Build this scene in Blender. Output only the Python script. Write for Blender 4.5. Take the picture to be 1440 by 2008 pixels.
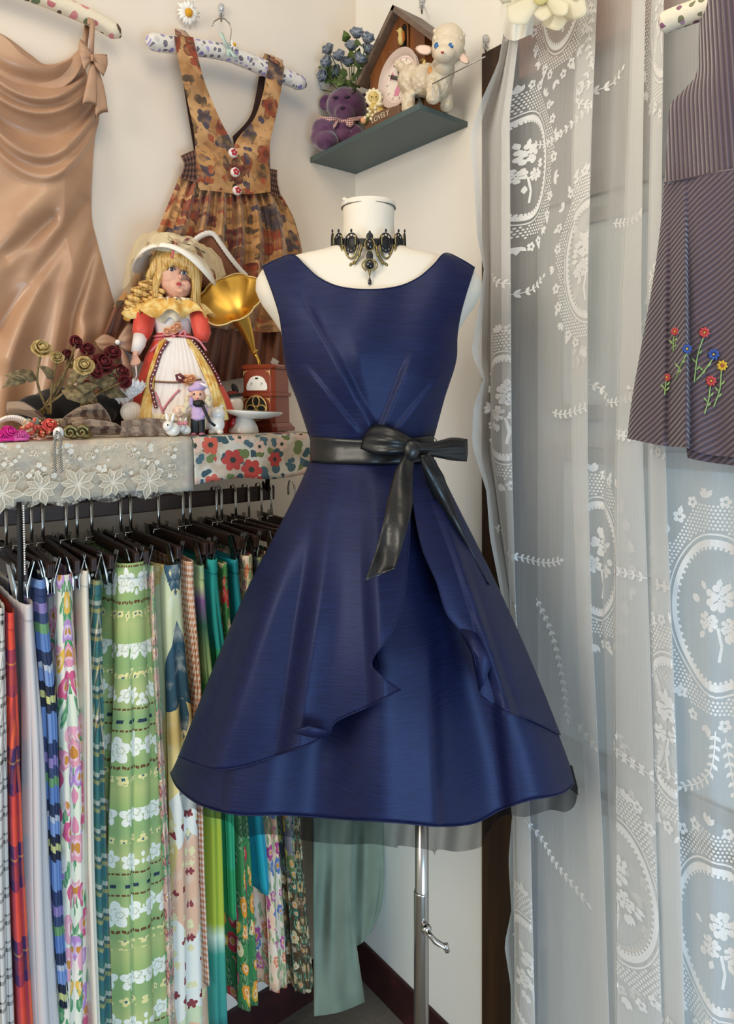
import bpy, bmesh, math, random
from math import sin, cos, pi, sqrt, atan2, radians, exp
from mathutils import Vector, Matrix, noise as mnoise

for _o in list(bpy.data.objects):
    bpy.data.objects.remove(_o)
SC = bpy.context.scene
COL = SC.collection
random.seed(7)

# ------------------------------------------------------------------ camera, world, lights
F = 1351.0                     # focal length in pixels of the 1440x2008 frame
PPX, HOR = 720.0, 794.0        # vertical centre line and horizon row
YAW = radians(-38.8)
CAM = Vector((-1.2275, -1.579, 1.64))
RIGHT = Vector((cos(YAW), sin(YAW), 0))
FWD = Vector((-sin(YAW), cos(YAW), 0))
UP = Vector((0, 0, 1))
cd = bpy.data.cameras.new('camera')
cd.sensor_fit = 'HORIZONTAL'; cd.sensor_width = 36.0
cd.lens = 36.0 * F / 1440.0
cd.shift_y = -(1004 - HOR) / 1440.0
cd.clip_start = 0.02
co = bpy.data.objects.new('camera', cd); COL.objects.link(co)
co.location = CAM; co.rotation_euler = (pi / 2, 0, YAW)
SC.camera = co

W = bpy.data.worlds.new('world'); SC.world = W; W.use_nodes = True
bg = W.node_tree.nodes['Background']
bg.inputs[0].default_value = (1.0, 0.99, 0.97, 1); bg.inputs[1].default_value = 0.44

def area(name, loc, target, size, power, col):
    l = bpy.data.lights.new(name, 'AREA'); l.energy = power; l.color = col
    l.shape = 'RECTANGLE'; l.size, l.size_y = size
    o = bpy.data.objects.new(name, l); COL.objects.link(o)
    o.location = loc
    o.rotation_euler = (Vector(target) - Vector(loc)).to_track_quat('-Z', 'Y').to_euler()
    return o
# added area lights without fittings: warm overhead, assumed daylight behind left and low right
area('added_overhead_light', (-1.0, -1.25, 2.95), (-0.4, -0.6, 1.5), (0.8, 0.8), 8, (1.0, 0.84, 0.62))  # added warm light from above; no lamp is built
area('assumed_left_daylight', (-3.2, -1.25, 2.3), (-0.2, -0.7, 1.75), (1.1, 1.2), 42, (1.0, 0.92, 0.78))  # assumed daylight from behind and left of the camera; no window is built
area('assumed_low_daylight', (-1.15, -3.0, 0.6), (-0.1, -0.9, 0.6), (1.2, 1.0), 40, (0.46, 0.73, 1.0))  # assumed cool daylight, low behind right; no window is built
SC.view_settings.view_transform = 'Standard'
SC.view_settings.look = 'None'
SC.view_settings.exposure = 0.0
SC.view_settings.gamma = 1.0
SC.view_settings.use_curve_mapping = False

# ------------------------------------------------------------------ placing helpers
def ray(px, py):
    return FWD + RIGHT * ((px - PPX) / F) + UP * ((HOR - py) / F)
def PZ(px, py, Z):              # at depth Z
    return CAM + ray(px, py) * Z
def PL(px, py, p=0.0):          # on the plane p metres in front of the left wall
    d = ray(px, py); return CAM + d * ((-p - CAM.y) / d.y)
def PR(px, py, q=0.0):          # on the plane q metres in front of the right wall
    d = ray(px, py); return CAM + d * ((-q - CAM.x) / d.x)
def PH(px, py, z):              # on the horizontal plane z
    d = ray(px, py); return CAM + d * ((z - CAM.z) / d.z)
def C(h, a=1.0):
    h = h.lstrip('#'); r = []
    for i in (0, 2, 4):
        v = int(h[i:i + 2], 16) / 255.0
        r.append(v / 12.92 if v <= 0.04045 else ((v + 0.055) / 1.055) ** 2.4)
    return (r[0], r[1], r[2], a)
def lerp(a, b, t): return a + (b - a) * t
def sst(a, b, x):
    t = max(0.0, min(1.0, (x - a) / (b - a))); return t * t * (3 - 2 * t)
def interp(tab, x):             # piecewise linear, table of (x, y)
    if x <= tab[0][0]: return tab[0][1]
    for (x0, y0), (x1, y1) in zip(tab, tab[1:]):
        if x <= x1: return lerp(y0, y1, (x - x0) / (x1 - x0)) if x1 > x0 else y1
    return tab[-1][1]
def poly(pts, n):               # resample a polyline (Catmull-Rom) to n+1 points
    pts = [Vector(p) for p in pts]
    if len(pts) == 2: return [pts[0].lerp(pts[1], i / n) for i in range(n + 1)]
    dense = []
    for i in range(len(pts) - 1):
        p0 = pts[max(i - 1, 0)]; p1 = pts[i]; p2 = pts[i + 1]; p3 = pts[min(i + 2, len(pts) - 1)]
        for k in range(12):
            t = k / 12
            dense.append(0.5 * ((2 * p1) + (p2 - p0) * t + (2 * p0 - 5 * p1 + 4 * p2 - p3) * t * t + (3 * p1 - p0 - 3 * p2 + p3) * t ** 3))
    dense.append(pts[-1])
    L = [0.0]
    for a, b in zip(dense, dense[1:]): L.append(L[-1] + (b - a).length)
    out = []; k = 0
    for i in range(n + 1):
        s = L[-1] * i / n
        while k < len(L) - 2 and L[k + 1] < s: k += 1
        d = L[k + 1] - L[k]
        out.append(dense[k].lerp(dense[k + 1], (s - L[k]) / d if d > 1e-9 else 0))
    return out
def coons(top, bottom, left, right, nu, nv):
    """grid[v][u] of 2D points from four boundary polylines (left/right run top to bottom)"""
    t, b = poly(top, nu), poly(bottom, nu); l, r = poly(left, nv), poly(right, nv)
    g = []
    for j in range(nv + 1):
        v = j / nv; row = []
        for i in range(nu + 1):
            u = i / nu
            p = (1 - v) * t[i] + v * b[i] + (1 - u) * l[j] + u * r[j] \
                - ((1 - u) * (1 - v) * t[0] + u * (1 - v) * t[nu] + (1 - u) * v * b[0] + u * v * b[nu])
            row.append(p)
        g.append(row)
    return g

# ------------------------------------------------------------------ objects
ORG = {}
def link(o, name, parent, loc):
    COL.objects.link(o)
    loc = Vector(loc)
    if parent is not None:
        o.parent = parent; o.location = loc - ORG[parent.name]
    else:
        o.location = loc
    ORG[o.name] = loc
    return o
def tag(o, label=None, cat=None, group=None, kind=None):
    if label: o['label'] = label
    if cat: o['category'] = cat
    if group: o['group'] = group
    if kind: o['kind'] = kind
    return o
def thing(name, label, cat, loc, group=None):
    o = bpy.data.objects.new(name, None); o.empty_display_size = 0.02
    link(o, name, None, loc)
    return tag(o, label, cat, group)

class MB:
    """collects geometry in world coordinates (after the matrix M) and builds one mesh object"""
    def __init__(s, M=None):
        s.v = []; s.f = []; s.uv = []; s.M = M if M is not None else Matrix.Identity(4)
    def add(s, vs, fs, uvs=None):
        n = len(s.v)
        for i, p in enumerate(vs):
            s.v.append(s.M @ Vector(p)); s.uv.append(uvs[i] if uvs else (p[0], p[2] if len(p) > 2 else 0))
        for f in fs: s.f.append([n + i for i in f])
        return s
    def grid(s, pts, uvs=None, closed_u=False, flip=False):
        nv = len(pts); nu = len(pts[0]); vs = [p for r in pts for p in r]
        us = [q for r in uvs for q in r] if uvs else None
        fs = []
        for j in range(nv - 1):
            for i in range(nu if closed_u else nu - 1):
                a = j * nu + i; b = j * nu + (i + 1) % nu; c = b + nu; d = a + nu
                fs.append([a, b, c, d] if flip else [a, d, c, b])
        return s.add(vs, fs, us)
    def loft(s, rings, cap=True, uvs=None):
        n0 = len(s.v); s.grid(rings, uvs, closed_u=True)
        nu = len(rings[0]); k = len(rings)
        if cap:
            s.f.append([n0 + i for i in range(nu)]); s.f.append([n0 + (k - 1) * nu + i for i in reversed(range(nu))])
        return s
    def tube(s, pts, r, n=8, cap=True, flat=1.0, up=None):
        pts = [Vector(p) for p in pts]; rs = r if isinstance(r, (list, tuple)) else [r] * len(pts)
        rings = []; ref = Vector(up) if up else None; L = 0
        uvs = []
        for i, p in enumerate(pts):
            t = (pts[min(i + 1, len(pts) - 1)] - pts[max(i - 1, 0)]).normalized()
            if ref is None:
                ref = Vector((0, 0, 1)) if abs(t.z) < 0.9 else Vector((1, 0, 0))
            a = (ref - t * ref.dot(t))
            a = a.normalized() if a.length > 1e-6 else t.orthogonal().normalized()
            b = t.cross(a); 
            if not up: ref = a
            if i: L += (p - pts[i - 1]).length
            rings.append([p + (a * cos(2 * pi * k / n) + b * sin(2 * pi * k / n) * flat) * rs[i] for k in range(n)])
            uvs.append([(2 * pi * rs[i] * k / n, L) for k in range(n)])
        return s.loft(rings, cap, uvs)
    def ribbon(s, pts, w, nrm, th=0.001):
        """a flat strap along pts, width w (number or list), normal nrm (vector or list)"""
        pts = [Vector(p) for p in pts]; ring = []; L = 0; uvs = []
        for i, p in enumerate(pts):
            t = (pts[min(i + 1, len(pts) - 1)] - pts[max(i - 1, 0)]).normalized()
            n = Vector(nrm[i] if isinstance(nrm, list) else nrm)
            b = t.cross(n).normalized(); n = b.cross(t).normalized()
            ww = (w[i] if isinstance(w, (list, tuple)) else w) / 2
            if i: L += (p - pts[i - 1]).length
            ring.append([p - b * ww + n * th / 2, p + b * ww + n * th / 2, p + b * ww - n * th / 2, p - b * ww - n * th / 2])
            uvs.append([(-ww, L), (ww, L), (ww, L), (-ww, L)])
        return s.loft(ring, True, uvs)
    def lathe(s, prof, n=24, c=(0, 0, 0), axis=None, sx=1.0, sy=1.0):
        c = Vector(c); q = Matrix.Identity(3) if axis is None else Vector((0, 0, 1)).rotation_difference(Vector(axis)).to_matrix()
        rings = [[c + q @ Vector((r * cos(2 * pi * k / n) * sx, r * sin(2 * pi * k / n) * sy, z)) for k in range(n)] for r, z in prof]
        return s.loft(rings, True)
    def ell(s, c, r, n=12, m=8, rot=None):
        c = Vector(c); r = (r, r, r) if isinstance(r, (int, float)) else r
        R = rot if rot is not None else Matrix.Identity(3)
        vs = [c + R @ Vector((0, 0, -r[2]))]; 
        for j in range(1, m):
            th = -pi / 2 + pi * j / m
            for i in range(n):
                a = 2 * pi * i / n
                vs.append(c + R @ Vector((r[0] * cos(th) * cos(a), r[1] * cos(th) * sin(a), r[2] * sin(th))))
        vs.append(c + R @ Vector((0, 0, r[2]))); T = len(vs) - 1
        fs = [[0, 1 + (i + 1) % n, 1 + i] for i in range(n)]
        for j in range(m - 2):
            for i in range(n):
                a = 1 + j * n + i; b = 1 + j * n + (i + 1) % n
                fs.append([a, b, b + n, a + n])
        k = 1 + (m - 2) * n
        fs += [[k + i, k + (i + 1) % n, T] for i in range(n)]
        return s.add(vs, fs)
    def box(s, c, sz, R=None):
        c = Vector(c); R = R if R is not None else Matrix.Identity(3)
        vs = [c + R @ Vector((x * sz[0] / 2, y * sz[1] / 2, z * sz[2] / 2)) for x in (-1, 1) for y in (-1, 1) for z in (-1, 1)]
        return s.add(vs, [[0, 1, 3, 2], [4, 6, 7, 5], [0, 4, 5, 1], [2, 3, 7, 6], [0, 2, 6, 4], [1, 5, 7, 3]])
    def prism(s, pts, d):
        """polygon pts (3D, planar) extruded by the vector d"""
        pts = [Vector(p) for p in pts]; d = Vector(d); n = len(pts)
        return s.add(pts + [p + d for p in pts], [list(range(n - 1, -1, -1)), list(range(n, 2 * n))] + [[i, (i + 1) % n, n + (i + 1) % n, n + i] for i in range(n)])
    def build(s, name, mat, parent=None, loc=None, smooth=True, solid=0, bevel=0, sub=0, weld=False):
        loc = ORG[parent.name] if parent is not None else (Vector(loc) if loc is not None else sum(s.v, Vector()) / len(s.v))
        me = bpy.data.meshes.new(name)
        me.from_pydata([tuple(p - loc) for p in s.v], [], s.f)
        ul = me.uv_layers.new(name='UVMap')
        for lp in me.loops: ul.data[lp.index].uv = s.uv[lp.vertex_index]
        if weld or True:
            bm = bmesh.new(); bm.from_mesh(me)
            if weld: bmesh.ops.remove_doubles(bm, verts=bm.verts, dist=1e-5)
            bmesh.ops.recalc_face_normals(bm, faces=bm.faces)
            bm.to_mesh(me); bm.free()
        me.materials.append(mat)
        if smooth:
            for p in me.polygons: p.use_smooth = True
        o = bpy.data.objects.new(name, me)
        link(o, name, parent, loc)
        if bevel:
            m = o.modifiers.new('bevel', 'BEVEL'); m.width = bevel; m.segments = 2; m.limit_method = 'ANGLE'
        if solid:
            m = o.modifiers.new('solid', 'SOLIDIFY'); m.thickness = solid; m.offset = 0
        if sub:
            m = o.modifiers.new('sub', 'SUBSURF'); m.levels = sub; m.render_levels = sub
        return o
def fuse(o, voxel, it=4):
    """melt overlapping pieces of a mesh into one continuous skin"""
    m = o.modifiers.new('fuse', 'REMESH'); m.mode = 'VOXEL'; m.voxel_size = voxel; m.use_smooth_shade = True
    s = o.modifiers.new('smooth', 'SMOOTH'); s.iterations = it; s.factor = 0.5
    return o
def copy_tree(o, loc, R=None):
    def cp(a, parent):
        c = a.copy(); COL.objects.link(c); c.parent = parent
        for ch in [k for k in a.children]: cp(ch, c)
        return c
    r = cp(o, None); r.location = loc
    if R is not None: r.rotation_euler = R
    ORG[r.name] = Vector(loc)
    return r
def rotz(a): return Matrix.Rotation(a, 3, 'Z')
def frame(loc, R): return Matrix.Translation(loc) @ R.to_4x4()
CAMR = rotz(YAW)                # local x right, y away from the camera, z up
def resample(p, n): return poly(p, n)

# ------------------------------------------------------------------ node material helpers
class S:
    def __init__(s, b, k): s.b = b; s.k = k
    def _m(s, op, o=None, o2=None, clamp=False): return s.b.math(op, s, o, o2, clamp)
    def __add__(s, o): return s._m('ADD', o)
    __radd__ = __add__
    def __sub__(s, o): return s._m('SUBTRACT', o)
    def __rsub__(s, o): return s.b.math('SUBTRACT', o, s)
    def __mul__(s, o): return s._m('MULTIPLY', o)
    __rmul__ = __mul__
    def __truediv__(s, o): return s._m('DIVIDE', o)
    def __gt__(s, o): return s._m('GREATER_THAN', o)
    def __lt__(s, o): return s._m('LESS_THAN', o)
    def fract(s): return s._m('FRACT')
    def floor(s): return s._m('FLOOR')
    def abs(s): return s._m('ABSOLUTE')
    def sin(s): return s._m('SINE')
    def pow(s, o): return s._m('POWER', o)
    def sqrt(s): return s._m('SQRT')
    def max(s, o): return s._m('MAXIMUM', o)
    def min(s, o): return s._m('MINIMUM', o)
    def atan2(s, o): return s._m('ARCTAN2', o)
    def smooth(s, a, c):
        n = s.b.nt.nodes.new('ShaderNodeMapRange'); n.interpolation_type = 'SMOOTHSTEP'
        s.b.set(n.inputs[0], s); n.inputs[1].default_value = a; n.inputs[2].default_value = c
        return S(s.b, n.outputs[0])
class B:
    def __init__(s, m): s.m = m; s.nt = m.node_tree; s.bsdf = s.nt.nodes['Principled BSDF']
    def set(s, sock, v):
        if isinstance(v, S): s.nt.links.new(v.k, sock)
        elif isinstance(v, (int, float)) and sock.type == 'RGBA': sock.default_value = (v, v, v, 1)
        else: sock.default_value = v
    def math(s, op, a, b=None, c=None, clamp=False):
        n = s.nt.nodes.new('ShaderNodeMath'); n.operation = op; n.use_clamp = clamp
        s.set(n.inputs[0], a)
        if b is not None: s.set(n.inputs[1], b)
        if c is not None: s.set(n.inputs[2], c)
        return S(s, n.outputs[0])
    def sep(s, v):
        n = s.nt.nodes.new('ShaderNodeSeparateXYZ'); s.set(n.inputs[0], v); return [S(s, n.outputs[i]) for i in range(3)]
    def vec(s, x=0.0, y=0.0, z=0.0):
        n = s.nt.nodes.new('ShaderNodeCombineXYZ'); s.set(n.inputs[0], x); s.set(n.inputs[1], y); s.set(n.inputs[2], z); return S(s, n.outputs[0])
    def tc(s, k):
        n = s.nt.nodes.new('ShaderNodeTexCoord'); return S(s, n.outputs[k])
    def uv(s): return s.sep(s.tc('UV'))[:2]
    def noise(s, v, scale, detail=2.0, rough=0.5, col=False):
        n = s.nt.nodes.new('ShaderNodeTexNoise'); s.set(n.inputs['Vector'], v); n.inputs['Scale'].default_value = scale
        n.inputs['Detail'].default_value = detail; n.inputs['Roughness'].default_value = rough
        return S(s, n.outputs['Color' if col else 'Fac'])
    def vor(s, v, scale, rnd=1.0, feat='F1'):
        n = s.nt.nodes.new('ShaderNodeTexVoronoi'); n.feature = feat; s.set(n.inputs['Vector'], v); n.inputs['Scale'].default_value = scale
        n.inputs['Randomness'].default_value = rnd
        return n
    def mix(s, f, a, b):
        n = s.nt.nodes.new('ShaderNodeMix'); n.data_type = 'RGBA'; s.set(n.inputs[0], f); s.set(n.inputs[6], a); s.set(n.inputs[7], b)
        return S(s, n.outputs[2])
    def ramp(s, f, stops, const=False):
        n = s.nt.nodes.new('ShaderNodeValToRGB'); s.set(n.inputs[0], f); r = n.color_ramp
        if const: r.interpolation = 'CONSTANT'
        while len(r.elements) < len(stops): r.elements.new(0.5)
        for e, (p, c) in zip(r.elements, stops): e.position = p
        for e, (p, c) in zip(r.elements, stops): e.color = C(c) if isinstance(c, str) else c
        return S(s, n.outputs[0])
    def flower(s, u, v, scale, size=0.42, pet=5, rnd=0.9, sharp=0.35):
        """returns (petal mask, eye mask, per-flower random colour socket, radius)"""
        uv = s.vec(u, v, 0.0)
        n = s.vor(uv, scale, rnd)
        pos = s.sep(S(s, n.outputs['Position'])); rc = S(s, n.outputs['Color'])
        dx = (u - pos[0]) * scale; dy = (v - pos[1]) * scale
        r = (dx * dx + dy * dy).sqrt()
        cr = s.sep(rc)
        ang = dy.atan2(dx) + cr[1] * 6.28
        lim = ((ang * (pet / 2.0)).sin().abs() * sharp + (1 - sharp)) * (cr[2] * 0.5 + 0.6) * size
        return (r < lim), (r < lim * 0.3), cr[0], r / size
def mat(name, base='#cccccc', rough=0.7, metal=0.0, fn=None, sheen=0.0, spec=0.5, coat=0.0, alpha=1.0, trans=0.0, emit=None, sss=0.0, ior=None):
    m = bpy.data.materials.new(name); m.use_nodes = True
    b = B(m); p = b.bsdf
    p.inputs['Base Color'].default_value = C(base) if isinstance(base, str) else base
    p.inputs['Roughness'].default_value = rough; p.inputs['Metallic'].default_value = metal
    p.inputs['Specular IOR Level'].default_value = spec
    if sheen: p.inputs['Sheen Weight'].default_value = sheen; p.inputs['Sheen Roughness'].default_value = 0.4
    if coat: p.inputs['Coat Weight'].default_value = coat; p.inputs['Coat Roughness'].default_value = 0.15
    if trans: p.inputs['Transmission Weight'].default_value = trans
    if ior: p.inputs['IOR'].default_value = ior
    if alpha < 1: p.inputs['Alpha'].default_value = alpha
    if emit: p.inputs['Emission Color'].default_value = C(emit[0]); p.inputs['Emission Strength'].default_value = emit[1]
    if fn:
        r = fn(b) or {}
        for k, v in r.items():
            if k == 'bump':
                n = b.nt.nodes.new('ShaderNodeBump'); b.set(n.inputs['Height'], v[0]); n.inputs['Distance'].default_value = v[1]; n.inputs['Strength'].default_value = v[2] if len(v) > 2 else 1.0
                b.nt.links.new(n.outputs[0], p.inputs['Normal'])
            else: b.set(p.inputs[k], v)
    return m
def weave(b, scale=900, d=0.0004):
    u, v = b.uv(); return ((u * scale).sin() * (v * scale).sin(), d, 0.4)
# ------------------------------------------------------------------ the room
def _wall(tint, marks):
    def fn(b):
        o = b.tc('Object'); n = b.noise(o, 1.6, 4); f = b.noise(o, 55, 3)
        c = b.mix(n.smooth(0.35, 0.75), C(tint[0]), C(tint[1]))
        if marks:
            st = b.noise(o, 9.0, 5, 0.65); big = b.noise(o, 2.2, 2)
            c = b.mix((st.smooth(0.62, 0.72) * big.smooth(0.5, 0.62)) * 0.35, c, C('#e8b9a8'))
        return {'Base Color': c, 'bump': (n * 0.8 + f * 0.15, 0.004, 0.35)}
    return fn
M_WALL = mat('wall_paint', rough=0.85, fn=_wall(('#e6dacb', '#ece2d5'), False), spec=0.2)
M_WALLR = mat('wall_paint_marked', rough=0.85, fn=_wall(('#ebe6dc', '#f2eee6'), True), spec=0.2)
def _floor(b):
    o = b.tc('Object'); n = b.noise(o, 3.0, 5); return {'Base Color': b.ramp(n, [(0.3, '#5d544a'), (0.7, '#857c70')]), 'bump': (b.noise(o, 40, 3), 0.002)}
M_FLOOR = mat('floor_concrete', rough=0.7, fn=_floor)
def wood(name, c1, c2, scale=6, rough=0.5, axis=2, coat=0.0):
    def fn(b):
        x, y, z = b.sep(b.tc('Object')); k = [x, y, z]; k[axis] = k[axis] * 0.08
        n = b.noise(b.vec(*k), scale * 8, 5, 0.6); w = b.noise(b.vec(*k), scale * 40, 2)
        return {'Base Color': b.mix(n.smooth(0.3, 0.7), C(c1), C(c2)), 'bump': (w, 0.0006)}
    return mat(name, rough=rough, fn=fn, coat=coat)
M_POST = wood('dark_brown_timber', '#2b1a0b', '#43290f', 3)
M_LINTEL = wood('orange_brown_timber', '#8a5534', '#a86f49', 3, axis=1)
def _red(b):
    o = b.tc('Object'); n = b.noise(o, 12, 5)
    return {'Base Color': b.mix(n.smooth(0.45, 0.8), C('#2e0d0d'), C('#4a1c1a'))}
M_BASE = mat('dark_red_paint', rough=0.55, fn=_red)
M_DOOR = mat('door_grey_paint', '#c4c5c2', 0.6)
M_DOORF = mat('door_frame_paint', '#a9a7a2', 0.6)
M_GLASS = mat('frosted_pane', '#ccd2d2', 0.25, spec=0.6)

def struct(o): o['kind'] = 'structure'; return o
def sbox(name, lo, hi, m, parent=None, bevel=0):
    lo, hi = Vector(lo), Vector(hi)
    mb = MB().box((lo + hi) / 2, hi - lo)
    o = mb.build(name, m, parent, loc=(lo + hi) / 2 if parent is None else None, smooth=False, bevel=bevel)
    return struct(o) if parent is None else o
tR = lambda px: -PR(px, HOR, 0).y              # distance from the corner along the right wall
T0 = tR(948)                                   # where the plaster ends and the door post starts
T1 = tR(1022)
sbox('floor', (-3.6, -3.9, -0.05), (0.9, 0.1, 0.0), M_FLOOR)
sbox('wall_left', (-3.6, 0.0, 0.0), (0.1, 0.1, 2.95), M_WALL)
LZ = 2.363
sbox('wall_right', (0.0, -T0, 0.0), (0.1, 0.0, 2.95), M_WALLR)
sbox('wall_above_door', (0.0, -2.2, LZ + 0.10), (0.1, -T0, 2.95), M_WALLR)
sbox('trim_1', (-0.006, -T1, 0.0), (0.1, -T0, LZ + 0.10), M_POST, bevel=0.002)
sbox('trim_2', (-0.008, -2.2, LZ), (0.1, -T1, LZ + 0.10), M_LINTEL, bevel=0.002)
sbox('baseboard_right', (-0.009, -T0, 0.0), (0.0, -0.009, 0.108), M_BASE, bevel=0.002)
sbox('baseboard_left', (-3.6, -0.009, 0.0), (0.0, 0.0, 0.108), M_BASE, bevel=0.002)
# glazed door behind the lace
d = sbox('door_1', (0.06, -2.2, 0.0), (0.09, -T1, LZ), M_DOOR)
w0 = -T1; 
for k in range(2):
    a = w0 - 0.08 - k * 0.62; bq = a - 0.50
    for (z0, z1) in ((0.12, 0.80), (0.92, 1.52), (1.64, 2.02)):
        sbox('pane', (0.045, bq, z0), (0.061, a, z1), M_GLASS, d)
        for (l, h) in (((0.035, bq - 0.03, z0 - 0.03), (0.06, bq, z1 + 0.03)), ((0.035, a, z0 - 0.03), (0.06, a + 0.03, z1 + 0.03)),
                       ((0.035, bq, z1), (0.06, a, z1 + 0.03)), ((0.035, bq, z0 - 0.03), (0.06, a, z0))):
            sbox('frame_bar', l, h, M_DOORF, d)
sbox('transom_panel', (0.04, -2.2, 2.08), (0.06, -T1, LZ), mat('transom_grey', '#8f8a84', 0.7), d)  # top panel in one even, darker grey
# ------------------------------------------------------------------ mannequin and navy dress
ZM = 1.25
KM = ZM / F
zM = lambda py: CAM.z - (py - HOR) * KM
xM = lambda px: (px - PPX) * KM
def LM(x, y, z): return CAM * 1 - UP * CAM.z + RIGHT * x + FWD * (ZM + y) + UP * z
def solve(px, py, surf):
    y = -0.05
    for _ in range(8):
        Z = ZM + y; y = surf((px - PPX) / F * Z, CAM.z - (py - HOR) / F * Z)
    return (px - PPX) / F * (ZM + y), y, CAM.z - (py - HOR) / F * (ZM + y)
def SP(px, py, surf):
    x, y, z = solve(px, py, surf); return LM(x, y, z)
T_HW = [(403, 48), (408, 51), (440, 50), (462, 52), (476, 58), (486, 72), (494, 98), (502, 140), (510, 172), (520, 196), (532, 210), (548, 220), (570, 222), (595, 212), (625, 190), (650, 174), (700, 164), (750, 150), (800, 130), (850, 112), (880, 110), (920, 121), (960, 136), (1010, 148), (1050, 146)]
T_RY = [(403, .046), (476, .05), (500, .055), (520, .062), (560, .074), (620, .1), (680, .115), (740, .11), (800, .094), (860, .082), (950, .1), (1050, .1)]
cxM = lambda py: 723 + 8 * sst(560, 850, py)
def ztab(tab): return sorted([(zM(p), v) for p, v in tab])
T_HWz, T_RYz = ztab(T_HW), ztab(T_RY)
def pyz(z): return HOR + (CAM.z - z) / KM
def soft(tab, z, w=.022):      # the table read through a smooth window, so cloth shows no kinks
    return sum(c * interp(tab, z + k * w) for k, c in ((-2, .08), (-1, .24), (0, .36), (1, .24), (2, .08)))
def torso(x, z, grow=0.0, wide=1.0):
    rx = interp(T_HWz, z) * KM * wide + grow + 1e-4; ry = soft(T_RYz, z) + grow
    t = (x - xM(cxM(pyz(z)))) / rx
    return -ry * sqrt(max(0.0, 1 - t * t))
M_MANQ = mat('mannequin_cream', '#e2d9c9', 0.55, spec=0.35, sss=0.0)
M_SEAM = mat('seam_shadow_line', '#b9ad99', 0.7)
M_CHROME = mat('brushed_steel', '#c9c7c2', 0.22, 1.0)
M_CHROMED = mat('polished_steel', '#d8d6d2', 0.1, 1.0)

base = LM(xM(829), 0.02, 0); base.z = 0
mq = thing('mannequin', 'cream dress form on a steel pole, wearing a navy dress', 'mannequin', base)
mb = MB(); rings = []
PYS = [403, 404, 408, 425, 440, 455, 465, 474, 480, 486, 490, 494, 498, 502, 506, 510, 515, 520, 526, 532, 540, 550, 560, 572, 585, 600, 615, 632, 650, 675, 700, 725, 750, 775, 800, 825, 850, 880, 910, 940, 975, 1010, 1050]
for py in PYS:
    z = zM(py); rx = interp(T_HW, py) * KM; ry = interp(T_RY, py); c = xM(cxM(py)); ring = []
    for k in range(72):
        a = 2 * pi * k / 72; s_ = sin(a)
        yy = ry * s_ if s_ < 0 else ry * 0.8 * s_
        ring.append(LM(c + rx * cos(a), yy, z))
    rings.append(ring)
mb.loft(rings).build('torso', M_MANQ, mq)
# neck cap disc and its little tie
mb = MB(); c = xM(723)
mb.loft([[LM(c + r * cos(2 * pi * k / 48), r * .92 * sin(2 * pi * k / 48), z) for k in range(48)] for r, z in
         ((.0482, zM(408)), (.0488, zM(406)), (.0488, zM(400)), (.0475, zM(398)))])
mb.build('neck_cap', M_MANQ, mq)
MB().tube([LM(c + .0487 * cos(2 * pi * k / 48), .0452 * sin(2 * pi * k / 48), zM(409)) for k in range(49)], .0011, 6, cap=False).build('cap_seam', mat('seam_gap', '#5a5248', .8), mq)
mb = MB(); p = LM(xM(681), -.02, zM(405))
mb.ell(p, (.0055, .005, .008)); mb.ell(p + Vector((-.004, 0, .006)), (.006, .004, .004)); mb.tube([p, p + Vector((-.002, 0, -.012)), p + Vector((.001, 0, -.022))], [.003, .0025, .001], 6)
fuse(mb.build('tie', M_MANQ, mq), .0015, 2)
# stand
px_ = xM(829); py0 = 0.03
st = thing('display_stand_pole', 'chrome telescopic pole with a bent clamp screw under the dress', 'stand', base)
mb = MB(); mb.lathe([(.0125, .30), (.0125, .98)], 24, (LM(px_ + .001, py0, 0))); up_ = mb.build('upper_tube', M_CHROME, st)
mb = MB(); zc = zM(1768) - .0; mb.lathe([(.0138, .012), (.0138, zc - .004), (.0132, zc), (.0126, zc)], 24, LM(px_, py0, 0)); lo_ = mb.build('lower_tube', M_CHROME, st)
mb = MB(); mb.lathe([(.17, 0), (.17, .006), (.16, .012), (.03, .016), (.02, .03)], 40, LM(px_, py0, 0)); mb.build('base_plate', M_CHROME, st)
zk = zM(1832); kx = px_ + .006
mb = MB()
mb.lathe([(.0085, 0), (.0095, .003), (.0095, .008), (.006, .012)], 12, LM(kx, py0 - .013, zk), axis=LM(.4, -1, 0) - LM(0, 0, 0))
mb.build('clamp_collar', M_CHROMED, st)
mb = MB()
q0 = LM(kx + .004, py0 - .024, zk)
mb.tube([q0, LM(kx + .010, py0 - .028, zk - .006), LM(kx + .017, py0 - .03, zk - .013), LM(kx + .032, py0 - .032, zk - .021), LM(kx + .037, py0 - .032, zk - .0235)], [.0042, .0045, .005, .0052, .0045], 10)
mb.tube([LM(kx + .036, py0 - .032, zk - .016), LM(kx + .039, py0 - .032, zk - .03)], .0042, 10)
mb.build('clamp_screw', M_CHROMED, st)

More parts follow.
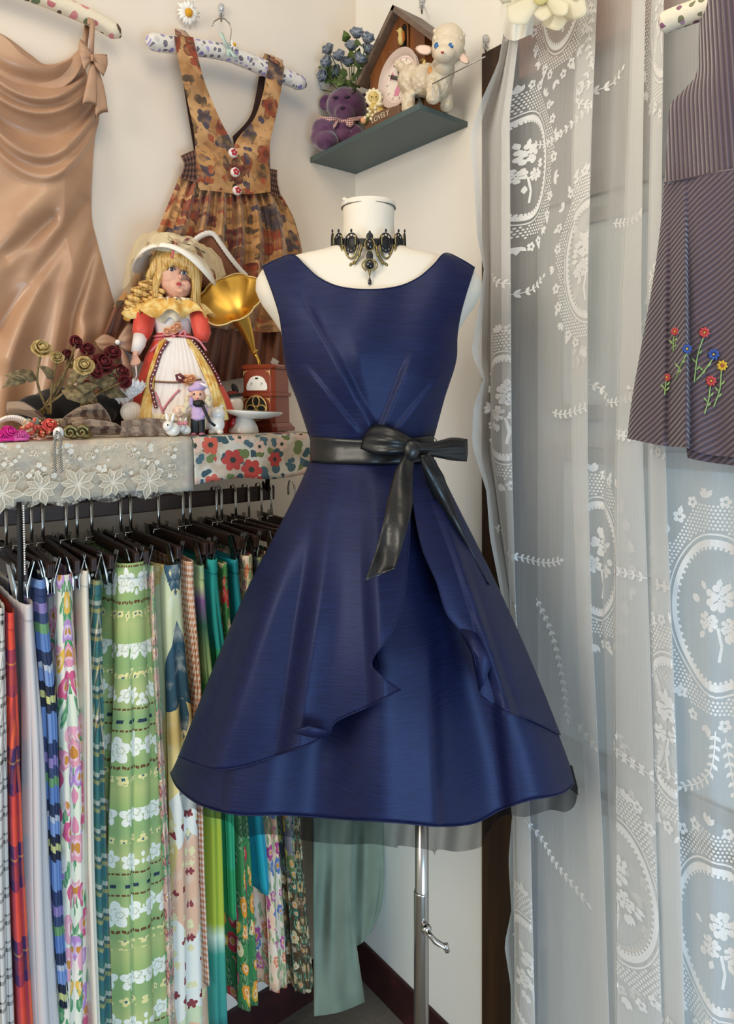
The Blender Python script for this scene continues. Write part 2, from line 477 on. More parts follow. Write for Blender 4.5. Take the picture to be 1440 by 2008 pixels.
# ---- fabrics
def _navy(b):
    u, v = b.uv()
    sl = b.noise(b.vec(u * 22, v * 420, 0.0), 1.0, 3, 0.6)
    s2 = b.noise(b.vec(u * 60, v * 1400, 3.0), 1.0, 2)
    sp = (sl.smooth(0.62, 0.78))
    col = b.mix(sl.smooth(0.3, 0.75), C('#0f1330'), C('#171d44'))
    col = b.mix(sp * 0.6, col, C('#0c0e26'))
    return {'Base Color': col, 'bump': (sl * 0.7 + s2 * 0.3, 0.0009, 0.4)}
M_NAVY = mat('navy_dupioni', rough=0.5, fn=_navy, sheen=0.0, spec=0.5)
M_NAVY.node_tree.nodes['Principled BSDF'].inputs['Specular Tint'].default_value = (.50, .58, .95, 1)
def _black(b):
    u, v = b.uv(); n = b.noise(b.vec(u * 30, v * 30, 0.0), 1.0, 3)
    return {'bump': (n, 0.004, 0.35)}
M_BLACK = mat('black_satin_ribbon', '#151617', 0.36, fn=_black, spec=0.55)
def sheer(name, col, a0, a1, fnmask=None):
    """thin net: part lets light straight through, the rest is lit cloth"""
    m = bpy.data.materials.new(name); m.use_nodes = True; nt = m.node_tree; b = B(m); nt.nodes.remove(b.bsdf)
    out = nt.nodes['Material Output']
    tr = nt.nodes.new('ShaderNodeBsdfTransparent'); df = nt.nodes.new('ShaderNodeBsdfDiffuse'); tl = nt.nodes.new('ShaderNodeBsdfTranslucent')
    df.inputs[0].default_value = C(col); tl.inputs[0].default_value = C(col)
    mx = nt.nodes.new('ShaderNodeMixShader'); mx.inputs[0].default_value = 0.35
    nt.links.new(df.outputs[0], mx.inputs[1]); nt.links.new(tl.outputs[0], mx.inputs[2])
    lw = nt.nodes.new('ShaderNodeLayerWeight'); lw.inputs[0].default_value = 0.45
    fac = b.math('MULTIPLY_ADD', S(b, lw.outputs['Facing']), a1 - a0, a0, clamp=True)
    if fnmask: fac = fnmask(b, fac)
    m2 = nt.nodes.new('ShaderNodeMixShader'); nt.links.new(fac.k, m2.inputs[0])
    nt.links.new(tr.outputs[0], m2.inputs[1]); nt.links.new(mx.outputs[0], m2.inputs[2]); nt.links.new(m2.outputs[0], out.inputs[0])
    return m
M_TULLE = sheer('black_tulle', '#15151a', 0.42, 0.9)

def ridge(p, a, b, amp, wid, soft=5.0, side=1, t0=0.0, t1=1.0):
    """pleat: a soft step across the line a-b that dies away on one side"""
    ax, ay = a; bx, by = b; dx, dy = bx - ax, by - ay; L = sqrt(dx * dx + dy * dy)
    t = ((p[0] - ax) * dx + (p[1] - ay) * dy) / (L * L); s = ((p[0] - ax) * dy - (p[1] - ay) * dx) / L * side
    fade = sst(t0 - .12, t0 + .12, t) * (1 - sst(t1 - .25, t1 + .05, t))
    return amp * fade * sst(-soft, soft, s) * exp(-max(0, s) / wid)

dr = thing('navy_dress', 'navy blue sleeveless dress with black ribbon sash and layered flared skirt', 'dress', LM(xM(730), 0, zM(1600)))
BP = [((742, 852), (590, 570), .012, 75, 11, 1), ((702, 842), (598, 712), .007, 38, 7, 1), ((742, 850), (806, 690), .010, 55, 9, -1), ((768, 850), (868, 725), .007, 38, 7, -1), ((724, 845), (690, 660), .005, 40, 14, -1)]
def bod_surf(x, z): return torso(x, z, .006, 1.04)
def bod_off(p):
    d = 0
    for a, b_, am, w, so, sd in BP: d += ridge(p, a, b_, am, w, so, sd, 0.0, 1.0)
    d += 0.0035 * sin(p[0] * .045 + p[1] * .012) * sst(860, 700, p[1])
    d += 0.003 * mnoise.noise(Vector((p[0] * .012, p[1] * .006, 1.3)))
    return d
def surf_panel(g, surf, off, uvs=True):
    P = []; U = []
    for row in g:
        pr = []; ur = []
        for p in row:
            dd = off((p[0], p[1]))
            x, y, z = solve(p[0], p[1], lambda xx, zz: surf(xx, zz) - dd)
            pr.append(LM(x, y, z)); ur.append((x, z))
        P.append(pr); U.append(ur)
    return P, U
g = coons([(515, 523), (545, 508), (575, 500), (598, 520), (625, 544), (665, 562), (723, 568), (780, 562), (820, 545), (850, 520), (873, 497), (903, 508), (931, 525)],
          [(609, 862), (730, 868), (850, 862)],
          [(515, 523), (533, 570), (547, 615), (553, 655), (560, 720), (585, 790), (609, 862)],
          [(931, 525), (915, 575), (903, 620), (897, 660), (894, 710), (872, 780), (850, 862)], 150, 120)
P, U = surf_panel(g, bod_surf, bod_off)
mb = MB(); mb.grid(P, U)
# back of the bodice
n = len(P[0]) - 1; BK = []
for row in P:
    l, r = row[0], row[-1]; br = []
    for i in range(25):
        t = i / 24; br.append(l.lerp(r, t) + FWD * (.03 + .09 * sin(pi * t) ** .6 if 0 < t < 1 else 0))
    BK.append(br)
mb.grid(BK, None, flip=True)
bodice = mb.build('bodice', M_NAVY, dr, solid=.0016)
# stitched edge along the neckline
mb = MB(); mb.tube([p - FWD * .0012 for p in P[0]], .0011, 6); mb.build('neck_edge', M_NAVY, bodice)

SK_HW = [(900, 117), (950, 140), (1010, 173), (1100, 221), (1150, 243), (1300, 310), (1480, 382), (1530, 397), (1640, 425)]
SK_RY = [(900, .088), (1000, .12), (1200, .165), (1400, .2), (1640, .225)]
SK_HWz, SK_RYz = ztab(SK_HW), ztab(SK_RY)
def sk_surf(x, z):
    rx = soft(SK_HWz, z, .012) * KM * 1.02; ry = soft(SK_RYz, z)
    t = (x - xM(731)) / rx
    return -ry * max(0.0, 1 - t * t) ** .5
def sk_off(p):
    a = sst(905, 1250, p[1]); ang = (p[0] - 731) / (interp(SK_HW, p[1]))
    d = a * (.024 * sin(ang * 8 + .6) + .006 * sin(ang * 15 + 2.0)) + .004 * a * mnoise.noise(Vector((ang * 3, p[1] * .004, 0)))
    d += ridge(p, (470, 1350), (440, 1600), .014 * a, 50, 14, 1, 0, 1.4) + ridge(p, (850, 1250), (862, 1620), .016, 80, 14, -1, 0, 1.4) + ridge(p, (975, 1380), (1000, 1590), .018, 70, 14, 1, 0, 1.4)
    return d
SIL_L = [(611, 900), (590, 950), (562, 1010), (512, 1105), (490, 1150), (424, 1300), (352, 1480), (335, 1515)]
SIL_R = [(851, 900), (874, 950), (903, 1010), (951, 1105), (973, 1150), (1040, 1300), (1110, 1480), (1126, 1535)]
HEM = [(335, 1515), (350, 1545), (395, 1578), (470, 1597), (560, 1597), (680, 1606), (780, 1612), (860, 1619), (930, 1613), (985, 1586), (1040, 1568), (1100, 1556), (1126, 1535)]
def ring_skirt(g, off, back=.13, surf=sk_surf):
    P, U = surf_panel(g, surf, off)
    mb = MB(); mb.grid(P, U); BK = []
    for row in P:
        l, r = row[0], row[-1]; w = (r - l).length
        BK.append([l.lerp(r, i / 30) + FWD * (min(back, w * .4) * sin(pi * i / 30) ** .7 if 0 < i < 30 else 0) for i in range(31)])
    mb.grid(BK, None, flip=True); return mb, P
g = coons([(611, 900), (731, 906), (851, 900)], HEM, SIL_L, SIL_R, 130, 90)
mb, PS = ring_skirt(g, sk_off)
skirt = mb.build('underskirt', M_NAVY, dr, solid=.0016)
mb = MB(); mb.tube([p - FWD * .001 for p in PS[-1]], .0013, 6); mb.build('hem', M_NAVY, skirt)
# overskirt, left half
def ov_off(p):
    d = .016 * sst(900, 1000, p[1]) + .004
    a = sst(905, 1250, p[1]); ang = (p[0] - 731) / (interp(SK_HW, p[1]))
    d += a * (.012 * sin(ang * 7 + 1.2) + .006 * mnoise.noise(Vector((ang * 4, p[1] * .005, 2))))
    d += ridge(p, (648, 905), (566, 1450), .046 * a + .004, 130, 24, 1, 0, 1.6)
    d += ridge(p, (716, 905), (735, 1320), .026 * a + .004, 80, 20, 1, 0, 1.5)
    d += ridge(p, (575, 1000), (405, 1510), .030 * a, 110, 30, 1, 0, 1.6)
    return d
def ov_offL(p):
    edge = interp([(912, 800), (1180, 792), (1352, 786)], p[1])
    return max(ov_off(p), sk_off(p) + .006 * sst(900, 960, p[1])) + .018 * sst(150, 0, edge - p[0]) * sst(950, 1150, p[1])
g = coons([(610, 901), (731, 908), (800, 908)],
          [(350, 1484), (415, 1507), (480, 1502), (545, 1480), (600, 1462), (642, 1440), (660, 1414), (720, 1386), (786, 1352)],
          [(610, 901), (589, 950), (560, 1010), (488, 1150), (421, 1305), (350, 1484)],
          [(800, 908), (804, 1000), (801, 1090), (790, 1180), (768, 1240), (730, 1294), (742, 1320), (786, 1352)], 110, 90)
P, U = surf_panel(g, sk_surf, ov_offL)
o = MB().grid(P, U).build('overskirt', M_NAVY, dr, solid=.0016); o['label'] = 'left overskirt panel with a folded hem'
mb = MB(); mb.tube([p - FWD * .001 for p in P[-1]], .0012, 6); mb.tube([r[-1] - FWD * .001 for r in P], .0012, 6); mb.build('hem', M_NAVY, o)
# the folded box pleat at the hem and the turned-back corner
def flap(pts, d0, name, par, k=.0016):
    vs = [SP(a, b_, lambda x, z: sk_surf(x, z) - dd) for a, b_, dd in pts]
    c = sum(vs, Vector()) / len(vs) - FWD * .006
    mb = MB(); mb.add(vs + [c], [[i, (i + 1) % len(vs), len(vs)] for i in range(len(vs))], [(v.x, v.z) for v in vs + [c]])
    return mb.build(name, M_NAVY, par, solid=k)
flap([(566, 1434, .082), (606, 1424, .08), (642, 1432, .07), (641, 1449, .05), (605, 1444, .05)], 0, 'hem_fold', o)
flap([(738, 1287, .03), (752, 1262, .012), (768, 1300, .006), (786, 1350, .012), (752, 1325, .03)], 0, 'corner_fold', o)
def ov_offR(p):
    edge = interp([(915, 800), (940, 803), (1067, 826), (1140, 856), (1202, 876), (1240, 905), (1280, 926), (1365, 945)], p[1])
    return max(0, sk_off(p)) + .012 * sst(900, 1000, p[1]) + .004 + .010 * sin((p[0] - edge) * .03 + .5) * sst(950, 1200, p[1]) + ridge(p, (845, 905), (985, 1330), .020 * sst(920, 1150, p[1]) + .003, 60, 10, -1, 0, 1.5) + .02 * sst(120, 0, p[0] - edge) * sst(950, 1150, p[1])
g = coons([(798, 908), (853, 901)], [(944, 1366), (985, 1392), (1040, 1410), (1099, 1440)],
          [(798, 908), (804, 945), (826, 1067), (856, 1140), (876, 1202), (906, 1240), (928, 1280), (938, 1330), (944, 1366)],
          [(853, 901), (876, 950), (906, 1010), (976, 1150), (1043, 1300), (1099, 1440)], 60, 80)
P, U = surf_panel(g, sk_surf, ov_offR)
o2 = MB().grid(P, U).build('overskirt', M_NAVY, dr, solid=.0016); o2['label'] = 'right overskirt panel with a flipped edge'
mb = MB(); mb.tube([p - FWD * .001 for p in P[-1]], .0012, 6); mb.tube([r[0] - FWD * .001 for r in P], .0012, 6); mb.build('hem', M_NAVY, o2)
flap([(896, 1226, .050), (930, 1240, .062), (966, 1278, .075), (969, 1290, .075), (950, 1340, .068), (940, 1356, .055), (926, 1282, .045)], 0, 'flipped_edge', o2)

# tulle petticoat
pet = thing('tulle_petticoat', 'sheer black tulle petticoat showing below the navy hem', 'petticoat', LM(xM(730), 0, zM(1640)))
def pe_off(p): return -.046 + .010 * sin(p[0] * .06) + .008 * sin(p[0] * .023 + 1) + .006 * sin(p[0] * .13 + p[1] * .02)
TB = [(352, 1560), (365, 1605), (378, 1585), (400, 1600), (450, 1612), (470, 1640), (520, 1636), (560, 1640), (610, 1650), (680, 1656), (730, 1655), (778, 1662), (784, 1658), (846, 1668), (852, 1678), (860, 1666), (900, 1670), (945, 1660), (952, 1640), (985, 1600), (1030, 1602), (1072, 1590), (1085, 1588), (1110, 1592), (1128, 1578), (1134, 1545)]
TT = [(352, 1500), (430, 1540), (560, 1560), (720, 1570), (880, 1575), (1000, 1545), (1080, 1520), (1122, 1500)]
g = coons(TT, TB, [(352, 1500), (352, 1560)], [(1122, 1500), (1134, 1545)], 220, 10)
P, U = surf_panel(g, sk_surf, pe_off)
mb = MB().grid(P, U); l_, r_ = P[-1][0], P[-1][-1]
mb.build('front_layer', M_TULLE, pet)
BKp = [[P[j][0].lerp(P[j][-1], i / 60) + FWD * (.11 * sin(pi * i / 60) ** .7 + .008 * sin(i * .9)) - UP * (.012 * (j / 10) * sin(i * .55)) for i in range(61)] for j in range(11)]
MB().grid(BKp, None).build('back_layer', M_TULLE, pet)

# sash and bow
def sa_surf(x, z): return sk_surf(x, zM(900)) * 1.0 - .008
g = coons([(609, 856), (680, 861), (731, 863), (790, 861), (851, 854)], [(609, 907), (680, 910), (731, 911), (790, 909), (851, 903)], [(609, 856), (609, 907)], [(851, 854), (851, 903)], 60, 8)
P, U = surf_panel(g, lambda x, z: -.1 * sqrt(max(0, 1 - ((x - xM(731)) / (.114)) ** 2)) - .004, lambda p: .0015 * sin(p[0] * .08) + .002 * sin(p[1] * .12))
mb = MB().grid(P, U)
mb.grid([[r[0].lerp(r[-1], i / 20) + FWD * (.08 * sin(pi * i / 20) ** .7 if 0 < i < 20 else 0) for i in range(21)] for r in P], None, flip=True)
sash = mb.build('sash', M_BLACK, dr, solid=.0015); sash['label'] = 'black satin ribbon sash with a bow'
def pillow(top, bottom, left, right, yd, bul, name, par, m, nu=24, nv=12, wr=0.0, flatback=False):
    g = coons(top, bottom, left, right, nu, nv); mb = MB()
    for sgn in (1, -1):
        pts = []; uv = []
        for j, row in enumerate(g):
            pr = []; ur = []
            for i, p in enumerate(row):
                u, v = i / nu, j / nv
                e = (sin(pi * u) * sin(pi * v)) ** .45 if 0 < u < 1 and 0 < v < 1 else 0
                y = yd(u, v) - sgn * bul * e * (0.25 if flatback and sgn < 0 else 1) - wr * sin(v * 14 + u * 3) * e * sgn
                pr.append(PZ(p[0], p[1], ZM + y)); ur.append((p[0] * KM, p[1] * KM))
            pts.append(pr); uv.append(ur)
        mb.grid(pts, uv, flip=sgn < 0)
    return mb.build(name, m, par, weld=True)
pillow([(724, 838), (745, 832), (780, 842), (814, 864)], [(707, 880), (740, 892), (775, 892), (802, 888)], [(724, 838), (712, 858), (707, 880)], [(814, 864), (802, 888)], lambda u, v: -.115 - .02 * sin(pi * u * .8) + .01 * (1 - v), .013, 'bow_loop', sash, M_BLACK, wr=.003)
pillow([(808, 866), (850, 866), (885, 858), (917, 861)], [(806, 892), (850, 896), (885, 903), (916, 905)], [(808, 866), (806, 892)], [(917, 861), (918, 885), (916, 905)], lambda u, v: -.112 + .05 * u, .012, 'bow_loop', sash, M_BLACK, wr=.002)
pillow([(794, 866), (806, 861), (822, 866)], [(792, 898), (806, 906), (820, 896)], [(794, 866), (789, 880), (792, 898)], [(822, 866), (826, 880), (820, 896)], lambda u, v: -.13, .012, 'knot', sash, M_BLACK, 10, 10)
def tail(cl, w, name, yd):
    n = 40; c = poly([(a, b_) for a, b_ in cl], n); P = []; U = []
    for i, p in enumerate(c):
        t = (c[min(i + 1, n)] - c[max(i - 1, 0)]).normalized(); nx, ny = t.y, -t.x
        ww = interp(w, i / n); row = []; ur = []
        for k in range(9):
            s_ = (k / 8 - .5) * 2
            cut = (-s_ * 18 if name == 'cut' else s_ * 22) * sst(.9, 1.0, i / n)
            x, y = p.x + nx * s_ * ww / 2 * -1 + t.x * cut, p.y + ny * s_ * ww / 2 * -1 + t.y * cut
            d = yd(i / n) - .006 * sin(s_ * 2.2 + i * .12) - .004 * sin(i * .35)
            row.append(PZ(x, y, ZM + d)); ur.append((s_ * ww / 2 * KM, i * .008))
        P.append(row); U.append(ur)
    return MB().grid(P, U).build('tail', M_BLACK, sash, solid=.0012)
tail([(806, 888), (792, 930), (782, 1000), (765, 1070), (745, 1128)], [(0, 18), (.15, 34), (.4, 50), (1, 46)], 'x', lambda t: -.128 - .125 * t - .012 * sin(pi * t))
tail([(832, 890), (850, 930), (868, 975), (905, 1060), (948, 1135)], [(0, 20), (.2, 36), (.5, 26), (.8, 16), (1, 10)], 'cut', lambda t: -.112 + .02 * t)
mb = MB(); mb.tube([PZ(849, 857, ZM + .0), PZ(856, 862, ZM - .01), PZ(857, 875, ZM - .012), PZ(852, 884, ZM - .01)], .0008, 6); mb.build('belt_loop', M_BLACK, sash)

# ---- choker
M_LACEB = mat('black_lace', '#0d0c0e', 0.5)
M_JET = mat('jet_stone', '#050505', 0.06, spec=0.8)
M_BRONZE = mat('antique_bronze', '#8d8158', 0.35, 1.0)
ck = thing('lace_choker', 'black lace choker with jet stones and antique bronze filigree drops', 'necklace', LM(xM(723), -.05, zM(490)))
def neckpt(px, py, d=.003): return SP(px, py, lambda x, z: torso(x, z, .0, 1.0) - d)
def ringpt(a, drop=0, d=0.004):          # a: angle from front, degrees
    rr = .066; a = radians(a); return LM(xM(723) + rr * sin(a), -(.062) * cos(a) * 1.0 - d * cos(a), zM(491) - drop + .016 * (1 - cos(a)) )
mb = MB()
band = []
for j in range(5):
    band.append([ringpt(-100 + 200 * i / 60, -.006 + .012 * j / 4 * (1 + .25 * sin(i * 1.05 * 2)), .003) for i in range(61)])
mb.grid(band); mb.build('band', M_LACEB, ck, solid=.0012)
for a in (-80, -53, -27, 27, 53, 80):
    mb = MB(); c = ringpt(a, .002, .006); R = rotz(YAW + radians(a))
    # oval net petal: rim, cross threads and three points
    for rr_ in (1.0, .62): mb.tube([c + R @ Vector((.0125 * rr_ * cos(t * pi / 8), 0, .0165 * rr_ * sin(t * pi / 8))) for t in range(17)], .0014, 6, cap=False)
    for k in range(5):
        t = k * pi / 5; mb.tube([c + R @ Vector((.012 * cos(t), .0005, .016 * sin(t))), c - R @ Vector((.012 * cos(t), -.0005, .016 * sin(t)))], .0011, 5)
    mb.ell(c + R @ Vector((0, .001, .001)), (.0085, .0015, .0115), rot=R)
    for dx, dz in ((0, .021), (-.007, -.0195), (.007, -.020)): mb.ell(c + R @ Vector((dx, 0, dz)), (.0022, .0018, .0032), 8, 6, rot=R)
    mb.build('lace_petal', M_LACEB, ck)
for s_ in (-1, 1):
    mb = MB()
    for a0, a1, dr_, r_ in ((10, 46, .034, .0026), (16, 40, .024, .0018), (42, 72, .022, .0018)):
        pts = [ringpt(s_ * lerp(a0, a1, t / 12), .006 + dr_ * sin(pi * t / 12) ** .7, .009) for t in range(13)]; mb.tube(pts, r_, 7)
    for k in range(5):
        mb.ell(ringpt(s_ * lerp(14, 42, k / 4), (.008 + .034 * sin(pi * (k + .6) / 5.2) ** .7), .011), .003, 8, 6)
    for a in (45, 70, 20): mb.tube([ringpt(s_ * a, -.012 + .02 * t / 6, .008 + .003 * sin(pi * t / 6)) for t in range(7)], .0013, 6)
    mb.build('filigree', M_BRONZE, ck)
fr = lambda dx, dz, dy=0: LM(xM(725) + dx, -.078 + dy, zM(497) + dz)
def gem(dx, dz, rx, rz, dy=0):
    o = MB().ell(fr(dx, dz, dy), (rx, .005, rz), 14, 8, CAMR).build('stone', M_JET, ck)
    mb = MB(); mb.tube([fr(dx + (rx + .0015) * cos(t * pi / 10), dz + (rz + .0015) * sin(t * pi / 10), dy) for t in range(21)], .0014, 6, cap=False); mb.build('setting', M_BRONZE, o)
gem(0, -.002, .0065, .0095); gem(0, -.037, .0072, .0078, -.004)
mb = MB()
mb.ell(fr(0, .012), (.006, .002, .007), 10, 8, CAMR); mb.ell(fr(0, -.022, -.002), (.006, .002, .009), 10, 8, CAMR)
mb.ell(fr(0, .019), (.002, .002, .003), 8, 6, CAMR); mb.build('lace_mount', M_LACEB, ck)
mb = MB()
for s_ in (-1, 1): mb.tube([fr(s_ * (.006 + .007 * sin(pi * t / 8)), -.028 - .020 * t / 8, -.004) for t in range(9)], .0012, 6)
mb.tube([fr(0, -.046, -.004), fr(0, -.056, -.004)], [.003, .0012], 8); mb.build('drop_mount', M_BRONZE, ck)
mb = MB(); mb.lathe([(.0005, .014), (.002, .009), (.0032, .004), (.0028, .001), (.0008, 0)], 10, fr(0, -.071, -.004)); mb.build('teardrop', M_JET, ck)
# ------------------------------------------------------------------ garments on the left wall
def wpan(g, pf, uvscale=1.0, back=None, name='panel', m=None, par=None, pos=PL, solid=.0016):
    """cloth panel on a wall plane: px grid g, pf((x,y),u,v) gives the distance from the wall; closed with a back layer"""
    nv, nu = len(g) - 1, len(g[0]) - 1
    P = []; U = []
    for j, row in enumerate(g):
        pr = []; ur = []
        for i, p in enumerate(row):
            q = pos(p[0], p[1], pf((p[0], p[1]), i / nu, j / nv)); pr.append(q)
            ur.append(((q.x if pos is PL else -q.y) * uvscale, q.z * uvscale))
        P.append(pr); U.append(ur)
    mb = MB().grid(P, U)
    if back is not None:
        Q = [[pos(p[0], p[1], back) for p in row] for row in g]
        mb.grid(Q, U, flip=True)
        for e in ([(P[0], Q[0]), (Q[-1], P[-1])]): mb.grid([e[0], e[1]], [U[0], U[0]])
        mb.grid([[r[0] for r in Q], [r[0] for r in P]]); mb.grid([[r[-1] for r in P], [r[-1] for r in Q]])
        return mb.build(name, m, par, weld=False), P
    return mb.build(name, m, par, solid=solid), P
def gline(p, pts, amp, sig):
    """soft ridge along a polyline"""
    best = 1e9
    for a, b in zip(pts, pts[1:]):
        dx, dy = b[0] - a[0], b[1] - a[1]; t = max(0, min(1, ((p[0] - a[0]) * dx + (p[1] - a[1]) * dy) / (dx * dx + dy * dy)))
        best = min(best, (p[0] - a[0] - t * dx) ** 2 + (p[1] - a[1] - t * dy) ** 2)
    return amp * exp(-best / (sig * sig))
def wpillow(top, bottom, left, right, pf, bul, name, par, m, nu=16, nv=10, pos=PL, crease=0.0, loc=None):
    g = coons(top, bottom, left, right, nu, nv); mb = MB()
    for sg in (1, -1):
        P = []; U = []
        for j, row in enumerate(g):
            pr = []; ur = []
            for i, p in enumerate(row):
                u, v = i / nu, j / nv; e = (sin(pi * u) * sin(pi * v)) ** .5 if 0 < u < 1 and 0 < v < 1 else 0
                q = pos(p[0], p[1], pf(u, v) + sg * bul * e + crease * sin(v * 16) * e); pr.append(q); ur.append((q.x + q.y, q.z))
            P.append(pr); U.append(ur)
        mb.grid(P, U, flip=sg < 0)
    return mb.build(name, m, par, loc=loc, weld=True)

# ---- champagne satin dress
def _satin(b):
    u, v = b.uv(); n = b.noise(b.vec(u * 9, v * 9, 0.0), 1.0, 3); f = b.noise(b.vec(u * 40, v * 40, 1.0), 1.0, 2)
    return {'Base Color': b.mix(n.smooth(.3, .7), C('#ad8568'), C('#bb9272')), 'bump': (n * .8 + f * .12, .012, .35)}
M_SATIN = mat('champagne_satin', rough=.36, fn=_satin, spec=.6, sheen=.1)
M_SATIN2 = mat('champagne_satin_bow', '#b38c70', .4, spec=.5)
sd = thing('satin_dress', 'champagne satin slip dress with cowl neck and shoulder bow', 'dress', PL(90, 800, .05))
def cow(p, y0, h, amp, sig, cx=85):
    yc = y0 - h * ((p[0] - cx) / 105.0) ** 2 if p[0] > cx else y0 - h * ((p[0] - cx) / 125.0) ** 2
    return amp * exp(-((p[1] - yc) / sig) ** 2)
def satin_p(p, u, v):
    e = min(1.0, min(u, 1 - u) * 5) ; d = .034 + .03 * sqrt(max(0, sin(pi * u)))
    d += 1.5 * (cow(p, 193, 70, .020, 9) + cow(p, 222, 62, .013, 8) - cow(p, 165, 50, .016, 20) - cow(p, 265, 70, .014, 22) + cow(p, 306, 95, .016, 14) + cow(p, 345, 95, .013, 12))
    for ln, am, sg in (([(190, 330), (110, 470), (20, 700)], .016, 18), ([(186, 430), (130, 560), (85, 800)], .016, 14), ([(196, 500), (165, 620), (150, 820)], .013, 10), ([(213, 560), (195, 700), (190, 800)], .010, 8), ([(150, 330), (40, 430), (-60, 640)], .016, 22), ([(60, 560), (20, 700), (0, 840)], .012, 16), ([(180, 640), (120, 740), (115, 830)], .008, 9)):
        d += 1.25 * gline(p, ln, am, sg * 1.5)
    for ln, am, sg in (([(165, 400), (60, 560), (0, 640)], -.014, 16), ([(190, 470), (140, 620), (115, 800)], -.012, 10), ([(100, 430), (10, 500)], -.012, 16)):
        d += 1.4 * gline(p, ln, am, sg)
    return max(.016, d) * lerp(.5, 1, e)
g = coons([(-70, 70), (-30, 60), (8, 72), (45, 108), (90, 131), (128, 122), (158, 101)], [(-120, 850), (60, 848), (190, 835)],
          [(-70, 70), (-95, 240), (-90, 420), (-110, 640), (-120, 850)],
          [(158, 101), (172, 150), (190, 190), (195, 230), (187, 270), (182, 330), (180, 420), (190, 470), (206, 530), (228, 610), (240, 670), (222, 760), (190, 835)], 110, 190)
o, P = wpan(g, satin_p, 1.0, .012, 'body', M_SATIN, sd)
g = coons([(-60, 60), (0, 66), (60, 108), (90, 127), (130, 118), (160, 92)], [(-60, 120), (40, 170), (90, 186), (140, 160), (165, 120)], [(-60, 60), (-60, 120)], [(160, 92), (165, 120)], 40, 12)
wpan(g, lambda p, u, v: .030 + .012 * v, 1.0, None, 'neck_lining', M_SATIN, sd)
mb = MB(); mb.ribbon([PL(176, 48, .075), PL(178, 30, .05), PL(171, 50, .03), PL(165, 100, .035)], .011, (0, -1, .15), .0012); mb.ribbon([PL(177, 30, .05), PL(182, 48, .078), PL(180, 80, .07), PL(179, 112, .068)], .010, (0, -1, .1), .0012)
mb.build('strap', M_SATIN2, sd)
bw = MB()
wpillow([(157, 76), (166, 84), (180, 106)], [(166, 141), (172, 130), (181, 118)], [(157, 76), (154, 100), (166, 141)], [(180, 106), (181, 118)], lambda u, v: .072, .008, 'bow_loop', sd, M_SATIN2, crease=.002)
wpillow([(180, 107), (195, 106), (210, 107)], [(181, 118), (190, 135), (203, 150)], [(180, 107), (181, 118)], [(210, 107), (211, 128), (203, 150)], lambda u, v: .072, .008, 'bow_loop', sd, M_SATIN2, crease=.002)
wpillow([(177, 106), (184, 106)], [(178, 121), (185, 121)], [(177, 106), (178, 121)], [(184, 106), (185, 121)], lambda u, v: .08, .006, 'bow_knot', sd, M_SATIN2, 8, 8)
wpillow([(178, 120), (186, 120)], [(160, 206), (175, 203), (189, 208)], [(178, 120), (170, 160), (160, 206)], [(186, 120), (190, 160), (189, 208)], lambda u, v: .07, .004, 'bow_tail', sd, M_SATIN2, crease=.001)
wpillow([(183, 120), (190, 125)], [(187, 232), (200, 222), (212, 220)], [(183, 120), (186, 180), (187, 232)], [(190, 125), (204, 170), (212, 220)], lambda u, v: .062, .004, 'bow_tail', sd, M_SATIN2, crease=.001)
# second bow low on the side seam
wpillow([(186, 668), (205, 655), (228, 664)], [(190, 676), (205, 690), (229, 680)], [(186, 668), (190, 676)], [(228, 664), (229, 680)], lambda u, v: .088, .008, 'bow_loop', sd, M_SATIN2, crease=.002)
wpillow([(232, 662), (248, 638), (263, 633)], [(233, 680), (250, 690), (265, 692)], [(232, 662), (233, 680)], [(263, 633), (270, 660), (265, 692)], lambda u, v: .088, .008, 'bow_loop', sd, M_SATIN2, crease=.002)
wpillow([(234, 682), (241, 680)], [(246, 748), (262, 742)], [(234, 682), (240, 715), (246, 748)], [(241, 680), (254, 710), (262, 742)], lambda u, v: .085, .005, 'bow_tail', sd, M_SATIN2)
MB().ell(PL(231, 671, .096), .006).build('bow_pearl', mat('pearl_white', '#f3efe6', .25, spec=.7), sd)

# ---- padded hangers
def _spots(base, cols, sc, size, leaf=2.0):
    def fn(b):
        u, v = b.uv(); m_, e, r, d = b.flower(u * 1.0, v * leaf, sc, size, 2, 0.9, .3)
        n = b.noise(b.vec(u, v, 0.0), 150, 2)
        return {'Base Color': b.mix(m_, C(base), b.ramp(r, [(i / len(cols), c) for i, c in enumerate(cols)], True)), 'bump': (n, .0015, .5)}
    return fn
M_PAD1 = mat('cream_leaf_print', rough=.75, fn=_spots('#e6d9c0', ['#c9767a', '#6e7d5c', '#d58a8c', '#5d4a38', '#e6d9c0', '#e6d9c0'], 26, .34, 1.5))
M_PAD2 = mat('lilac_floral_print', rough=.75, fn=_spots('#ded8d0', ['#8d84b4', '#77727c', '#a79cc6', '#6e6872', '#ded8d0', '#c9c2bc'], 60, .40, 1.0))
M_PAD3 = mat('cream_mauve_print', rough=.75, fn=_spots('#e6dcc6', ['#8a5f74', '#7c7a5c', '#a98aa0', '#e6dcc6', '#e6dcc6'], 58, .36, 1.0))
M_STEEL = mat('hanger_steel', '#a7a39c', .3, 1.0)
M_CRYS = mat('clear_crystal', '#e6e6e6', .06, spec=.9, trans=.5)
M_MINT = mat('mint_ribbon', '#bcd0c4', .4)
def padtube(mb, pts, r, pos, p, n=48):
    c = [pos(q.x, q.y, p) for q in poly(pts, n)]
    rs = [r * min(1, (sin(pi * min(i + .6, n - i + .6) / (n * .12)) if min(i, n - i) < n * .06 else 1)) for i in range(n + 1)]
    mb.tube(c, [max(.002, x) for x in rs], 20)
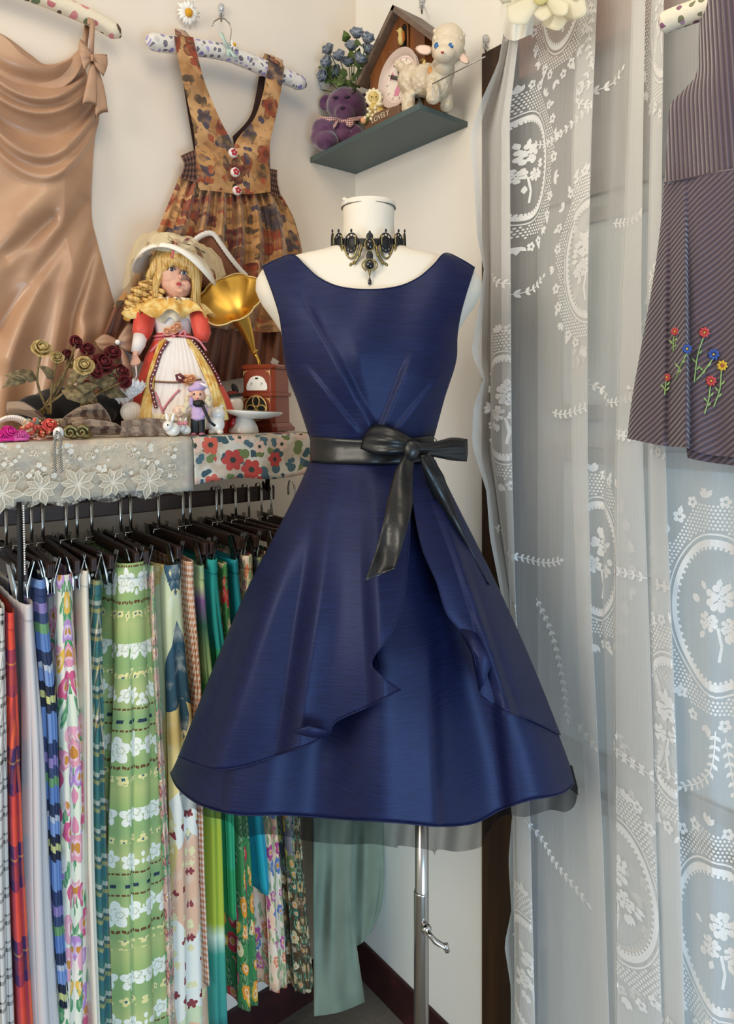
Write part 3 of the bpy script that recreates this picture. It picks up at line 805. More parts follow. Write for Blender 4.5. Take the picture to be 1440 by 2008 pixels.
h1 = thing('padded_hanger', 'cream padded hanger printed with pink and green leaves', 'hanger', PL(120, 10, .045))
mb = MB(); padtube(mb, [(-110, -62), (-30, -44), (60, -14), (130, 14), (190, 41), (238, 70)], .0175, PL, .045); mb.build('padding', M_PAD1, h1)
mb = MB(); c0 = PL(-30, -44, .045); mb.tube([c0 + Vector((0, 0, z)) + Vector((x, 0, 0)) for x, z in ((0, 0), (0, .05), (.01, .06), (.018, .075), (.01, .09), (-.006, .09), (-.012, .08))], .0018, 8); mb.build('hook', M_STEEL, h1)
h2 = thing('padded_hanger', 'lilac floral padded hanger with a mint ribbon holding the printed pinafore', 'hanger', PL(448, 100, .06))
mb = MB(); padtube(mb, [(286, 80), (340, 88), (400, 95), (452, 106), (520, 134), (560, 150), (600, 168)], .0195, PL, .06); mb.build('padding', M_PAD2, h2)
mb = MB(); mb.tube([PL(a, b_, .05) for a, b_ in ((451, 92), (452, 76), (454, 60), (450, 46), (441, 37), (430, 36), (420, 42), (416, 51))], .0016, 8); mb.build('hook', M_STEEL, h2)
mb = MB()
mb.ribbon([PL(447, 84, .084), PL(450, 95, .086), PL(449, 110, .084)], .014, (0, -1, .1), .001)
mb.ribbon([PL(449, 96, .087), PL(438, 75, .088), PL(433, 64, .088)], [.006, .009, .010], (0, -1, 0), .001)
mb.ribbon([PL(449, 96, .087), PL(458, 108, .088), PL(466, 112, .088)], [.006, .009, .010], (0, -1, 0), .001)
mb.build('ribbon', M_MINT, h2)
def daisy(mbp, mbc, c, out, r, n=14, droop=.25, seed=1):
    rnd = random.Random(seed); out = Vector(out).normalized(); a = out.orthogonal().normalized(); b_ = out.cross(a)
    for k in range(n):
        t = 2 * pi * k / n + rnd.uniform(-.12, .12); d = a * cos(t) + b_ * sin(t); s_ = d.cross(out); L = r * rnd.uniform(.8, 1.05); w = r * .19
        e = out * (-droop * L * rnd.uniform(.2, 1))
        mbp.add([c, c + d * L * .5 + s_ * w, c + d * L + e, c + d * L * .5 - s_ * w, c + d * L * .55 + out * L * .06], [[0, 1, 4], [1, 2, 4], [2, 3, 4], [3, 0, 4]])
    mbc.ell(c + out * r * .05, (r * .3,) * 3, 10, 6)
M_PETAL = mat('white_petal', '#f4f1ea', .7); M_YOLK = mat('yellow_stamen', '#d79a1c', .8)
dz = thing('daisy_flower', 'white artificial daisy pinned flat on the left wall', 'flower', PL(371, 30, .02))
a_, b_ = MB(), MB(); daisy(a_, b_, PL(370, 25, .022), (0, -1, -.35), .033, 16, .3, 3)
a_.build('petals', M_PETAL, dz, solid=.0008); b_.build('stamen', M_YOLK, dz)
a_, b_ = MB(), MB(); daisy(a_, b_, PL(459, 88, .085), (.4, -1, .3), .016, 10, .4, 5)
o = a_.build('small_daisy', M_PETAL, h2, solid=.0006); b_.build('stamen', M_YOLK, o)
def crystal_hook(px, py, pos, label, nrm):
    t = thing('crystal_wall_hook', label, 'hook', pos(px, py, 0.008))
    MB().box(pos(px, py, .003), (.012, .012, .03)).build('adhesive_plate', M_CRYS, t, bevel=.002)
    MB().ell(pos(px, py - 5, .009), (.0075, .0075, .009), 8, 5).build('crystal', M_CRYS, t, smooth=False)
    mb = MB(); mb.tube([pos(px, py + 6, .008), pos(px + 1, py + 14, .02), pos(px, py + 22, .03), pos(px - 1, py + 14, .044)], .0022, 8); mb.build('hook_arm', M_STEEL, t)
    return t
crystal_hook(434, 20, PL, 'small crystal wall hook above the lilac padded hanger', (0, -1, 0))
crystal_hook(953, 82, PR, 'small crystal wall hook on the right wall beside the lace curtain', (-1, 0, 0))
crystal_hook(828, 4, PR, 'small crystal wall hook above the wooden birdhouse clock', (-1, 0, 0))

# ---- printed velvet pinafore
def _pin(b):
    u, v = b.uv(); wob = b.noise(b.vec(u, v, 0.0), 9, 2, col=True); wx, wy, wz = b.sep(wob)
    uu = u + (wx - .5) * .05; vv = v + (wy - .5) * .05
    n = b.noise(b.vec(u, v, 0.0), 16, 4)
    base = b.mix(n.smooth(.38, .62), C('#c89a68'), C('#9a6a3c'))
    m1, e1, r1, d1 = b.flower(uu, vv, 15, .5, 5, .9, .35)
    col = b.ramp(r1, [(0, '#8e3f26'), (.25, '#4b3f45'), (.45, '#b98752'), (.6, '#6a2a22'), (.8, '#7d5b38')], True)
    rim = (d1 * 9.0).sin().smooth(.2, .8)
    c = b.mix(m1, base, b.mix(rim * .55, col, C('#3a2622')))
    m2, e2, r2, d2 = b.flower(uu + .33, vv + .21, 27, .40, 2, 1, .6)
    c = b.mix(m2 * (r2 > .45), c, b.ramp(r2, [(0, '#4b4150'), (.6, '#9c4a2c'), (.8, '#54412e')], True))
    w_ = b.noise(b.vec(u, v, 7.0), 42, 4); c = b.mix(w_.smooth(.45, .7) * .55, c, C('#b98d5c')); w2 = b.noise(b.vec(u, v, 3.0), 70, 4); c = b.mix(w2.smooth(.55, .7) * .5, c, C('#5a3a26'))
    return {'Base Color': c, 'bump': (b.noise(b.vec(u, v, 0.0), 260, 2), .0012, .5)}
M_PIN = mat('printed_velvet', rough=.8, fn=_pin, sheen=.35)
M_PINB = mat('brown_velvet', '#7a4a32', .8, sheen=.3)
M_PIND = mat('dark_velvet_back', '#2a1412', .8, sheen=.2)
M_TRIM = mat('white_crochet_trim', '#e3ddd6', .8)
pn = thing('printed_pinafore', 'tan floral velvet pinafore dress with three flower buttons on padded hanger', 'dress', PL(450, 700, .03))
o, _ = wpan(coons([(352, 100), (364, 104)], [(382, 304), (394, 300)], [(352, 100), (362, 180), (382, 304)], [(364, 104), (378, 190), (394, 300)], 4, 30), lambda p, u, v: .03, 1, .022, 'back_strap', M_PIND, pn)
o, _ = wpan(coons([(508, 150), (521, 148)], [(456, 288), (470, 300)], [(508, 150), (492, 225), (456, 268)], [(521, 148), (505, 240), (462, 300)], 6, 30), lambda p, u, v: .03, 1, .022, 'back_strap', M_PIND, pn)
def bibp(p, u, v): return .085 - .025 * sst(90, 260, p[1]) + .004 * sin(p[1] * .06 + p[0] * .03)
g = coons([(342, 74), (360, 71), (379, 73)], [(389, 372), (430, 376), (465, 381)], [(342, 74), (352, 130), (366, 190), (381, 262), (384, 320), (389, 372)], [(379, 73), (388, 110), (403, 165), (432, 235), (457, 288), (465, 381)], 24, 80)
wpan(g, bibp, 1, .03, 'front_bib', M_PIN, pn)
g = coons([(527, 118), (543, 121), (558, 130)], [(464, 381), (500, 380), (531, 376)], [(527, 118), (520, 165), (500, 230), (459, 288), (464, 381)], [(558, 130), (551, 180), (541, 230), (530, 280), (530, 320), (531, 376)], 24, 80)
wpan(g, lambda p, u, v: bibp(p, u, v) + .002, 1, .03, 'front_bib', M_PIN, pn)
mb = MB(); mb.ribbon([PL(361, 76, .084), PL(360, 66, .07), PL(357, 70, .045), PL(357, 100, .03)], .042, (0, -1, .3), .002); mb.build('strap_turn', M_PIN, pn); mb = MB(); mb.ribbon([PL(543, 126, .084), PL(543, 113, .07), PL(530, 115, .045), PL(516, 148, .03)], .036, (0, -1, .3), .002); mb.build('strap_turn', M_PIN, pn)
def shir(p, u, v): return .055 + .006 * sin(u * 30) - .004 * sin(v * 30)
wpan(coons([(354, 306), (366, 300), (386, 292)], [(352, 349), (390, 356)], [(354, 306), (361, 325), (352, 349)], [(386, 292), (390, 356)], 40, 20), shir, 1, .025, 'elastic_side', M_PINB, pn)
wpan(coons([(529, 331), (544, 333)], [(530, 378), (552, 386)], [(529, 331), (530, 378)], [(544, 333), (545, 358), (552, 386)], 30, 20), shir, 1, .025, 'elastic_side', M_PINB, pn)
def gath(p, u, v):
    e = min(1, min(u, 1 - u) * 8)
    w = u * 46 + .6 * sin(u * 20) + v * 1.2
    return .04 + (.012 + .05 * v) * e * (.55 + .45 * sin(w)) + .01 * e * sin(u * 90) * (1 - v)
g = coons([(352, 346), (395, 362), (430, 374), (465, 380), (500, 379), (531, 374), (553, 384)], [(222, 602), (300, 628), (400, 640), (500, 652), (596, 646)],
          [(352, 346), (330, 400), (305, 460), (262, 540), (222, 602)], [(553, 384), (577, 430), (592, 490), (600, 570), (596, 646)], 150, 60)
wpan(g, gath, 1, .02, 'skirt', M_PIN, pn)
g = coons([(224, 600), (300, 626), (400, 638), (500, 650), (594, 644)], [(204, 655), (300, 720), (420, 746), (470, 742), (592, 720)], [(224, 600), (204, 655)], [(594, 644), (592, 720)], 150, 24)
wpan(g, lambda p, u, v: .05 + .03 * (.5 + .5 * sin(u * 60 + v * 2)) * (.4 + .6 * v) + .006 * sin(u * 140), 1, .02, 'ruffle', M_PINB, pn)
# pocket flap and crochet trim
wpan(coons([(380, 480), (398, 464), (418, 459)], [(400, 560), (440, 560), (478, 538)], [(380, 480), (385, 520), (400, 560)], [(418, 459), (446, 500), (478, 538)], 16, 16), lambda p, u, v: .105 + .004 * sin(u * 9), 1, .07, 'pocket', M_PINB, pn)
tr = [PL(a, c, .113) for a, c in ((378, 474), (395, 462), (410, 457), (421, 461), (432, 476), (450, 502), (468, 525), (484, 542))]
mb = MB(); tp = poly(tr, 40); mb.ribbon(tp, [.011 + .002 * (k % 2) for k in range(41)], (0, -1, 0), .0015); mb.build('lace_trim', M_TRIM, pn)
M_BTNW = mat('button_rim', '#e8dcd6', .3); M_BTNR = mat('button_red', '#b3222c', .35)
for a, c in ((457, 300), (461, 338), (465, 374)):
    pc = PL(a, c, .082); o = MB().lathe([(.004, .006), (.0085, .006), (.011, .004), (.0115, 0), (.0115, -.003)], 20, pc, axis=(0, -1, 0)).build('button', M_BTNW, pn)
    mb = MB()
    for k in range(5): mb.ell(pc + Vector((.0052 * cos(k * 1.2566 + .3), -.0065, .0052 * sin(k * 1.2566 + .3))), (.0036, .0015, .0036), 8, 5)
    mb.build('button_flower', M_BTNR, o)
    MB().ell(pc + Vector((0, -.0075, 0)), (.0018, .0015, .0018), 8, 5).build('button_eye', M_BTNW, o)
# ------------------------------------------------------------------ rack shelf, rail, skirts
SHZ = 1.578                                    # top of the shelf board
XEND = PL(611, 850, .33).x                     # right end of the shelf
M_BOARD = mat('white_shelf_board', '#d8d2c8', .6)
M_RAIL = wood('dark_rail_wood', '#2a160b', '#41240f', 5, axis=0)
M_IRON = mat('black_iron', '#171412', .5, .6)
sh = thing('wall_shelf', 'long white shelf board over the skirt rail on the left wall', 'shelf', (XEND - .8, -.16, SHZ - .02))
MB().box(((XEND - 2.6) / 2, -.165, SHZ - .011), (XEND + 2.6, .318, .018)).build('board', M_BOARD, sh, smooth=False, bevel=.002)
RZ, RP = 1.434, .17
rl = thing('clothes_rail', 'dark wooden clothes rail hung below the white shelf', 'rail', (XEND - .8, -RP, RZ))
MB().box(((XEND - 2.6) / 2, -RP, RZ), (XEND + 2.6, .016, .034)).build('bar', M_RAIL, rl, smooth=False, bevel=.003)
for xx in (XEND - .03, XEND - 1.4):
    mb = MB(); mb.ribbon([(xx, -RP - .02, SHZ - .02), (xx, -RP - .035, SHZ - .06), (xx, -RP - .02, RZ + .01), (xx, -RP, RZ + .022)], .014, (1, 0, 0), .004)
    mb.build('bracket', M_IRON, rl)

# cloths over the front edge
def _lacebase(b):
    u, v = b.uv(); n = b.noise(b.vec(u, v, 0.0), 26, 4); w = b.noise(b.vec(u * 60, v * 14, 0.0), 1.0, 2); n2 = b.noise(b.vec(u, v, 5.0), 14, 2)
    c = b.ramp(n, [(.25, '#b3a094'), (.45, '#cdbfa8'), (.6, '#b5ada0'), (.75, '#c2a198')])
    c = b.mix(n2.smooth(.55, .7) * .5, c, C('#8b9296'))
    return {'Base Color': c, 'bump': (w, .002, .5)}
M_RUN1 = mat('pastel_print_runner', rough=.8, fn=_lacebase)
def _flor(b):
    u, v = b.uv(); m1, e1, r1, d1 = b.flower(u, v, 20, .48, 6, .9, .3); m2, e2, r2, d2 = b.flower(u + .37, v + .11, 30, .45, 2, 1, .5)
    n = b.noise(b.vec(u, v, 0.0), 22, 3)
    c = b.mix(n.smooth(.4, .6), C('#cfc8ba'), C('#b9a792'))
    c = b.mix(m2, c, b.ramp(r2, [(0, '#37525a'), (.4, '#6c7a48'), (.7, '#4a6570')], True))
    c = b.mix(m1 * (r1 > .3), c, b.ramp(r1, [(0, '#b5423c'), (.45, '#b5423c'), (.6, '#c65a48'), (.8, '#d8b8a6')], True))
    c = b.mix(e1 * (r1 > .3), c, C('#2e3a34'))
    return {'Base Color': c}
M_RUN2 = mat('floral_print_runner', rough=.75, fn=_flor)
def runner(name, label, xa, xb, drop, m, wav):
    P = []; U = []; n = 90
    for i, (p, z) in enumerate([(.02, SHZ + .0005), (.18, SHZ + .0008), (.31, SHZ + .001), (.332, SHZ - .001), (.3365, SHZ - .010)] + [(.337 + .0006 * k, SHZ - .010 - drop * k / 8) for k in range(1, 9)]):
        row = []; ur = []
        for k in range(n + 1):
            x = lerp(xa, xb, k / n); s_ = max(0, (i - 4) / 8)
            row.append(Vector((x, -p - s_ * wav * (.5 + .5 * sin(x * 60 + sin(x * 23))), z + .004 * s_ * sin(x * 30)))); ur.append((x, p - z))
        P.append(row); U.append(ur)
    o = MB().grid(P, U).build(name, m, None, loc=((xa + xb) / 2, -.17, SHZ), solid=.0012)
    return o
xs = PL(376, 900, .335).x
r1 = thing('lace_runner', 'pastel shelf runner with white lily lace edging at the left', 'cloth', ((xs - 2.2) / 2, -.3, SHZ))
o = runner('print_cloth', '', xs - 1.1, xs, .088, M_RUN1, .004); o.parent = r1; o.location = o.location - ORG[r1.name]; 
r2 = runner('floral_runner', '', xs + .003, XEND + .004, .078, M_RUN2, .005)
tag(r2, 'red and blue floral cloth runner hanging off the shelf end', 'cloth')
# lace overlay
def lacemask(b, fac):
    u, v = b.uv(); vo = b.vor(b.vec(u, v, 0.0), 170, .8); d = S(b, vo.outputs['Distance'])
    n = b.noise(b.vec(u, v, 0.0), 60, 3)
    return ((d < .33) * .35 + n.smooth(.5, .62) * .5 + .12).min(1.0)
M_LACE1 = sheer('cream_lace', '#e9e2d2', .3, .6, lacemask)
M_LACEW = mat('cream_lace_thread', '#e8e0d0', .8)
M_LILY = sheer('cream_lily_net', '#e6ddc9', .62, .85)
xl = PL(357, 900, .34).x
P = []; U = []
for j in range(13):
    row = []; ur = []
    for k in range(121):
        x = lerp(xs - 1.1, xl, k / 120); s_ = j / 12
        bot = .092 + .012 * abs(sin(x * 44)) ; z = SHZ - .006 - bot * s_
        row.append(Vector((x, -.3405 - .0035 * s_ - .004 * s_ * (.5 + .5 * sin(x * 60 + sin(x * 23))), z))); ur.append((x, z))
    P.append(row); U.append(ur)
lc = MB().grid(P, U).build('lace_overlay', M_LACE1, r1)
def lily(mb, c, r, n, out=Vector((0, -1, 0)), rot=0.0, fill=None):
    a = Vector((1, 0, 0)); b_ = Vector((0, 0, 1))
    for k in range(n):
        t = 2 * pi * k / n + rot; d = a * cos(t) + b_ * sin(t); s_ = a * -sin(t) + b_ * cos(t)
        L = r * (1.0 if k % 2 else .82); w = r * .21
        vs = [c + out * .0005, c + d * L * .3 + s_ * w * .7 + out * .002, c + d * L * .62 + s_ * w + out * .0025, c + d * L + out * .001, c + d * L * .62 - s_ * w + out * .0025, c + d * L * .3 - s_ * w * .7 + out * .002, c + d * L * .5 + out * .001]
        if fill: fill.add(vs, [[0, 1, 6], [1, 2, 6], [2, 3, 6], [3, 4, 6], [4, 5, 6], [5, 0, 6]])
        mb.tube([vs[0], vs[6], vs[3]], .0005, 4); mb.tube([vs[0], vs[1], vs[2], vs[3], vs[4], vs[5], vs[0]], .0007, 4, cap=False)
for i, (a, c) in enumerate(((-70, 975), (3, 968), (80, 958), (153, 950), (221, 946), (292, 943))):
    mb = MB(); fl_ = MB(); lily(mb, PL(a, c, .352), .034 if i % 2 else .030, 8, rot=.3 + i * .37, fill=fl_); o = mb.build('lace_lily', M_LACEW, r1); fl_.build('petals', M_LILY, o)
mb = MB(); rnd = random.Random(4)
for i in range(70):
    c = PL(rnd.uniform(-60, 345), rnd.uniform(868, 935), .347); r = rnd.uniform(.003, .006)
    for k in range(5):
        t = k * 1.2566 + i; d = Vector((cos(t), 0, sin(t))) * r; s_ = Vector((-sin(t), 0, cos(t))) * r * .45
        mb.add([c, c + d * .6 + s_ - Vector((0, .001, 0)), c + d, c + d * .6 - s_ - Vector((0, .001, 0))], [[0, 1, 2], [0, 2, 3]])
for i in range(34):
    c = PL(rnd.uniform(-60, 345), rnd.uniform(872, 940), .346); r = rnd.uniform(.005, .009); a0 = rnd.uniform(0, 6)
    mb.tube([c + Vector((r * (1 - t / 16) * cos(a0 + t * .55), 0, r * (1 - t / 16) * sin(a0 + t * .55))) for t in range(14)], .0007, 4)
o = mb.build('lace_sprigs', M_LACEW, r1); o['kind'] = 'stuff'

# ---- clip hangers
M_HWOOD = wood('dark_hanger_wood', '#24150e', '#3a2216', 6, axis=1)
M_CLIP = mat('clip_metal', '#b6b2aa', .25, 1.0)
def make_hanger(label):
    hp = Vector((0, 0, 0)); t = thing('clip_hanger', label, 'hanger', hp, 'clip hangers on the rail')
    mb = MB(); mb.ribbon([Vector((0, -a, z)) for a, z in ((-.014, -.012), (-.0145, .008), (-.010, .022), (0, .027), (.010, .022), (.0145, .010), (.016, -.02), (.016, -.052))], .0055, (0, -1, 0), .0016)
    mb.box((-.004, -.016, -.053), (.014, .003, .003)); mb.tube([(-.010, -.016, -.053), (-.010, -.010, -.07)], .0013, 6); mb.build('hook', M_CLIP, t)
    MB().box((-.010, 0, -.080), (.010, .29, .024)).build('wood_bar', M_HWOOD, t, smooth=False, bevel=.002)
    for a in (-.125, .125):
        mb = MB()
        for s_ in (-1, 1):
            mb.prism([(-.010 + s_ * .0155, -a - .008, -.062), (-.010 + s_ * .0155, -a + .008, -.062), (-.010 + s_ * .0035, -a + .010, -.104), (-.010 + s_ * .0045, -a + .010, -.122), (-.010 + s_ * .0045, -a - .010, -.122), (-.010 + s_ * .0035, -a - .010, -.104)], (s_ * .0014, 0, 0))
        mb.tube([(-.010, -a - .008, -.100), (-.010, -a + .008, -.100)], .003, 8)
        mb.build('clip', M_CLIP, t, smooth=False)
    return t
HX = [(10, 'leftmost, over the black and white plaid skirt'), (38, 'over the red checked skirt'), (60, 'over the white skirt'), (84, 'over the blue banded skirt'), (130, 'over the pink tulip skirt'), (150, 'over the cream skirt'), (178, 'over the teal plaid skirt'), (236, 'over the green hibiscus skirt'), (256, 'over the faded pink skirt'), (310, 'over the patchwork skirt'), (358, 'over the red gingham skirt'), (372, 'over the lime skirt'), (424, 'over the turquoise crochet skirt'), (434, 'over the fruit print skirt'), (462, 'over the teal skirt'), (486, 'over the peach blossom skirt'), (512, 'beside the navy dress waist'), (531, 'nearest the navy dress'), (577, 'half hidden behind the navy dress')]
proto = None
for i, (hx, w) in enumerate(HX):
    lab = 'dark wooden clip hanger on the rail ' + w
    loc = Vector((PL(hx, 1000, RP + .012).x, -RP, RZ)); R = (0, 0, radians(random.Random(i).uniform(-5, 5)))
    if proto is None:
        proto = make_hanger(lab); proto.location = loc; proto.rotation_euler = R; ORG[proto.name] = loc; h = proto
    else:
        h = copy_tree(proto, loc, R); h['label'] = lab

# ---- skirt fabrics
def plaid(name, per, us, vs, rough=.8, ang=0.0):
    def fn(b):
        u, v = b.uv()
        cu = b.ramp((u / per).fract(), us, True); cv = b.ramp((v / per + ang * u).fract(), vs, True)
        tw = ((u + v) * 2600).sin().smooth(-.6, .6)
        return {'Base Color': b.mix(tw * .3 + .35, cu, cv), 'bump': (b.noise(b.vec(u, v, 0.0), 300, 2), .0006, .5)}
    return mat(name, rough=rough, fn=fn)
def bands(name, stops, per, rough=.8, wob=0.0, interp_=True):
    def fn(b):
        u, v = b.uv(); vv = v
        if wob: vv = v + (b.noise(b.vec(u * 20, v * 3, 0.0), 1.0, 2) - .5) * wob
        return {'Base Color': b.ramp((vv / per).fract(), stops, interp_)}
    return mat(name, rough=rough, fn=fn)
def floral(name, base, cols, sc=22, size=.46, pet=5, leaf='#4f8a5c', lsc=30, rough=.75, keep=.25, base2=None):
    def fn(b):
        u, v = b.uv(); w = b.noise(b.vec(u, v, 0.0), 20, 2, col=True); wx, wy, _ = b.sep(w); uu = u + (wx - .5) * .02; vv = v + (wy - .5) * .02
        c = C(base)
        if base2: c = b.mix(b.noise(b.vec(u, v, 2.0), 7, 2).smooth(.4, .6), C(base), C(base2))
        if leaf:
            m2, e2, r2, d2 = b.flower(uu * 1.6 + .3, vv * .8 + .2, lsc, .55, 2, 1, .6)
            c = b.mix(m2 * (r2 > .35), c, b.mix((d2 * 12.0).sin().smooth(-.2, .4) * .5, C(leaf), C('#a9c79c')))
        m1, e1, r1, d1 = b.flower(uu, vv, sc, size, pet, .95, .3)
        k = len(cols); col = b.ramp(r1, [(keep + (1 - keep) * i / k if i else 0.0, x) for i, x in enumerate(cols)], True)
        shade = b.mix((d1 * 7.0).sin().smooth(.1, .9) * .35, col, C('#ffffff'))
        c = b.mix(m1 * (r1 > keep), c, shade); c = b.mix(e1 * (r1 > keep), c, C('#c98a3a'))
        return {'Base Color': c}
    return mat(name, rough=rough, fn=fn)
def _hib(b):
    u, v = b.uv(); P_ = .30; t = (v / P_).fract()
    c = b.ramp(t, [(0, '#9fb86f'), (.12, '#b6c07a'), (.22, '#93b070'), (.4, '#a9bd78'), (.55, '#8fae74'), (.7, '#b9c27e'), (.85, '#94b172')])
    def row(t0, sz, ph, pet, c):
        cu = u / sz + ph; du = (cu.fract() - .5) * sz; dv = (t - t0) * P_ + (cu.floor() * 2.1).sin() * .005
        r = (du * du + dv * dv).sqrt(); ang = dv.atan2(du) + cu.floor() * 1.3
        lim = ((ang * (pet / 2.0)).sin().abs() * .42 + .58) * sz * .50
        m_ = r < lim; vein = ((r / lim - .42).abs() < .07).max(((ang * (pet / 2.0)).sin().abs() < .12) * (r < lim * .9))
        return b.mix(m_, c, b.mix(vein * .55, C('#f2f1e4'), C('#8fa065')))
    for t0, sz, ph, pet in ((.37, .052, 0.0, 5), (.37, .030, .25, 5), (.68, .034, .3, 5), (.965, .042, .6, 5)): c = row(t0, sz, ph, pet, c)
    m2, e2, r2, d2 = b.flower(u * 1.0 + .1, v + .07, 44, .5, 4, .3, .5)
    w2 = ((t > .14) * (t < .20)).max((t > .79) * (t < .85))
    c = b.mix(m2 * w2, c, C('#ecdf9a')); c = b.mix(e2 * w2, c, C('#2f6470'))
    zig = ((u * 55).fract() - .5).abs() * .055
    w3 = ((t - .245 - zig * .4).abs() < .009).max((t - .475).abs() < .006).max((t - .605).abs() < .006)
    dash = ((u * 120).fract() < .72)
    c = b.mix(w3 * dash, c, C('#6a4526'))
    w4 = ((t - .53).abs() < .011) * ((u * 42).fract() < .5)
    c = b.mix(w4, c, C('#27384a'))
    return {'Base Color': c}
M_HIB = mat('green_hibiscus_print', rough=.75, fn=_hib)
def _patch(b):
    u, v = b.uv(); n = b.noise(b.vec(u, v, 0.0), 6, 1, col=True); x, y, z = b.sep(n)
    vo = b.vor(b.vec(u + (x - .5) * .08, v * .55 + (y - .5) * .06, 0.0), 10, 1.0); rc = b.sep(S(b, vo.outputs['Color']))
    c = b.ramp(rc[0], [(0, '#2f5468'), (.2, '#e6d08a'), (.36, '#e9e7dc'), (.52, '#cfd8b0'), (.66, '#e2b596'), (.8, '#34596c'), (.9, '#d9c07a')], True)
    wash = b.noise(b.vec(u, v, 4.0), 24, 3); c = b.mix(wash.smooth(.5, .75) * .45, c, C('#eef0e2'))
    m1, e1, r1, d1 = b.flower(u, v, 40, .42, 4, .8, .5)
    c = b.mix(m1 * (r1 > .6) * (rc[1] > .4), c, b.ramp(r1, [(0, '#e6dca8'), (.75, '#8c3a3e'), (.88, '#e6dca8')], True))
    return {'Base Color': c}
M_PATCH = mat('pastel_patchwork_print', rough=.75, fn=_patch)
M_SK = {
 'bw': plaid('black_white_plaid', .045, [(0, '#d9d4cc'), (.45, '#1b1a1a'), (.55, '#d9d4cc'), (.7, '#1b1a1a'), (.76, '#d9d4cc'), (.84, '#1b1a1a')], [(0, '#d9d4cc'), (.4, '#1b1a1a'), (.55, '#cfcac2'), (.72, '#1b1a1a'), (.80, '#d9d4cc')]),
 'red': plaid('red_purple_check', .16, [(0, '#e2503c'), (.3, '#5b2a44'), (.5, '#e8683e'), (.62, '#4a2a5c'), (.8, '#d93a34')], [(0, '#e8503a'), (.22, '#42275a'), (.34, '#7a3a4a'), (.5, '#3c2a60'), (.54, '#c9a052'), (.56, '#3c2a60'), (.7, '#ef5a3a')]),
 'white': mat('pale_grey_cotton', '#cfc8c6', .7),
 'blue': bands('blue_banded_cotton', [(0, '#2c3c66'), (.1, '#6d8bc0'), (.3, '#22283e'), (.36, '#c9c886'), (.41, '#22283e'), (.47, '#7a96c8'), (.56, '#b9bfca'), (.6, '#2a3656'), (.68, '#5f80b8'), (.80, '#6d9a6a'), (.86, '#3a4a70'), (.93, '#8a7ab0')], .26, wob=.02),
 'tulip': floral('pink_tulip_print', '#eee3d4', ['#df8fa8', '#e4a3b4', '#d25a82', '#e8b94c', '#b98cc4', '#e29aa8'], 17, .56, 3, '#4d8f60', 24, keep=.2, base2='#dfe3cc'),
 'cream': mat('cream_crinkle_cotton', '#e3dac8', .8),
 'teal': plaid('teal_yellow_plaid', .05, [(0, '#2c6a6e'), (.4, '#c3b45a'), (.5, '#d8d4c4'), (.62, '#6a4a3e'), (.74, '#3a7a74')], [(0, '#2f5f66'), (.35, '#b4a552'), (.5, '#3a3f3e'), (.62, '#d0ccb8'), (.78, '#3c6a5a')]),
 'hib': M_HIB,
 'pink': floral('faded_pink_print', '#c7a596', ['#9c5a62', '#8aa07c', '#d8c0a8'], 40, .5),
 'patch': M_PATCH,
 'ging': plaid('red_mini_gingham', .012, [(0, '#e9e2d4'), (.5, '#b5413e')], [(0, '#e4d8c0'), (.5, '#c2883e')]),
 'lime': bands('lime_to_teal_dip_dye', [(0, '#6fa45a'), (.08, '#3e8a48'), (.12, '#9ab87a'), (.2, '#2d6a58'), (.25, '#7d5a96'), (.28, '#b6c890'), (.36, '#2c7f80'), (.55, '#3b9a86'), (.585, '#cfe0cc'), (.61, '#a9b93a'), (.8, '#9fb038'), (.86, '#6fa45a')], 1.0, wob=.03, interp_=False),
 'turq': bands('turquoise_and_green', [(0, '#2c9a68'), (.15, '#1f9a96'), (.36, '#2c9a5e'), (.7, '#2fa274')], 1.0),
 'fruit': floral('green_fruit_print', '#3d8248', ['#c8343c', '#e0912c', '#b83a5c', '#d8a62e', '#e2d2a0'], 22, .5, 1, '#2a5e34', 30, keep=.3),
 'tealx': bands('bright_teal_satin', [(0, '#157f8e'), (.3, '#16808c'), (.4, '#1f9fb4'), (.8, '#1c98ac'), (.95, '#157f8e')], 1.0, rough=.45, interp_=False),
 'peach': floral('white_blossom_print', '#e6d6c2', ['#a83f7c', '#d87a52', '#b4508a', '#5a74a4', '#cf6a84'], 26, .5, 6, '#8a9a6a', 40, keep=.35, base2='#e8b894'),
 'dark': floral('navy_meadow_print', '#37404a', ['#c98a2c', '#8a8f9a', '#5b6f3c', '#c9b23a'], 20, .5, 5, '#4a6a4a', 24, keep=.2, base2='#8a8690'),
 'brown': floral('brown_paisley_print', '#4a3a24', ['#8a7448', '#2f5a44', '#b79a62', '#6a5030', '#c9b88c'], 34, .55, 5, '#2e4a38', 40, keep=.1),
 'sage': mat('sage_linen', '#8c9a86', .85, fn=lambda b: {'Base Color': b.mix(b.noise(b.tc('Object'), 5, 4).smooth(.3, .7), C('#7d8c7a'), C('#9aa894')), 'bump': (b.noise(b.tc('Object'), 14, 4), .006, .5)}),
}
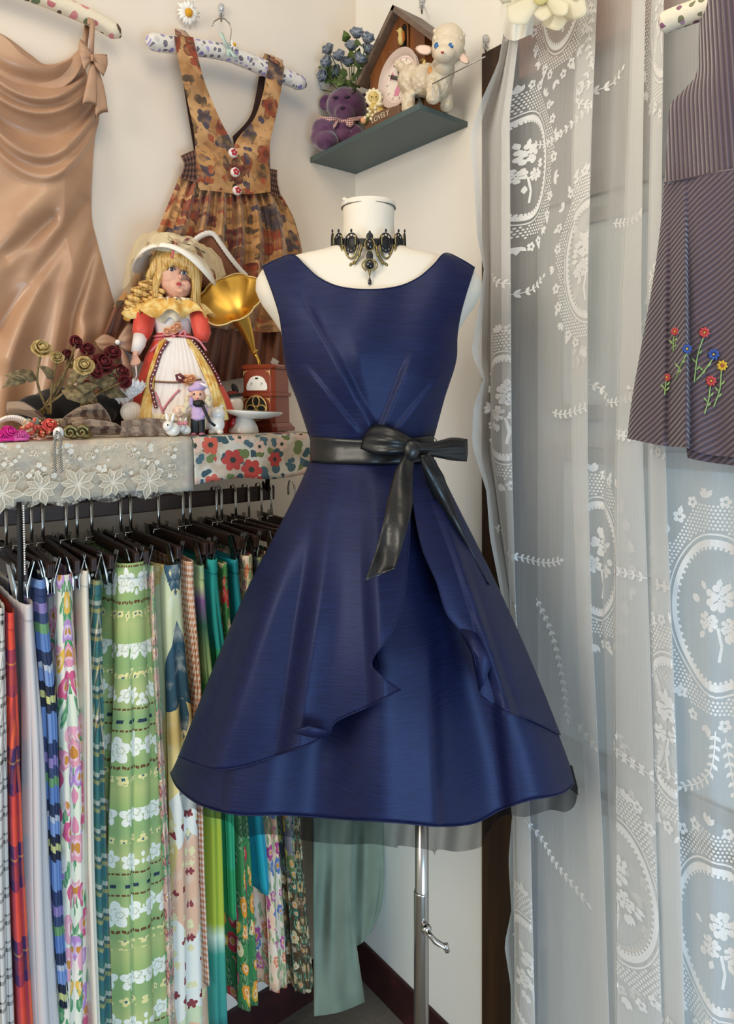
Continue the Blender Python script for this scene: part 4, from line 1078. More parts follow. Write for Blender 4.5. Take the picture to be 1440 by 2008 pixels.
#       key     label                                                          xt   wt  yt    xb   wb  gathers zb
SKL = [('bw', 'black and white plaid skirt, leftmost on the rail', 4, 26, 1195, 8, 58, 4, .40),
 ('red', 'red, orange and purple checked skirt beside the pale grey skirt', 22, 30, 1205, 52, 50, 4, .38),
 ('white', 'plain pale grey cotton skirt between the red check and pink tulip skirts', 57, 36, 1188, 98, 88, 5, .40),
 ('blue', 'blue gathered skirt with yellow and green bands', 82, 36, 1140, 128, 30, 9, .60),
 ('tulip', 'white skirt printed with pink tulips and green leaves', 130, 56, 1130, 148, 82, 5, .40),
 ('cream', 'narrow plain cream crinkled skirt beside the tulip print skirt', 169, 26, 1122, 186, 24, 5, .45),
 ('teal', 'teal and yellow small plaid skirt beside the green hibiscus skirt', 193, 32, 1140, 200, 52, 6, .40),
 ('hib', 'light green skirt with white hibiscus bands', 266, 94, 1106, 286, 150, 5, .38),
 ('pink', 'faded pink printed skirt just behind the green hibiscus skirt', 300, 14, 1112, 330, 22, 5, .45),
 ('patch', 'pastel patchwork print skirt with dark teal patches', 342, 60, 1110, 376, 104, 5, .38),
 ('ging', 'red and white mini gingham skirt', 375, 26, 1104, 404, 16, 6, .5),
 ('lime', 'lime green skirt dip dyed to teal at the bottom', 397, 18, 1112, 434, 44, 4, .40),
 ('turq', 'turquoise crochet topped green skirt', 421, 32, 1100, 458, 14, 6, .6),
 ('fruit', 'green skirt printed with red and orange fruit', 443, 16, 1108, 488, 44, 4, .40),
 ('tealx', 'shiny bright teal skirt beside the blossom print skirt', 463, 24, 1100, 516, 26, 4, .62),
 ('peach', 'peach and white skirt printed with magenta blossom', 489, 30, 1092, 546, 44, 5, .40),
 ('dark', 'dark navy skirt printed with meadow flowers', 511, 16, 1096, 574, 26, 4, .62),
 ('brown', 'brown and green paisley skirt beside the sage linen trousers', 536, 26, 1085, 600, 42, 6, .36)]
for i, (key, lab, xt, wt, yt, xb, wb, ng, zb) in enumerate(SKL):
    q = PL(xt, yt, .315); zt = q.z; x0 = q.x; x1 = PL(xb, 2000, .315).x
    w0 = (PL(xt + wt / 2, yt, .315).x - PL(xt - wt / 2, yt, .315).x) / 2; w1 = (PL(xb + wb / 2, yt, .315).x - PL(xb - wb / 2, yt, .315).x) / 2
    rings = []; uvs = []; N = 72; K = 40; rnd = random.Random(i + 11); ph = rnd.uniform(0, 6)
    for j in range(K + 1):
        v = j / K; z = lerp(zt, zb, v); fl = sst(0, .35, v); w = lerp(w0, w1, v) * (.86 + .14 * fl); ha = .128 + .012 * fl
        ring = []; ur = []; xc = lerp(x0, x1, v) + .004 * sin(v * 5 + ph) * fl
        for k in range(N):
            th = 2 * pi * k / N; c_, s_ = cos(th), sin(th)
            a = .187 + ha * (abs(c_) ** .8) * (1 if c_ > 0 else -1)
            rip = 1 + (.05 + .22 * fl) * sin(ng * 2 * th + ph + 1.2 * v) + .06 * sin(ng * 5 * th + 2 * ph) * (1 - .5 * fl)
            ring.append(Vector((xc + w * (abs(s_) ** .7) * (1 if s_ > 0 else -1) * rip, -a - .006 * fl * sin(ng * 3 * th + ph), z)))
            ur.append((abs(th - pi) * (.10 + .05 * fl) if key != 'x' else th, z))
        rings.append(ring); uvs.append(ur)
    t = thing(key + '_skirt' if key not in ('bw', 'hib', 'ging', 'turq', 'tealx', 'tulip', 'fruit', 'patch') else {'bw': 'plaid_skirt', 'hib': 'hibiscus_skirt', 'ging': 'gingham_skirt', 'turq': 'turquoise_skirt', 'tealx': 'satin_skirt', 'tulip': 'tulip_skirt', 'fruit': 'fruit_print_skirt', 'patch': 'patchwork_skirt'}[key], lab, 'skirt', (x0, -.187, zt), 'skirts on the clip hangers')
    MB().loft(rings, False, uvs).build('skirt_body', M_SK[key], t, solid=.0014)
    # waistband
    wbz = [zt + .003, zt - .004, zt - .022, zt - .026]; rr = []
    for q_, z in enumerate(wbz):
        rr.append([Vector((lerp(x0, x1, (zt - z) / (zt - zb)) + (p.x - x0) * (1.06 if 0 < q_ < 3 else .98), p.y - (.002 if p.y < -.187 else -.002), z)) for p in rings[0]])
    MB().loft(rr, False, [[(u_[0], z) for u_ in uvs[0]] for z in wbz]).build('waistband', M_SK[key], t, solid=.001)
# sage linen trousers at the end of the rail
tr_ = thing('linen_trousers', 'sage green linen trousers hanging at the end of the rail behind the dress', 'trousers', PL(690, 1600, .2))
for (a0, a1, b0, b1, c0, c1, p, yb) in ((600, 668, 612, 690, 616, 716, .20, 1985), (640, 735, 672, 752, 690, 728, .13, 1850)):
    g = coons([(a0, 1080), (a1, 1080)], [(c0, yb + 8), ((c0 + c1) / 2, yb), (c1, yb - 20)], [(a0, 1080), (b0, 1600), (c0, yb + 8)], [(a1, 1080), (b1, 1600), (b1 - 1, 1760), (c1, yb - 20)], 40, 60)
    wpan(g, lambda pq, u, v: p + .03 * sqrt(sin(pi * u)) + .010 * sin(u * 11 + v * 3) + .006 * sin(v * 20 + u * 9), 1, p - .03, 'trouser_leg', M_SK['sage'], tr_)
# beaded cord on a black strap hanging from the shelf front
bc = thing('beaded_cord', 'black strap with a white beaded cord hanging below the lace', 'cord', PL(40, 1000, .345))
mb = MB(); mb.ribbon([PL(37, 985, .345), PL(39, 1060, .345), PL(40, 1125, .345), PL(42, 1180, .345)], [.007, .008, .008, .007], (0, -1, 0), .003); mb.build('strap', mat('black_strap', '#0d0c0c', .6), bc)
mb = MB()
for k in range(30): mb.ell(PL(46 + .1 * k, 992 + 4.6 * k, .352), .0017, 6, 4)
o = mb.build('beads', mat('white_bead', '#e9e6df', .3), bc); o['kind'] = 'stuff'
# ------------------------------------------------------------------ toy shelf on the right wall
def ZR(px, q): d = ray(px, HOR); return (-q - CAM.x) / d.x
def ZL(px, p): d = ray(px, HOR); return (-p - CAM.y) / d.y
def EP(mb, px, py, Z, rx, rz, rd=None, roll=0, n=16, m=10, yaw=0):
    k = Z / F; rd = min(rx, rz) if rd is None else rd
    return mb.ell(PZ(px, py, Z), (rx * k, rd * k, rz * k), n, m, CAMR @ rotz(radians(yaw)) @ Matrix.Rotation(radians(roll), 3, 'Y'))
def TP(mb, pts, rs, n=10):
    """tube through (px, py, Z) with radii in px"""
    rs = rs if isinstance(rs, list) else [rs] * len(pts)
    return mb.tube([PZ(*p) for p in pts], [r * p[2] / F for r, p in zip(rs, pts)], n)
SQ = -PL(611, 318, 0).x; ST = tR(918); SBZ = 2.309; STZ = SBZ + .013
M_TEALSH = mat('grey_teal_paint', '#4c5b5b', .45)
ws = thing('toy_shelf', 'grey teal floating shelf in the corner carrying toys', 'shelf', (-SQ / 2, -ST / 2, SBZ))
MB().box((-SQ / 2, -ST / 2, SBZ + .0065), (SQ, ST, .013)).build('board', M_TEALSH, ws, smooth=False, bevel=.0015)
MB().box((-SQ - .0025, -ST / 2, SBZ + .0065), (.005, ST, .0145)).build('front_lip', M_TEALSH, ws, smooth=False, bevel=.001)
gr = thing('guard_rail', 'thin grey rail running from the toy shelf corner to the curtain', 'rail', PR(900, 140, SQ - .005))
MB().tube([PR(848, 165, SQ - .005), PR(952, 111, SQ - .005)], .0014, 8).build('rod', M_STEEL, gr)
for a, b0, b1 in ((848, 166, 186), (860, 176, 190)): MB().tube([PR(a, b0, SQ - .005), PR(a, b1, SQ - .004)], .0011, 6).build('post', M_CRYS, gr)

def _plush(c1, c2):
    def fn(b):
        o = b.tc('Object'); n = b.noise(o, 28, 4); f = b.noise(o, 420, 2)
        return {'Base Color': b.mix(n.smooth(.35, .65), C(c1), C(c2)), 'bump': (n * .6 + f * .5, .004, .6)}
    return fn
M_PLUSH = mat('purple_plush', rough=.95, fn=_plush('#553450', '#6e4c66'), sheen=.9, spec=.1)
M_PLUSHD = mat('dark_thread', '#2a1828', .8)
def _ging(b):
    u, v = b.uv(); a = ((u * 190).fract() < .5); c = ((v * 190).fract() < .5)
    return {'Base Color': b.mix((a + c) * .5, C('#d9c4bc'), C('#8e3438'))}
M_GING = mat('red_gingham_ribbon', rough=.8, fn=_ging)
# ---- purple bear
qb = SQ - .055
ZB = ZR(668, qb)
bear = thing('teddy_bear', 'purple plush teddy bear with red gingham neck ribbon on the shelf corner', 'teddy bear', PZ(668, 290, ZB))
mb = MB()
EP(mb, 680, 208, ZB, 40, 36, 36); EP(mb, 676, 220, ZB - .035, 20, 16, 16); EP(mb, 670, 200, ZB - .02, 28, 22, 20)
EP(mb, 639, 201, ZB + .01, 14, 17, 8, 15); EP(mb, 718, 196, ZB + .02, 13, 15, 8, -15)
EP(mb, 674, 255, ZB, 36, 36, 30); EP(mb, 680, 272, ZB - .01, 34, 20, 28)
EP(mb, 636, 256, ZB - .03, 26, 24, 24, 20); EP(mb, 640, 277, ZB - .045, 24, 20, 22); EP(mb, 625, 270, ZB - .035, 17, 19, 18)
EP(mb, 700, 262, ZB - .03, 14, 22, 14, -35); EP(mb, 697, 275, ZB - .03, 18, 13, 16, -30)
body = fuse(mb.build('body', M_PLUSH, bear), .0045, 5)
for a, c in ((658, 191), (681, 190)):
    mb = MB(); EP(mb, a, c, ZB - .052, 6, 2.6, 3, -10, 8, 6); mb.build('eye', M_PLUSHD, bear)
mb = MB(); EP(mb, 672, 212, ZB - .056, 5, 3.5, 3, 0, 8, 6); mb.build('nose', M_PLUSHD, bear)
mb = MB()
ctr = [PZ(676 + 38 * cos(t), 232 + 4 * sin(t) - 3 * cos(t), ZB - .03 * sin(t) - .012) for t in [pi * k / 14 for k in range(15)]]
mb.ribbon(ctr, .011, FWD * -1, .0012)
mb.ribbon([PZ(664, 232, ZB - .05), PZ(648, 234, ZB - .055), PZ(624, 232, ZB - .05)], [.006, .011, .012], FWD * -1, .0012)
mb.ribbon([PZ(664, 232, ZB - .05), PZ(657, 246, ZB - .05), PZ(646, 258, ZB - .052)], [.006, .008, .009], FWD * -1, .0012)
mb.build('neck_ribbon', M_GING, bear)
mb = MB(); hz = [(685, 237), (690, 235), (695, 238), (695, 243), (688, 250), (680, 246), (677, 240), (681, 236)]
mb.prism([PZ(a, c, ZB - .052) for a, c in hz], FWD * .004); mb.build('heart_patch', M_GING, bear)

# ---- roses
def rose(mb, c, out, r, seed=0, layers=((.35, 3, .9), (.62, 4, .75), (.9, 5, .55))):
    """nested cupped petals around the direction out"""
    rnd = random.Random(seed); out = Vector(out).normalized(); a = out.orthogonal().normalized(); b_ = out.cross(a)
    mb.ell(c, (r * .3, r * .3, r * .42), 8, 6, Vector((0, 0, 1)).rotation_difference(out).to_matrix())
    for li, (rr, n, hh) in enumerate(layers):
        for k in range(n):
            t0 = 2 * pi * (k + .5 * li) / n + rnd.uniform(-.2, .2); half = pi / n * 1.35; G = []
            for j in range(4):
                v = j / 3; row = []
                for i in range(5):
                    t = t0 + (i / 4 - .5) * 2 * half * (.45 + .55 * sin(pi * (.25 + .6 * v)))
                    rad = r * rr * (.30 + .80 * sin(pi * (.04 + (.60 if li < 2 else .50) * v))) * (1 + .05 * rnd.uniform(-1, 1))
                    h = r * (-.45 + hh * 1.15 * v ** .8 - .14 * abs(i / 4 - .5) * 2 * v - (.22 * v * v if li == 2 else 0))
                    row.append(c + (a * cos(t) + b_ * sin(t)) * rad + out * h)
                G.append(row)
            mb.grid(G)
def leaf(mb, c, d, up, L, w, curl=.15):
    d = Vector(d).normalized(); s_ = d.cross(Vector(up)).normalized(); n = s_.cross(d)
    vs = [c, c + d * L * .35 + s_ * w + n * L * curl * .5, c + d * L * .7 + s_ * w * .7 + n * L * curl * .5, c + d * L - n * L * curl, c + d * L * .7 - s_ * w * .7 + n * L * curl * .5, c + d * L * .35 - s_ * w + n * L * curl * .5, c + d * L * .4 + n * L * curl * .2]
    mb.add(vs, [[0, 1, 6], [1, 2, 6], [2, 3, 6], [3, 4, 6], [4, 5, 6], [5, 0, 6]])
def _rosem(c1, c2):
    def fn(b):
        n = b.noise(b.tc('Object'), 120, 3); return {'Base Color': b.mix(n.smooth(.3, .7), C(c1), C(c2))}
    return fn
M_ROSEB = mat('blue_grey_petal', rough=.75, fn=_rosem('#626a74', '#989ea8'))
M_LEAFG = mat('green_silk_leaf', rough=.6, fn=_rosem('#33481c', '#6b7f38'))
M_STEMG = mat('green_stem', '#46572a', .7)
M_VASE = mat('dark_glass_vase', '#2c3226', .2, spec=.6)
bo = thing('rose_bouquet', 'bunch of blue grey artificial roses behind the purple bear', 'flowers', PR(690, 250, .09))
RB = [(626, 104), (644, 98), (665, 110), (612, 139), (634, 149), (660, 141), (622, 174), (700, 66), (690, 91), (721, 76), (722, 97), (706, 116), (641, 122), (684, 122)]
foot = PR(690, 205, .085)
for i, (a, c) in enumerate(RB):
    q = .07 + .05 * ((i * 7) % 5) / 4; pc = PR(a, c, q + .03); od = (PZ(a, c, 1.0) - PZ(688, 150, 1.0)).normalized() - FWD * .9
    mb = MB(); rose(mb, pc, od, .0215, i, ((.35, 3, .95), (.6, 4, .95), (.82, 5, .85))); o = mb.build('rose', M_ROSEB, bo, solid=.0007)
    mb = MB(); mb.tube([pc, pc.lerp(foot, .5) + Vector((0, 0, .012)), foot], .0014, 6); mb.build('stem', M_STEMG, bo)
rnd = random.Random(9)
for i in range(44):
    a, c = rnd.choice(RB); t = rnd.uniform(.1, .8); pc = PR(a, c, .09).lerp(foot, t) + Vector((rnd.uniform(-.03, .02), rnd.uniform(-.03, .03), rnd.uniform(-.02, .02)))
    mb = MB(); leaf(mb, pc, (-rnd.uniform(-.2, .8), rnd.uniform(-.6, .6), rnd.uniform(-.5, .8)), -FWD, rnd.uniform(.03, .048), rnd.uniform(.008, .014)); mb.build('leaf', M_LEAFG, bo, solid=.0005)
MB().lathe([(.02, STZ), (.028, STZ + .01), (.032, STZ + .05), (.022, STZ + .08), (.024, STZ + .09)], 20, Vector((foot.x, foot.y, 0))).build('vase', M_VASE, bo)

# ---- wooden birdhouse clock
qf = SQ * .62
M_HROOF = wood('grey_brown_roof_wood', '#5c4a3e', '#75614f', 5, axis=1)
M_HBODY = wood('warm_brown_wood', '#6b3d1c', '#8a5326', 5, axis=2)
M_HDARK = mat('hole_shade_dark', '#160a05', .9)
A = PR(777, 12, qf); E = PR(704, 166, qf); hw = abs(A.y - E.y); zA, zE = A.z, E.z; yA = A.y
bh = thing('birdhouse_clock', 'brown wooden birdhouse clock with a steep gable roof and small bird', 'clock', (-qf / 2, yA, STZ))
dq = qf - .008; nb = .78
def rowp(t, z, q): return Vector((-q, yA - t, z))      # t to the right along the wall
sl = (zA - zE) / hw
mb = MB(); mb.prism([rowp(-hw * nb, STZ, qf - .012), rowp(hw * .6, STZ, qf - .012), rowp(hw * .6, zA - hw * .6 * sl, qf - .012), rowp(0, zA - .01, qf - .012), rowp(-hw * nb, zA - hw * nb * sl, qf - .012)], (qf - .03, 0, 0)); mb.build('body', M_HBODY, bh, smooth=False, bevel=.001)
th = .013
for s_ in (-1, 1):
    nrm = Vector((0, 0, 1))
    p0, p1 = rowp(0, zA, qf + .012), rowp(s_ * hw, zE, qf + .012); off = Vector((0, -s_ * sl, 1)).normalized() * th
    mb = MB(); mb.prism([p0, p1, p1 - off, p0 - off], (qf + .004, 0, 0)); mb.build('roof_side', M_HROOF, bh, smooth=False, bevel=.001)
hc = PR(789, 72, qf); tt = yA - hc.y; zz = hc.z
arch = [(-.012, -.036), (.012, -.036), (.012, .02), (.009, .028), (.004, .032), (-.004, .032), (-.009, .028), (-.012, .02)]
MB().prism([rowp(tt + a, zz + c, qf - .0105) for a, c in arch], (-.0015, 0, 0)).build('hole_shade_plate', M_HDARK, bh, smooth=False)  # flat dark plate; the shade inside the opening is put into its colour
mb = MB(); o_ = [rowp(tt + a * 1.18, zz + c * 1.1, qf - .006) for a, c in arch]
mb.tube(o_[1:] + [o_[0]], .003, 6); mb.build('hole_frame', M_HBODY, bh)
M_BIRD = mat('yellow_bird_paint', '#cbb26a', .5); M_WING = mat('orange_wing_paint', '#a8641e', .5)
mb = MB(); c = rowp(tt + .001, zz - .008, qf + .004)
mb.ell(c, (.009, .009, .016)); mb.ell(c + Vector((-.003, 0, .018)), (.007, .007, .009)); mb.tube([c + Vector((-.008, .003, .019)), c + Vector((-.016, .007, .020))], [.002, .0004], 6); bd = fuse(mb.build('bird', M_BIRD, bh), .0015, 2)
MB().ell(c + Vector((.001, -.007, .004)), (.006, .004, .015)).build('wing', M_WING, bd)
mb = MB(); mb.tube([rowp(tt - .012, zz - .040, qf - .01), rowp(tt - .014, zz - .042, qf + .03)], .0022, 8); mb.box(rowp(tt - .004, zz - .038, qf - .003), (.016, .03, .004)); mb.build('perch', M_HBODY, bh)
MB().ell(PR(828, 124, qf - .002), (.006, .014, .012)).build('brass_knob', mat('aged_brass', '#b89a5c', .35, .8), bh)

# ---- round plate clock
M_PLATE = mat('cream_pink_rim', '#c9b4a8', .4)
def _dial(b):
    x, y, z = b.sep(b.tc('Object')); r = (y * y + z * z).sqrt()
    c = b.mix(((r - .058).abs() < .0012).max((r - .05).abs() < .0008), C('#e9dccf'), C('#d48f9a'))
    n = b.noise(b.tc('Object'), 26, 2); c = b.mix((n > .57) * (r < .04) * (r > .012), c, C('#d98aa4'))
    t = (y.atan2(z) / 6.28318 * 12 + .5).fract(); c = b.mix(((t - .5).abs() < .05) * (r > .042) * (r < .049), c, C('#5a4a44'))
    return {'Base Color': c}
qp = SQ * .74; pc = PR(786, 156, qp); Rp = 57 * ZR(786, qp) / F
pl = thing('plate_clock', 'round cream and pink plate clock propped behind the white lamb', 'clock', (pc.x, pc.y, STZ))
mb = MB(); mb.lathe([(Rp * .72, 0), (Rp * .78, .004), (Rp * .98, .014), (Rp, .013), (Rp * .99, .010), (Rp * .8, -.004), (Rp * .6, -.006)], 48, pc, axis=(-1, 0, .04)); mb.build('rim', M_PLATE, pl)
o = MB().lathe([(.0663, 0), (.0663, .003)], 48, pc, axis=(-1, 0, .04)).build('dial', mat('clock_dial', rough=.5, fn=_dial), None, loc=pc, smooth=False); o.parent = pl; o.location = pc - ORG[pl.name]; ORG[o.name] = pc
M_HAND = mat('dark_grey_hand', '#4a4644', .4)
for tt_, zz_, w in ((-.030, .016, .009), (-.004, .040, .004)):
    MB().ribbon([pc + Vector((-.006, -.0, 0)), pc + Vector((-.006, -tt_, zz_))], w, (-1, 0, 0), .0015).build('hand', M_HAND, pl)

# ---- vinyl lamb
def _wool(b):
    o = b.tc('Object'); x, y, z = b.sep(o); v = S(b, b.vor(o, 95, 1.0, 'SMOOTH_F1').outputs['Distance'])
    return {'bump': (1 - v, .006, .7), 'Base Color': b.mix(v.smooth(.2, .8), C('#dccdb4'), C('#c9b596'))}
M_WOOL = mat('cream_vinyl_wool', rough=.5, fn=_wool)
M_VINYL = mat('cream_vinyl', '#d9c8ae', .45); M_EARP = mat('pale_pink_vinyl', '#e6c3ae', .45)
ql = SQ * .70
zl = lambda px: ZR(px, ql)
lamb = thing('lamb_toy', 'cream vinyl lamb toy with blue eyes on the grey shelf', 'toy', PZ(835, 200, zl(835)))
mb = MB()
for (a, c, rx, rz, rd) in ((812, 158, 33, 33, 28), (838, 158, 34, 33, 28), (860, 162, 28, 34, 26), (868, 140, 25, 30, 23)): EP(mb, a, c, zl(a), rx, rz, rd)
fy = lambda px, q: HOR - (STZ - CAM.z) * F / ZR(px, q)
for (a, r) in ((801, 14), (850, 14)):
    y1 = fy(a, SQ * .86); zz = ZR(a, SQ * .86); EP(mb, a, y1 - 26, zz, r, 24, r); EP(mb, a, y1 - 11, zz, r + 1, 12, r + 1)
for (a, r) in ((824, 12), (876, 13)):
    y1 = fy(a, SQ * .52); zz = ZR(a, SQ * .52); EP(mb, a, y1 - 24, zz, r, 24, r); EP(mb, a, y1 - 10, zz, r + 1, 11, r + 1)
TP(mb, [(800, 150, zl(800) - .01), (790, 136, zl(790) - .02), (782, 126, zl(782) - .024)], [10, 9, 9]); EP(mb, 781, 125, zl(781) - .025, 9, 9, 9)
fuse(mb.build('body', M_WOOL, lamb), .0035, 3)
zh = zl(878) - .03
mb = MB(); EP(mb, 878, 98, zh, 33, 27, 30); EP(mb, 880, 82, zh + .01, 33, 34, 32); EP(mb, 872, 106, zh - .02, 22, 16, 18); EP(mb, 872, 128, zh + .02, 20, 20, 18)
hd = fuse(mb.build('head', M_VINYL, lamb), .003, 4)
mb = MB(); rnd = random.Random(5)
for k in range(46):
    a, c = rnd.uniform(852, 912), rnd.uniform(48, 76); e = ((a - 881) / 34) ** 2 + ((c - 82) / 36) ** 2
    if e > 1: continue
    EP(mb, a, c, zh + .01 - 31 * zh / F * sqrt(1 - e), 6, 5, 4, rnd.uniform(0, 90), 8, 6)
fuse(mb.build('wool_curls', M_VINYL, hd), .002, 2)
for s_, pts in ((-1, [(856, 90), (836, 83), (806, 86), (810, 103), (830, 114), (854, 110)]), (1, [(898, 92), (913, 100), (926, 122), (924, 132), (906, 128), (892, 114)])):
    mb = MB(); cen = Vector((sum(p[0] for p in pts) / 6, sum(p[1] for p in pts) / 6, 0)); vs = [PZ(a, c, zh - .004) for a, c in pts]
    cf = PZ(cen.x, cen.y, zh - .010); cb = PZ(cen.x, cen.y, zh + .012)
    mb.add(vs + [cf, cb], [[i, (i + 1) % 6, 6] for i in range(6)] + [[(i + 1) % 6, i, 7] for i in range(6)])
    e_ = mb.build('ear', M_VINYL, lamb, sub=1)
    mb = MB(); vs = [PZ(lerp(cen.x, a, .66), lerp(cen.y, c, .66), zh - .0075) for a, c in pts]; mb.add(vs + [PZ(cen.x, cen.y, zh - .0085)], [[i, (i + 1) % 6, 6] for i in range(6)]); mb.build('inner_ear', M_EARP, e_, sub=1, solid=.001)
M_EYEB = mat('blue_eye_paint', '#1f5c96', .3); M_LIP = mat('red_lip_paint', '#b03a34', .4); M_EYEW = mat('eye_glint', '#e9eef2', .2)
def facez(a, c):
    e = ((a - 878) / 33) ** 2 + ((c - 98) / 27) ** 2; e2 = ((a - 872) / 22) ** 2 + ((c - 106) / 16) ** 2
    z1 = zh - 30 * zh / F * sqrt(max(0, 1 - e)); z2 = zh - .02 - 18 * zh / F * sqrt(max(0, 1 - e2)) if e2 < 1 else 9
    return min(z1, z2)
for a, c in ((857, 90), (884, 91)):
    mb = MB(); EP(mb, a, c, facez(a, c), 5.5, 7, 3.5, 0, 12, 8); e_ = mb.build('eye', M_EYEB, lamb)
    mb = MB(); EP(mb, a + 3, c - 3, facez(a, c) - .002, 1.6, 2, 1.5, 0, 8, 6); mb.build('glint', M_EYEW, e_)
mb = MB(); EP(mb, 869, 91, facez(869, 93) + .0005, 2.8, 1.6, 2.5, 0, 8, 6); mb.build('nose', mat('brown_nose_paint', '#9a5a4a', .4), lamb)
mb = MB(); EP(mb, 868, 103, facez(868, 103) - .005, 3.4, 2.4, 3, 0, 8, 6); mb.build('mouth', M_LIP, lamb)
mb = MB(); EP(mb, 848, 139, zl(848) - .034, 9, 9, 4, 0, 12, 8); mb.build('orange_spot', mat('orange_airbrush', '#d8924a', .5), lamb)
mb = MB(); EP(mb, 869, 124, zh + .01, 22, 5, 22, 0, 16, 8); mb.build('collar', M_VINYL, lamb)

# ---- little resin bear figurine
qr = SQ + .001; zr = ZR(742, qr - .02)
M_RESY = mat('yellow_resin', rough=.5, fn=_rosem('#b9973f', '#d9bf7a')); M_RESC = mat('cream_resin', '#e2d3ae', .5); M_RESB = mat('brown_resin', '#6a4a34', .5); M_RESG = mat('green_resin', '#5f6a24', .5)
fg = thing('resin_figurine', 'small yellow resin bear in a bonnet on a lettered base beside the purple bear', 'figurine', PZ(745, 245, zr))
b0, b1 = PR(716, 250, qr), PR(784, 214, qr); zt_ = STZ
L_ = abs(b1.y - b0.y); yc = (b0.y + b1.y) / 2
MB().prism([Vector((-qr - .002, b0.y, STZ)), Vector((-qr - .002, b1.y, STZ)), Vector((-qr - .002, b1.y, STZ + .022)), Vector((-qr - .002, yc, STZ + .031)), Vector((-qr - .002, b0.y, STZ + .026))], (.04, 0, 0)).build('base', M_RESB, fg, smooth=False, bevel=.003)
mb = MB(); EP(mb, 722, 238, zr + .01, 14, 8, 14); EP(mb, 736, 230, zr + .012, 14, 6, 14); mb.build('grass_mound', M_RESG, fg)
mb = MB(); EP(mb, 742, 222, zr + .005, 14, 15, 14); EP(mb, 734, 212, zr, 11, 10, 11); EP(mb, 750, 222, zr - .005, 9, 6, 9, -20); EP(mb, 726, 228, zr - .005, 9, 6, 8, 20); EP(mb, 733, 192, zr, 12, 13, 11)
fuse(mb.build('bear', M_RESY, fg), .0018, 3)
mb = MB(); k = zr / F
mb.tube([PZ(733 + 13 * cos(t * pi / 8), 192 + 14 * sin(t * pi / 8), zr - .004) for t in range(17)], 3.4 * k, 8, cap=False)
for t in range(12): EP(mb, 733 + 15 * cos(t * pi / 6), 191 + 16 * sin(t * pi / 6), zr - .003, 3, 3, 3, 0, 8, 6)
EP(mb, 744, 205, zr - .012, 7, 4, 5); mb.build('bonnet', M_RESC, fg)
mb = MB()
for i, (a, c) in enumerate(((722, 226), (716, 231), (726, 219), (731, 226), (737, 220), (728, 233), (722, 214), (736, 212))): EP(mb, a, c, zr - .016, 3.4, 3.4, 3, 0, 8, 6)
o = mb.build('blossoms', M_RESC, fg); o['kind'] = 'stuff'
mb = MB(); EP(mb, 713, 236, zr - .012, 6, 7, 6); mb.build('pink_foot', mat('peach_resin', '#d59a6c', .5), fg)
for a, c in ((729, 190), (738, 190)):
    mb = MB(); EP(mb, a, c, zr - .0155, 1.3, 1.5, 1.2, 0, 6, 5); mb.build('eye', M_PLUSHD, fg)
def text3d(txt, size, M4, m, name, par, ext=.0006):
    cu = bpy.data.curves.new('lettering', 'FONT'); cu.body = txt; cu.size = size; cu.extrude = ext; cu.align_x = 'CENTER'; cu.align_y = 'CENTER'; cu.resolution_u = 3
    t = bpy.data.objects.new('lettering', cu); COL.objects.link(t); bpy.context.view_layer.update()
    me = bpy.data.meshes.new_from_object(t.evaluated_get(bpy.context.evaluated_depsgraph_get())); bpy.data.objects.remove(t)
    mb = MB(M4); mb.add([tuple(v.co) for v in me.vertices], [list(p.vertices) for p in me.polygons])
    return mb.build(name, m, par, smooth=False)
RW = Matrix(((0, 0, -1), (-1, 0, 0), (0, 1, 0)))       # text x -> -y (right), y -> z, normal -> -x
text3d('LOVELY', .019, frame(Vector((-qr - .0035, yc + .002, STZ + .0145)), RW), mat('pale_lettering', '#c9b79a', .5), 'lettering', fg)
# ------------------------------------------------------------------ things on the long shelf
SY = lambda px, p: HOR - (SHZ + .002 - CAM.z) * F / ZL(px, p)       # image row where something at p stands
M_SKIN = mat('porcelain_skin', '#dba58c', .45); M_CORAL = mat('coral_satin', '#d84a38', .5, sheen=.2); M_DWHITE = mat('doll_white_satin', '#e6dcd6', .5, sheen=.2)
def _gold(b):
    o = b.tc('Object'); n = b.noise(o, 60, 3); return {'Base Color': b.mix(n.smooth(.3, .7), C('#d59a34'), C('#ecd28a')), 'bump': (n, .003, .5)}
M_GOLDT = mat('gold_organza', rough=.6, fn=_gold); M_CREAML = mat('cream_hat_lace', rough=.8, fn=_rosem('#e0cfa6', '#f0e6cc'))
def _hair(b):
    x, y, z = b.sep(b.tc('Object')); n = b.noise(b.vec(x * 260, y * 260, z * 22), 1.0, 3)
    return {'Base Color': b.mix(n.smooth(.3, .7), C('#c08a3c'), C('#f0d08a')), 'bump': (n, .002, .8)}
M_HAIR = mat('blond_hair', rough=.4, fn=_hair)
M_PINKR = mat('pink_ribbon', '#cf7d86', .5); M_MAROON = mat('maroon_braid', '#6a2230', .5); M_PEARL = mat('pearl_bead', '#f0e6d8', .25); M_PEACH = mat('peach_rosette', '#e6ae86', .7)
M_EYED = mat('doll_eye', '#2a2a34', .15); M_LIPS = mat('doll_lips', '#b43c44', .4); M_BROW = mat('doll_brow', '#7a5234', .7); M_BLUSH = mat('doll_cheek', '#d68672', .5)
pD = .15; ZD = ZL(342, pD); kD = ZD / F; yD = SY(345, pD)
doll = thing('porcelain_doll', 'blond porcelain doll in coral and white gown with cream lace hat', 'doll', PZ(345, yD, ZD))
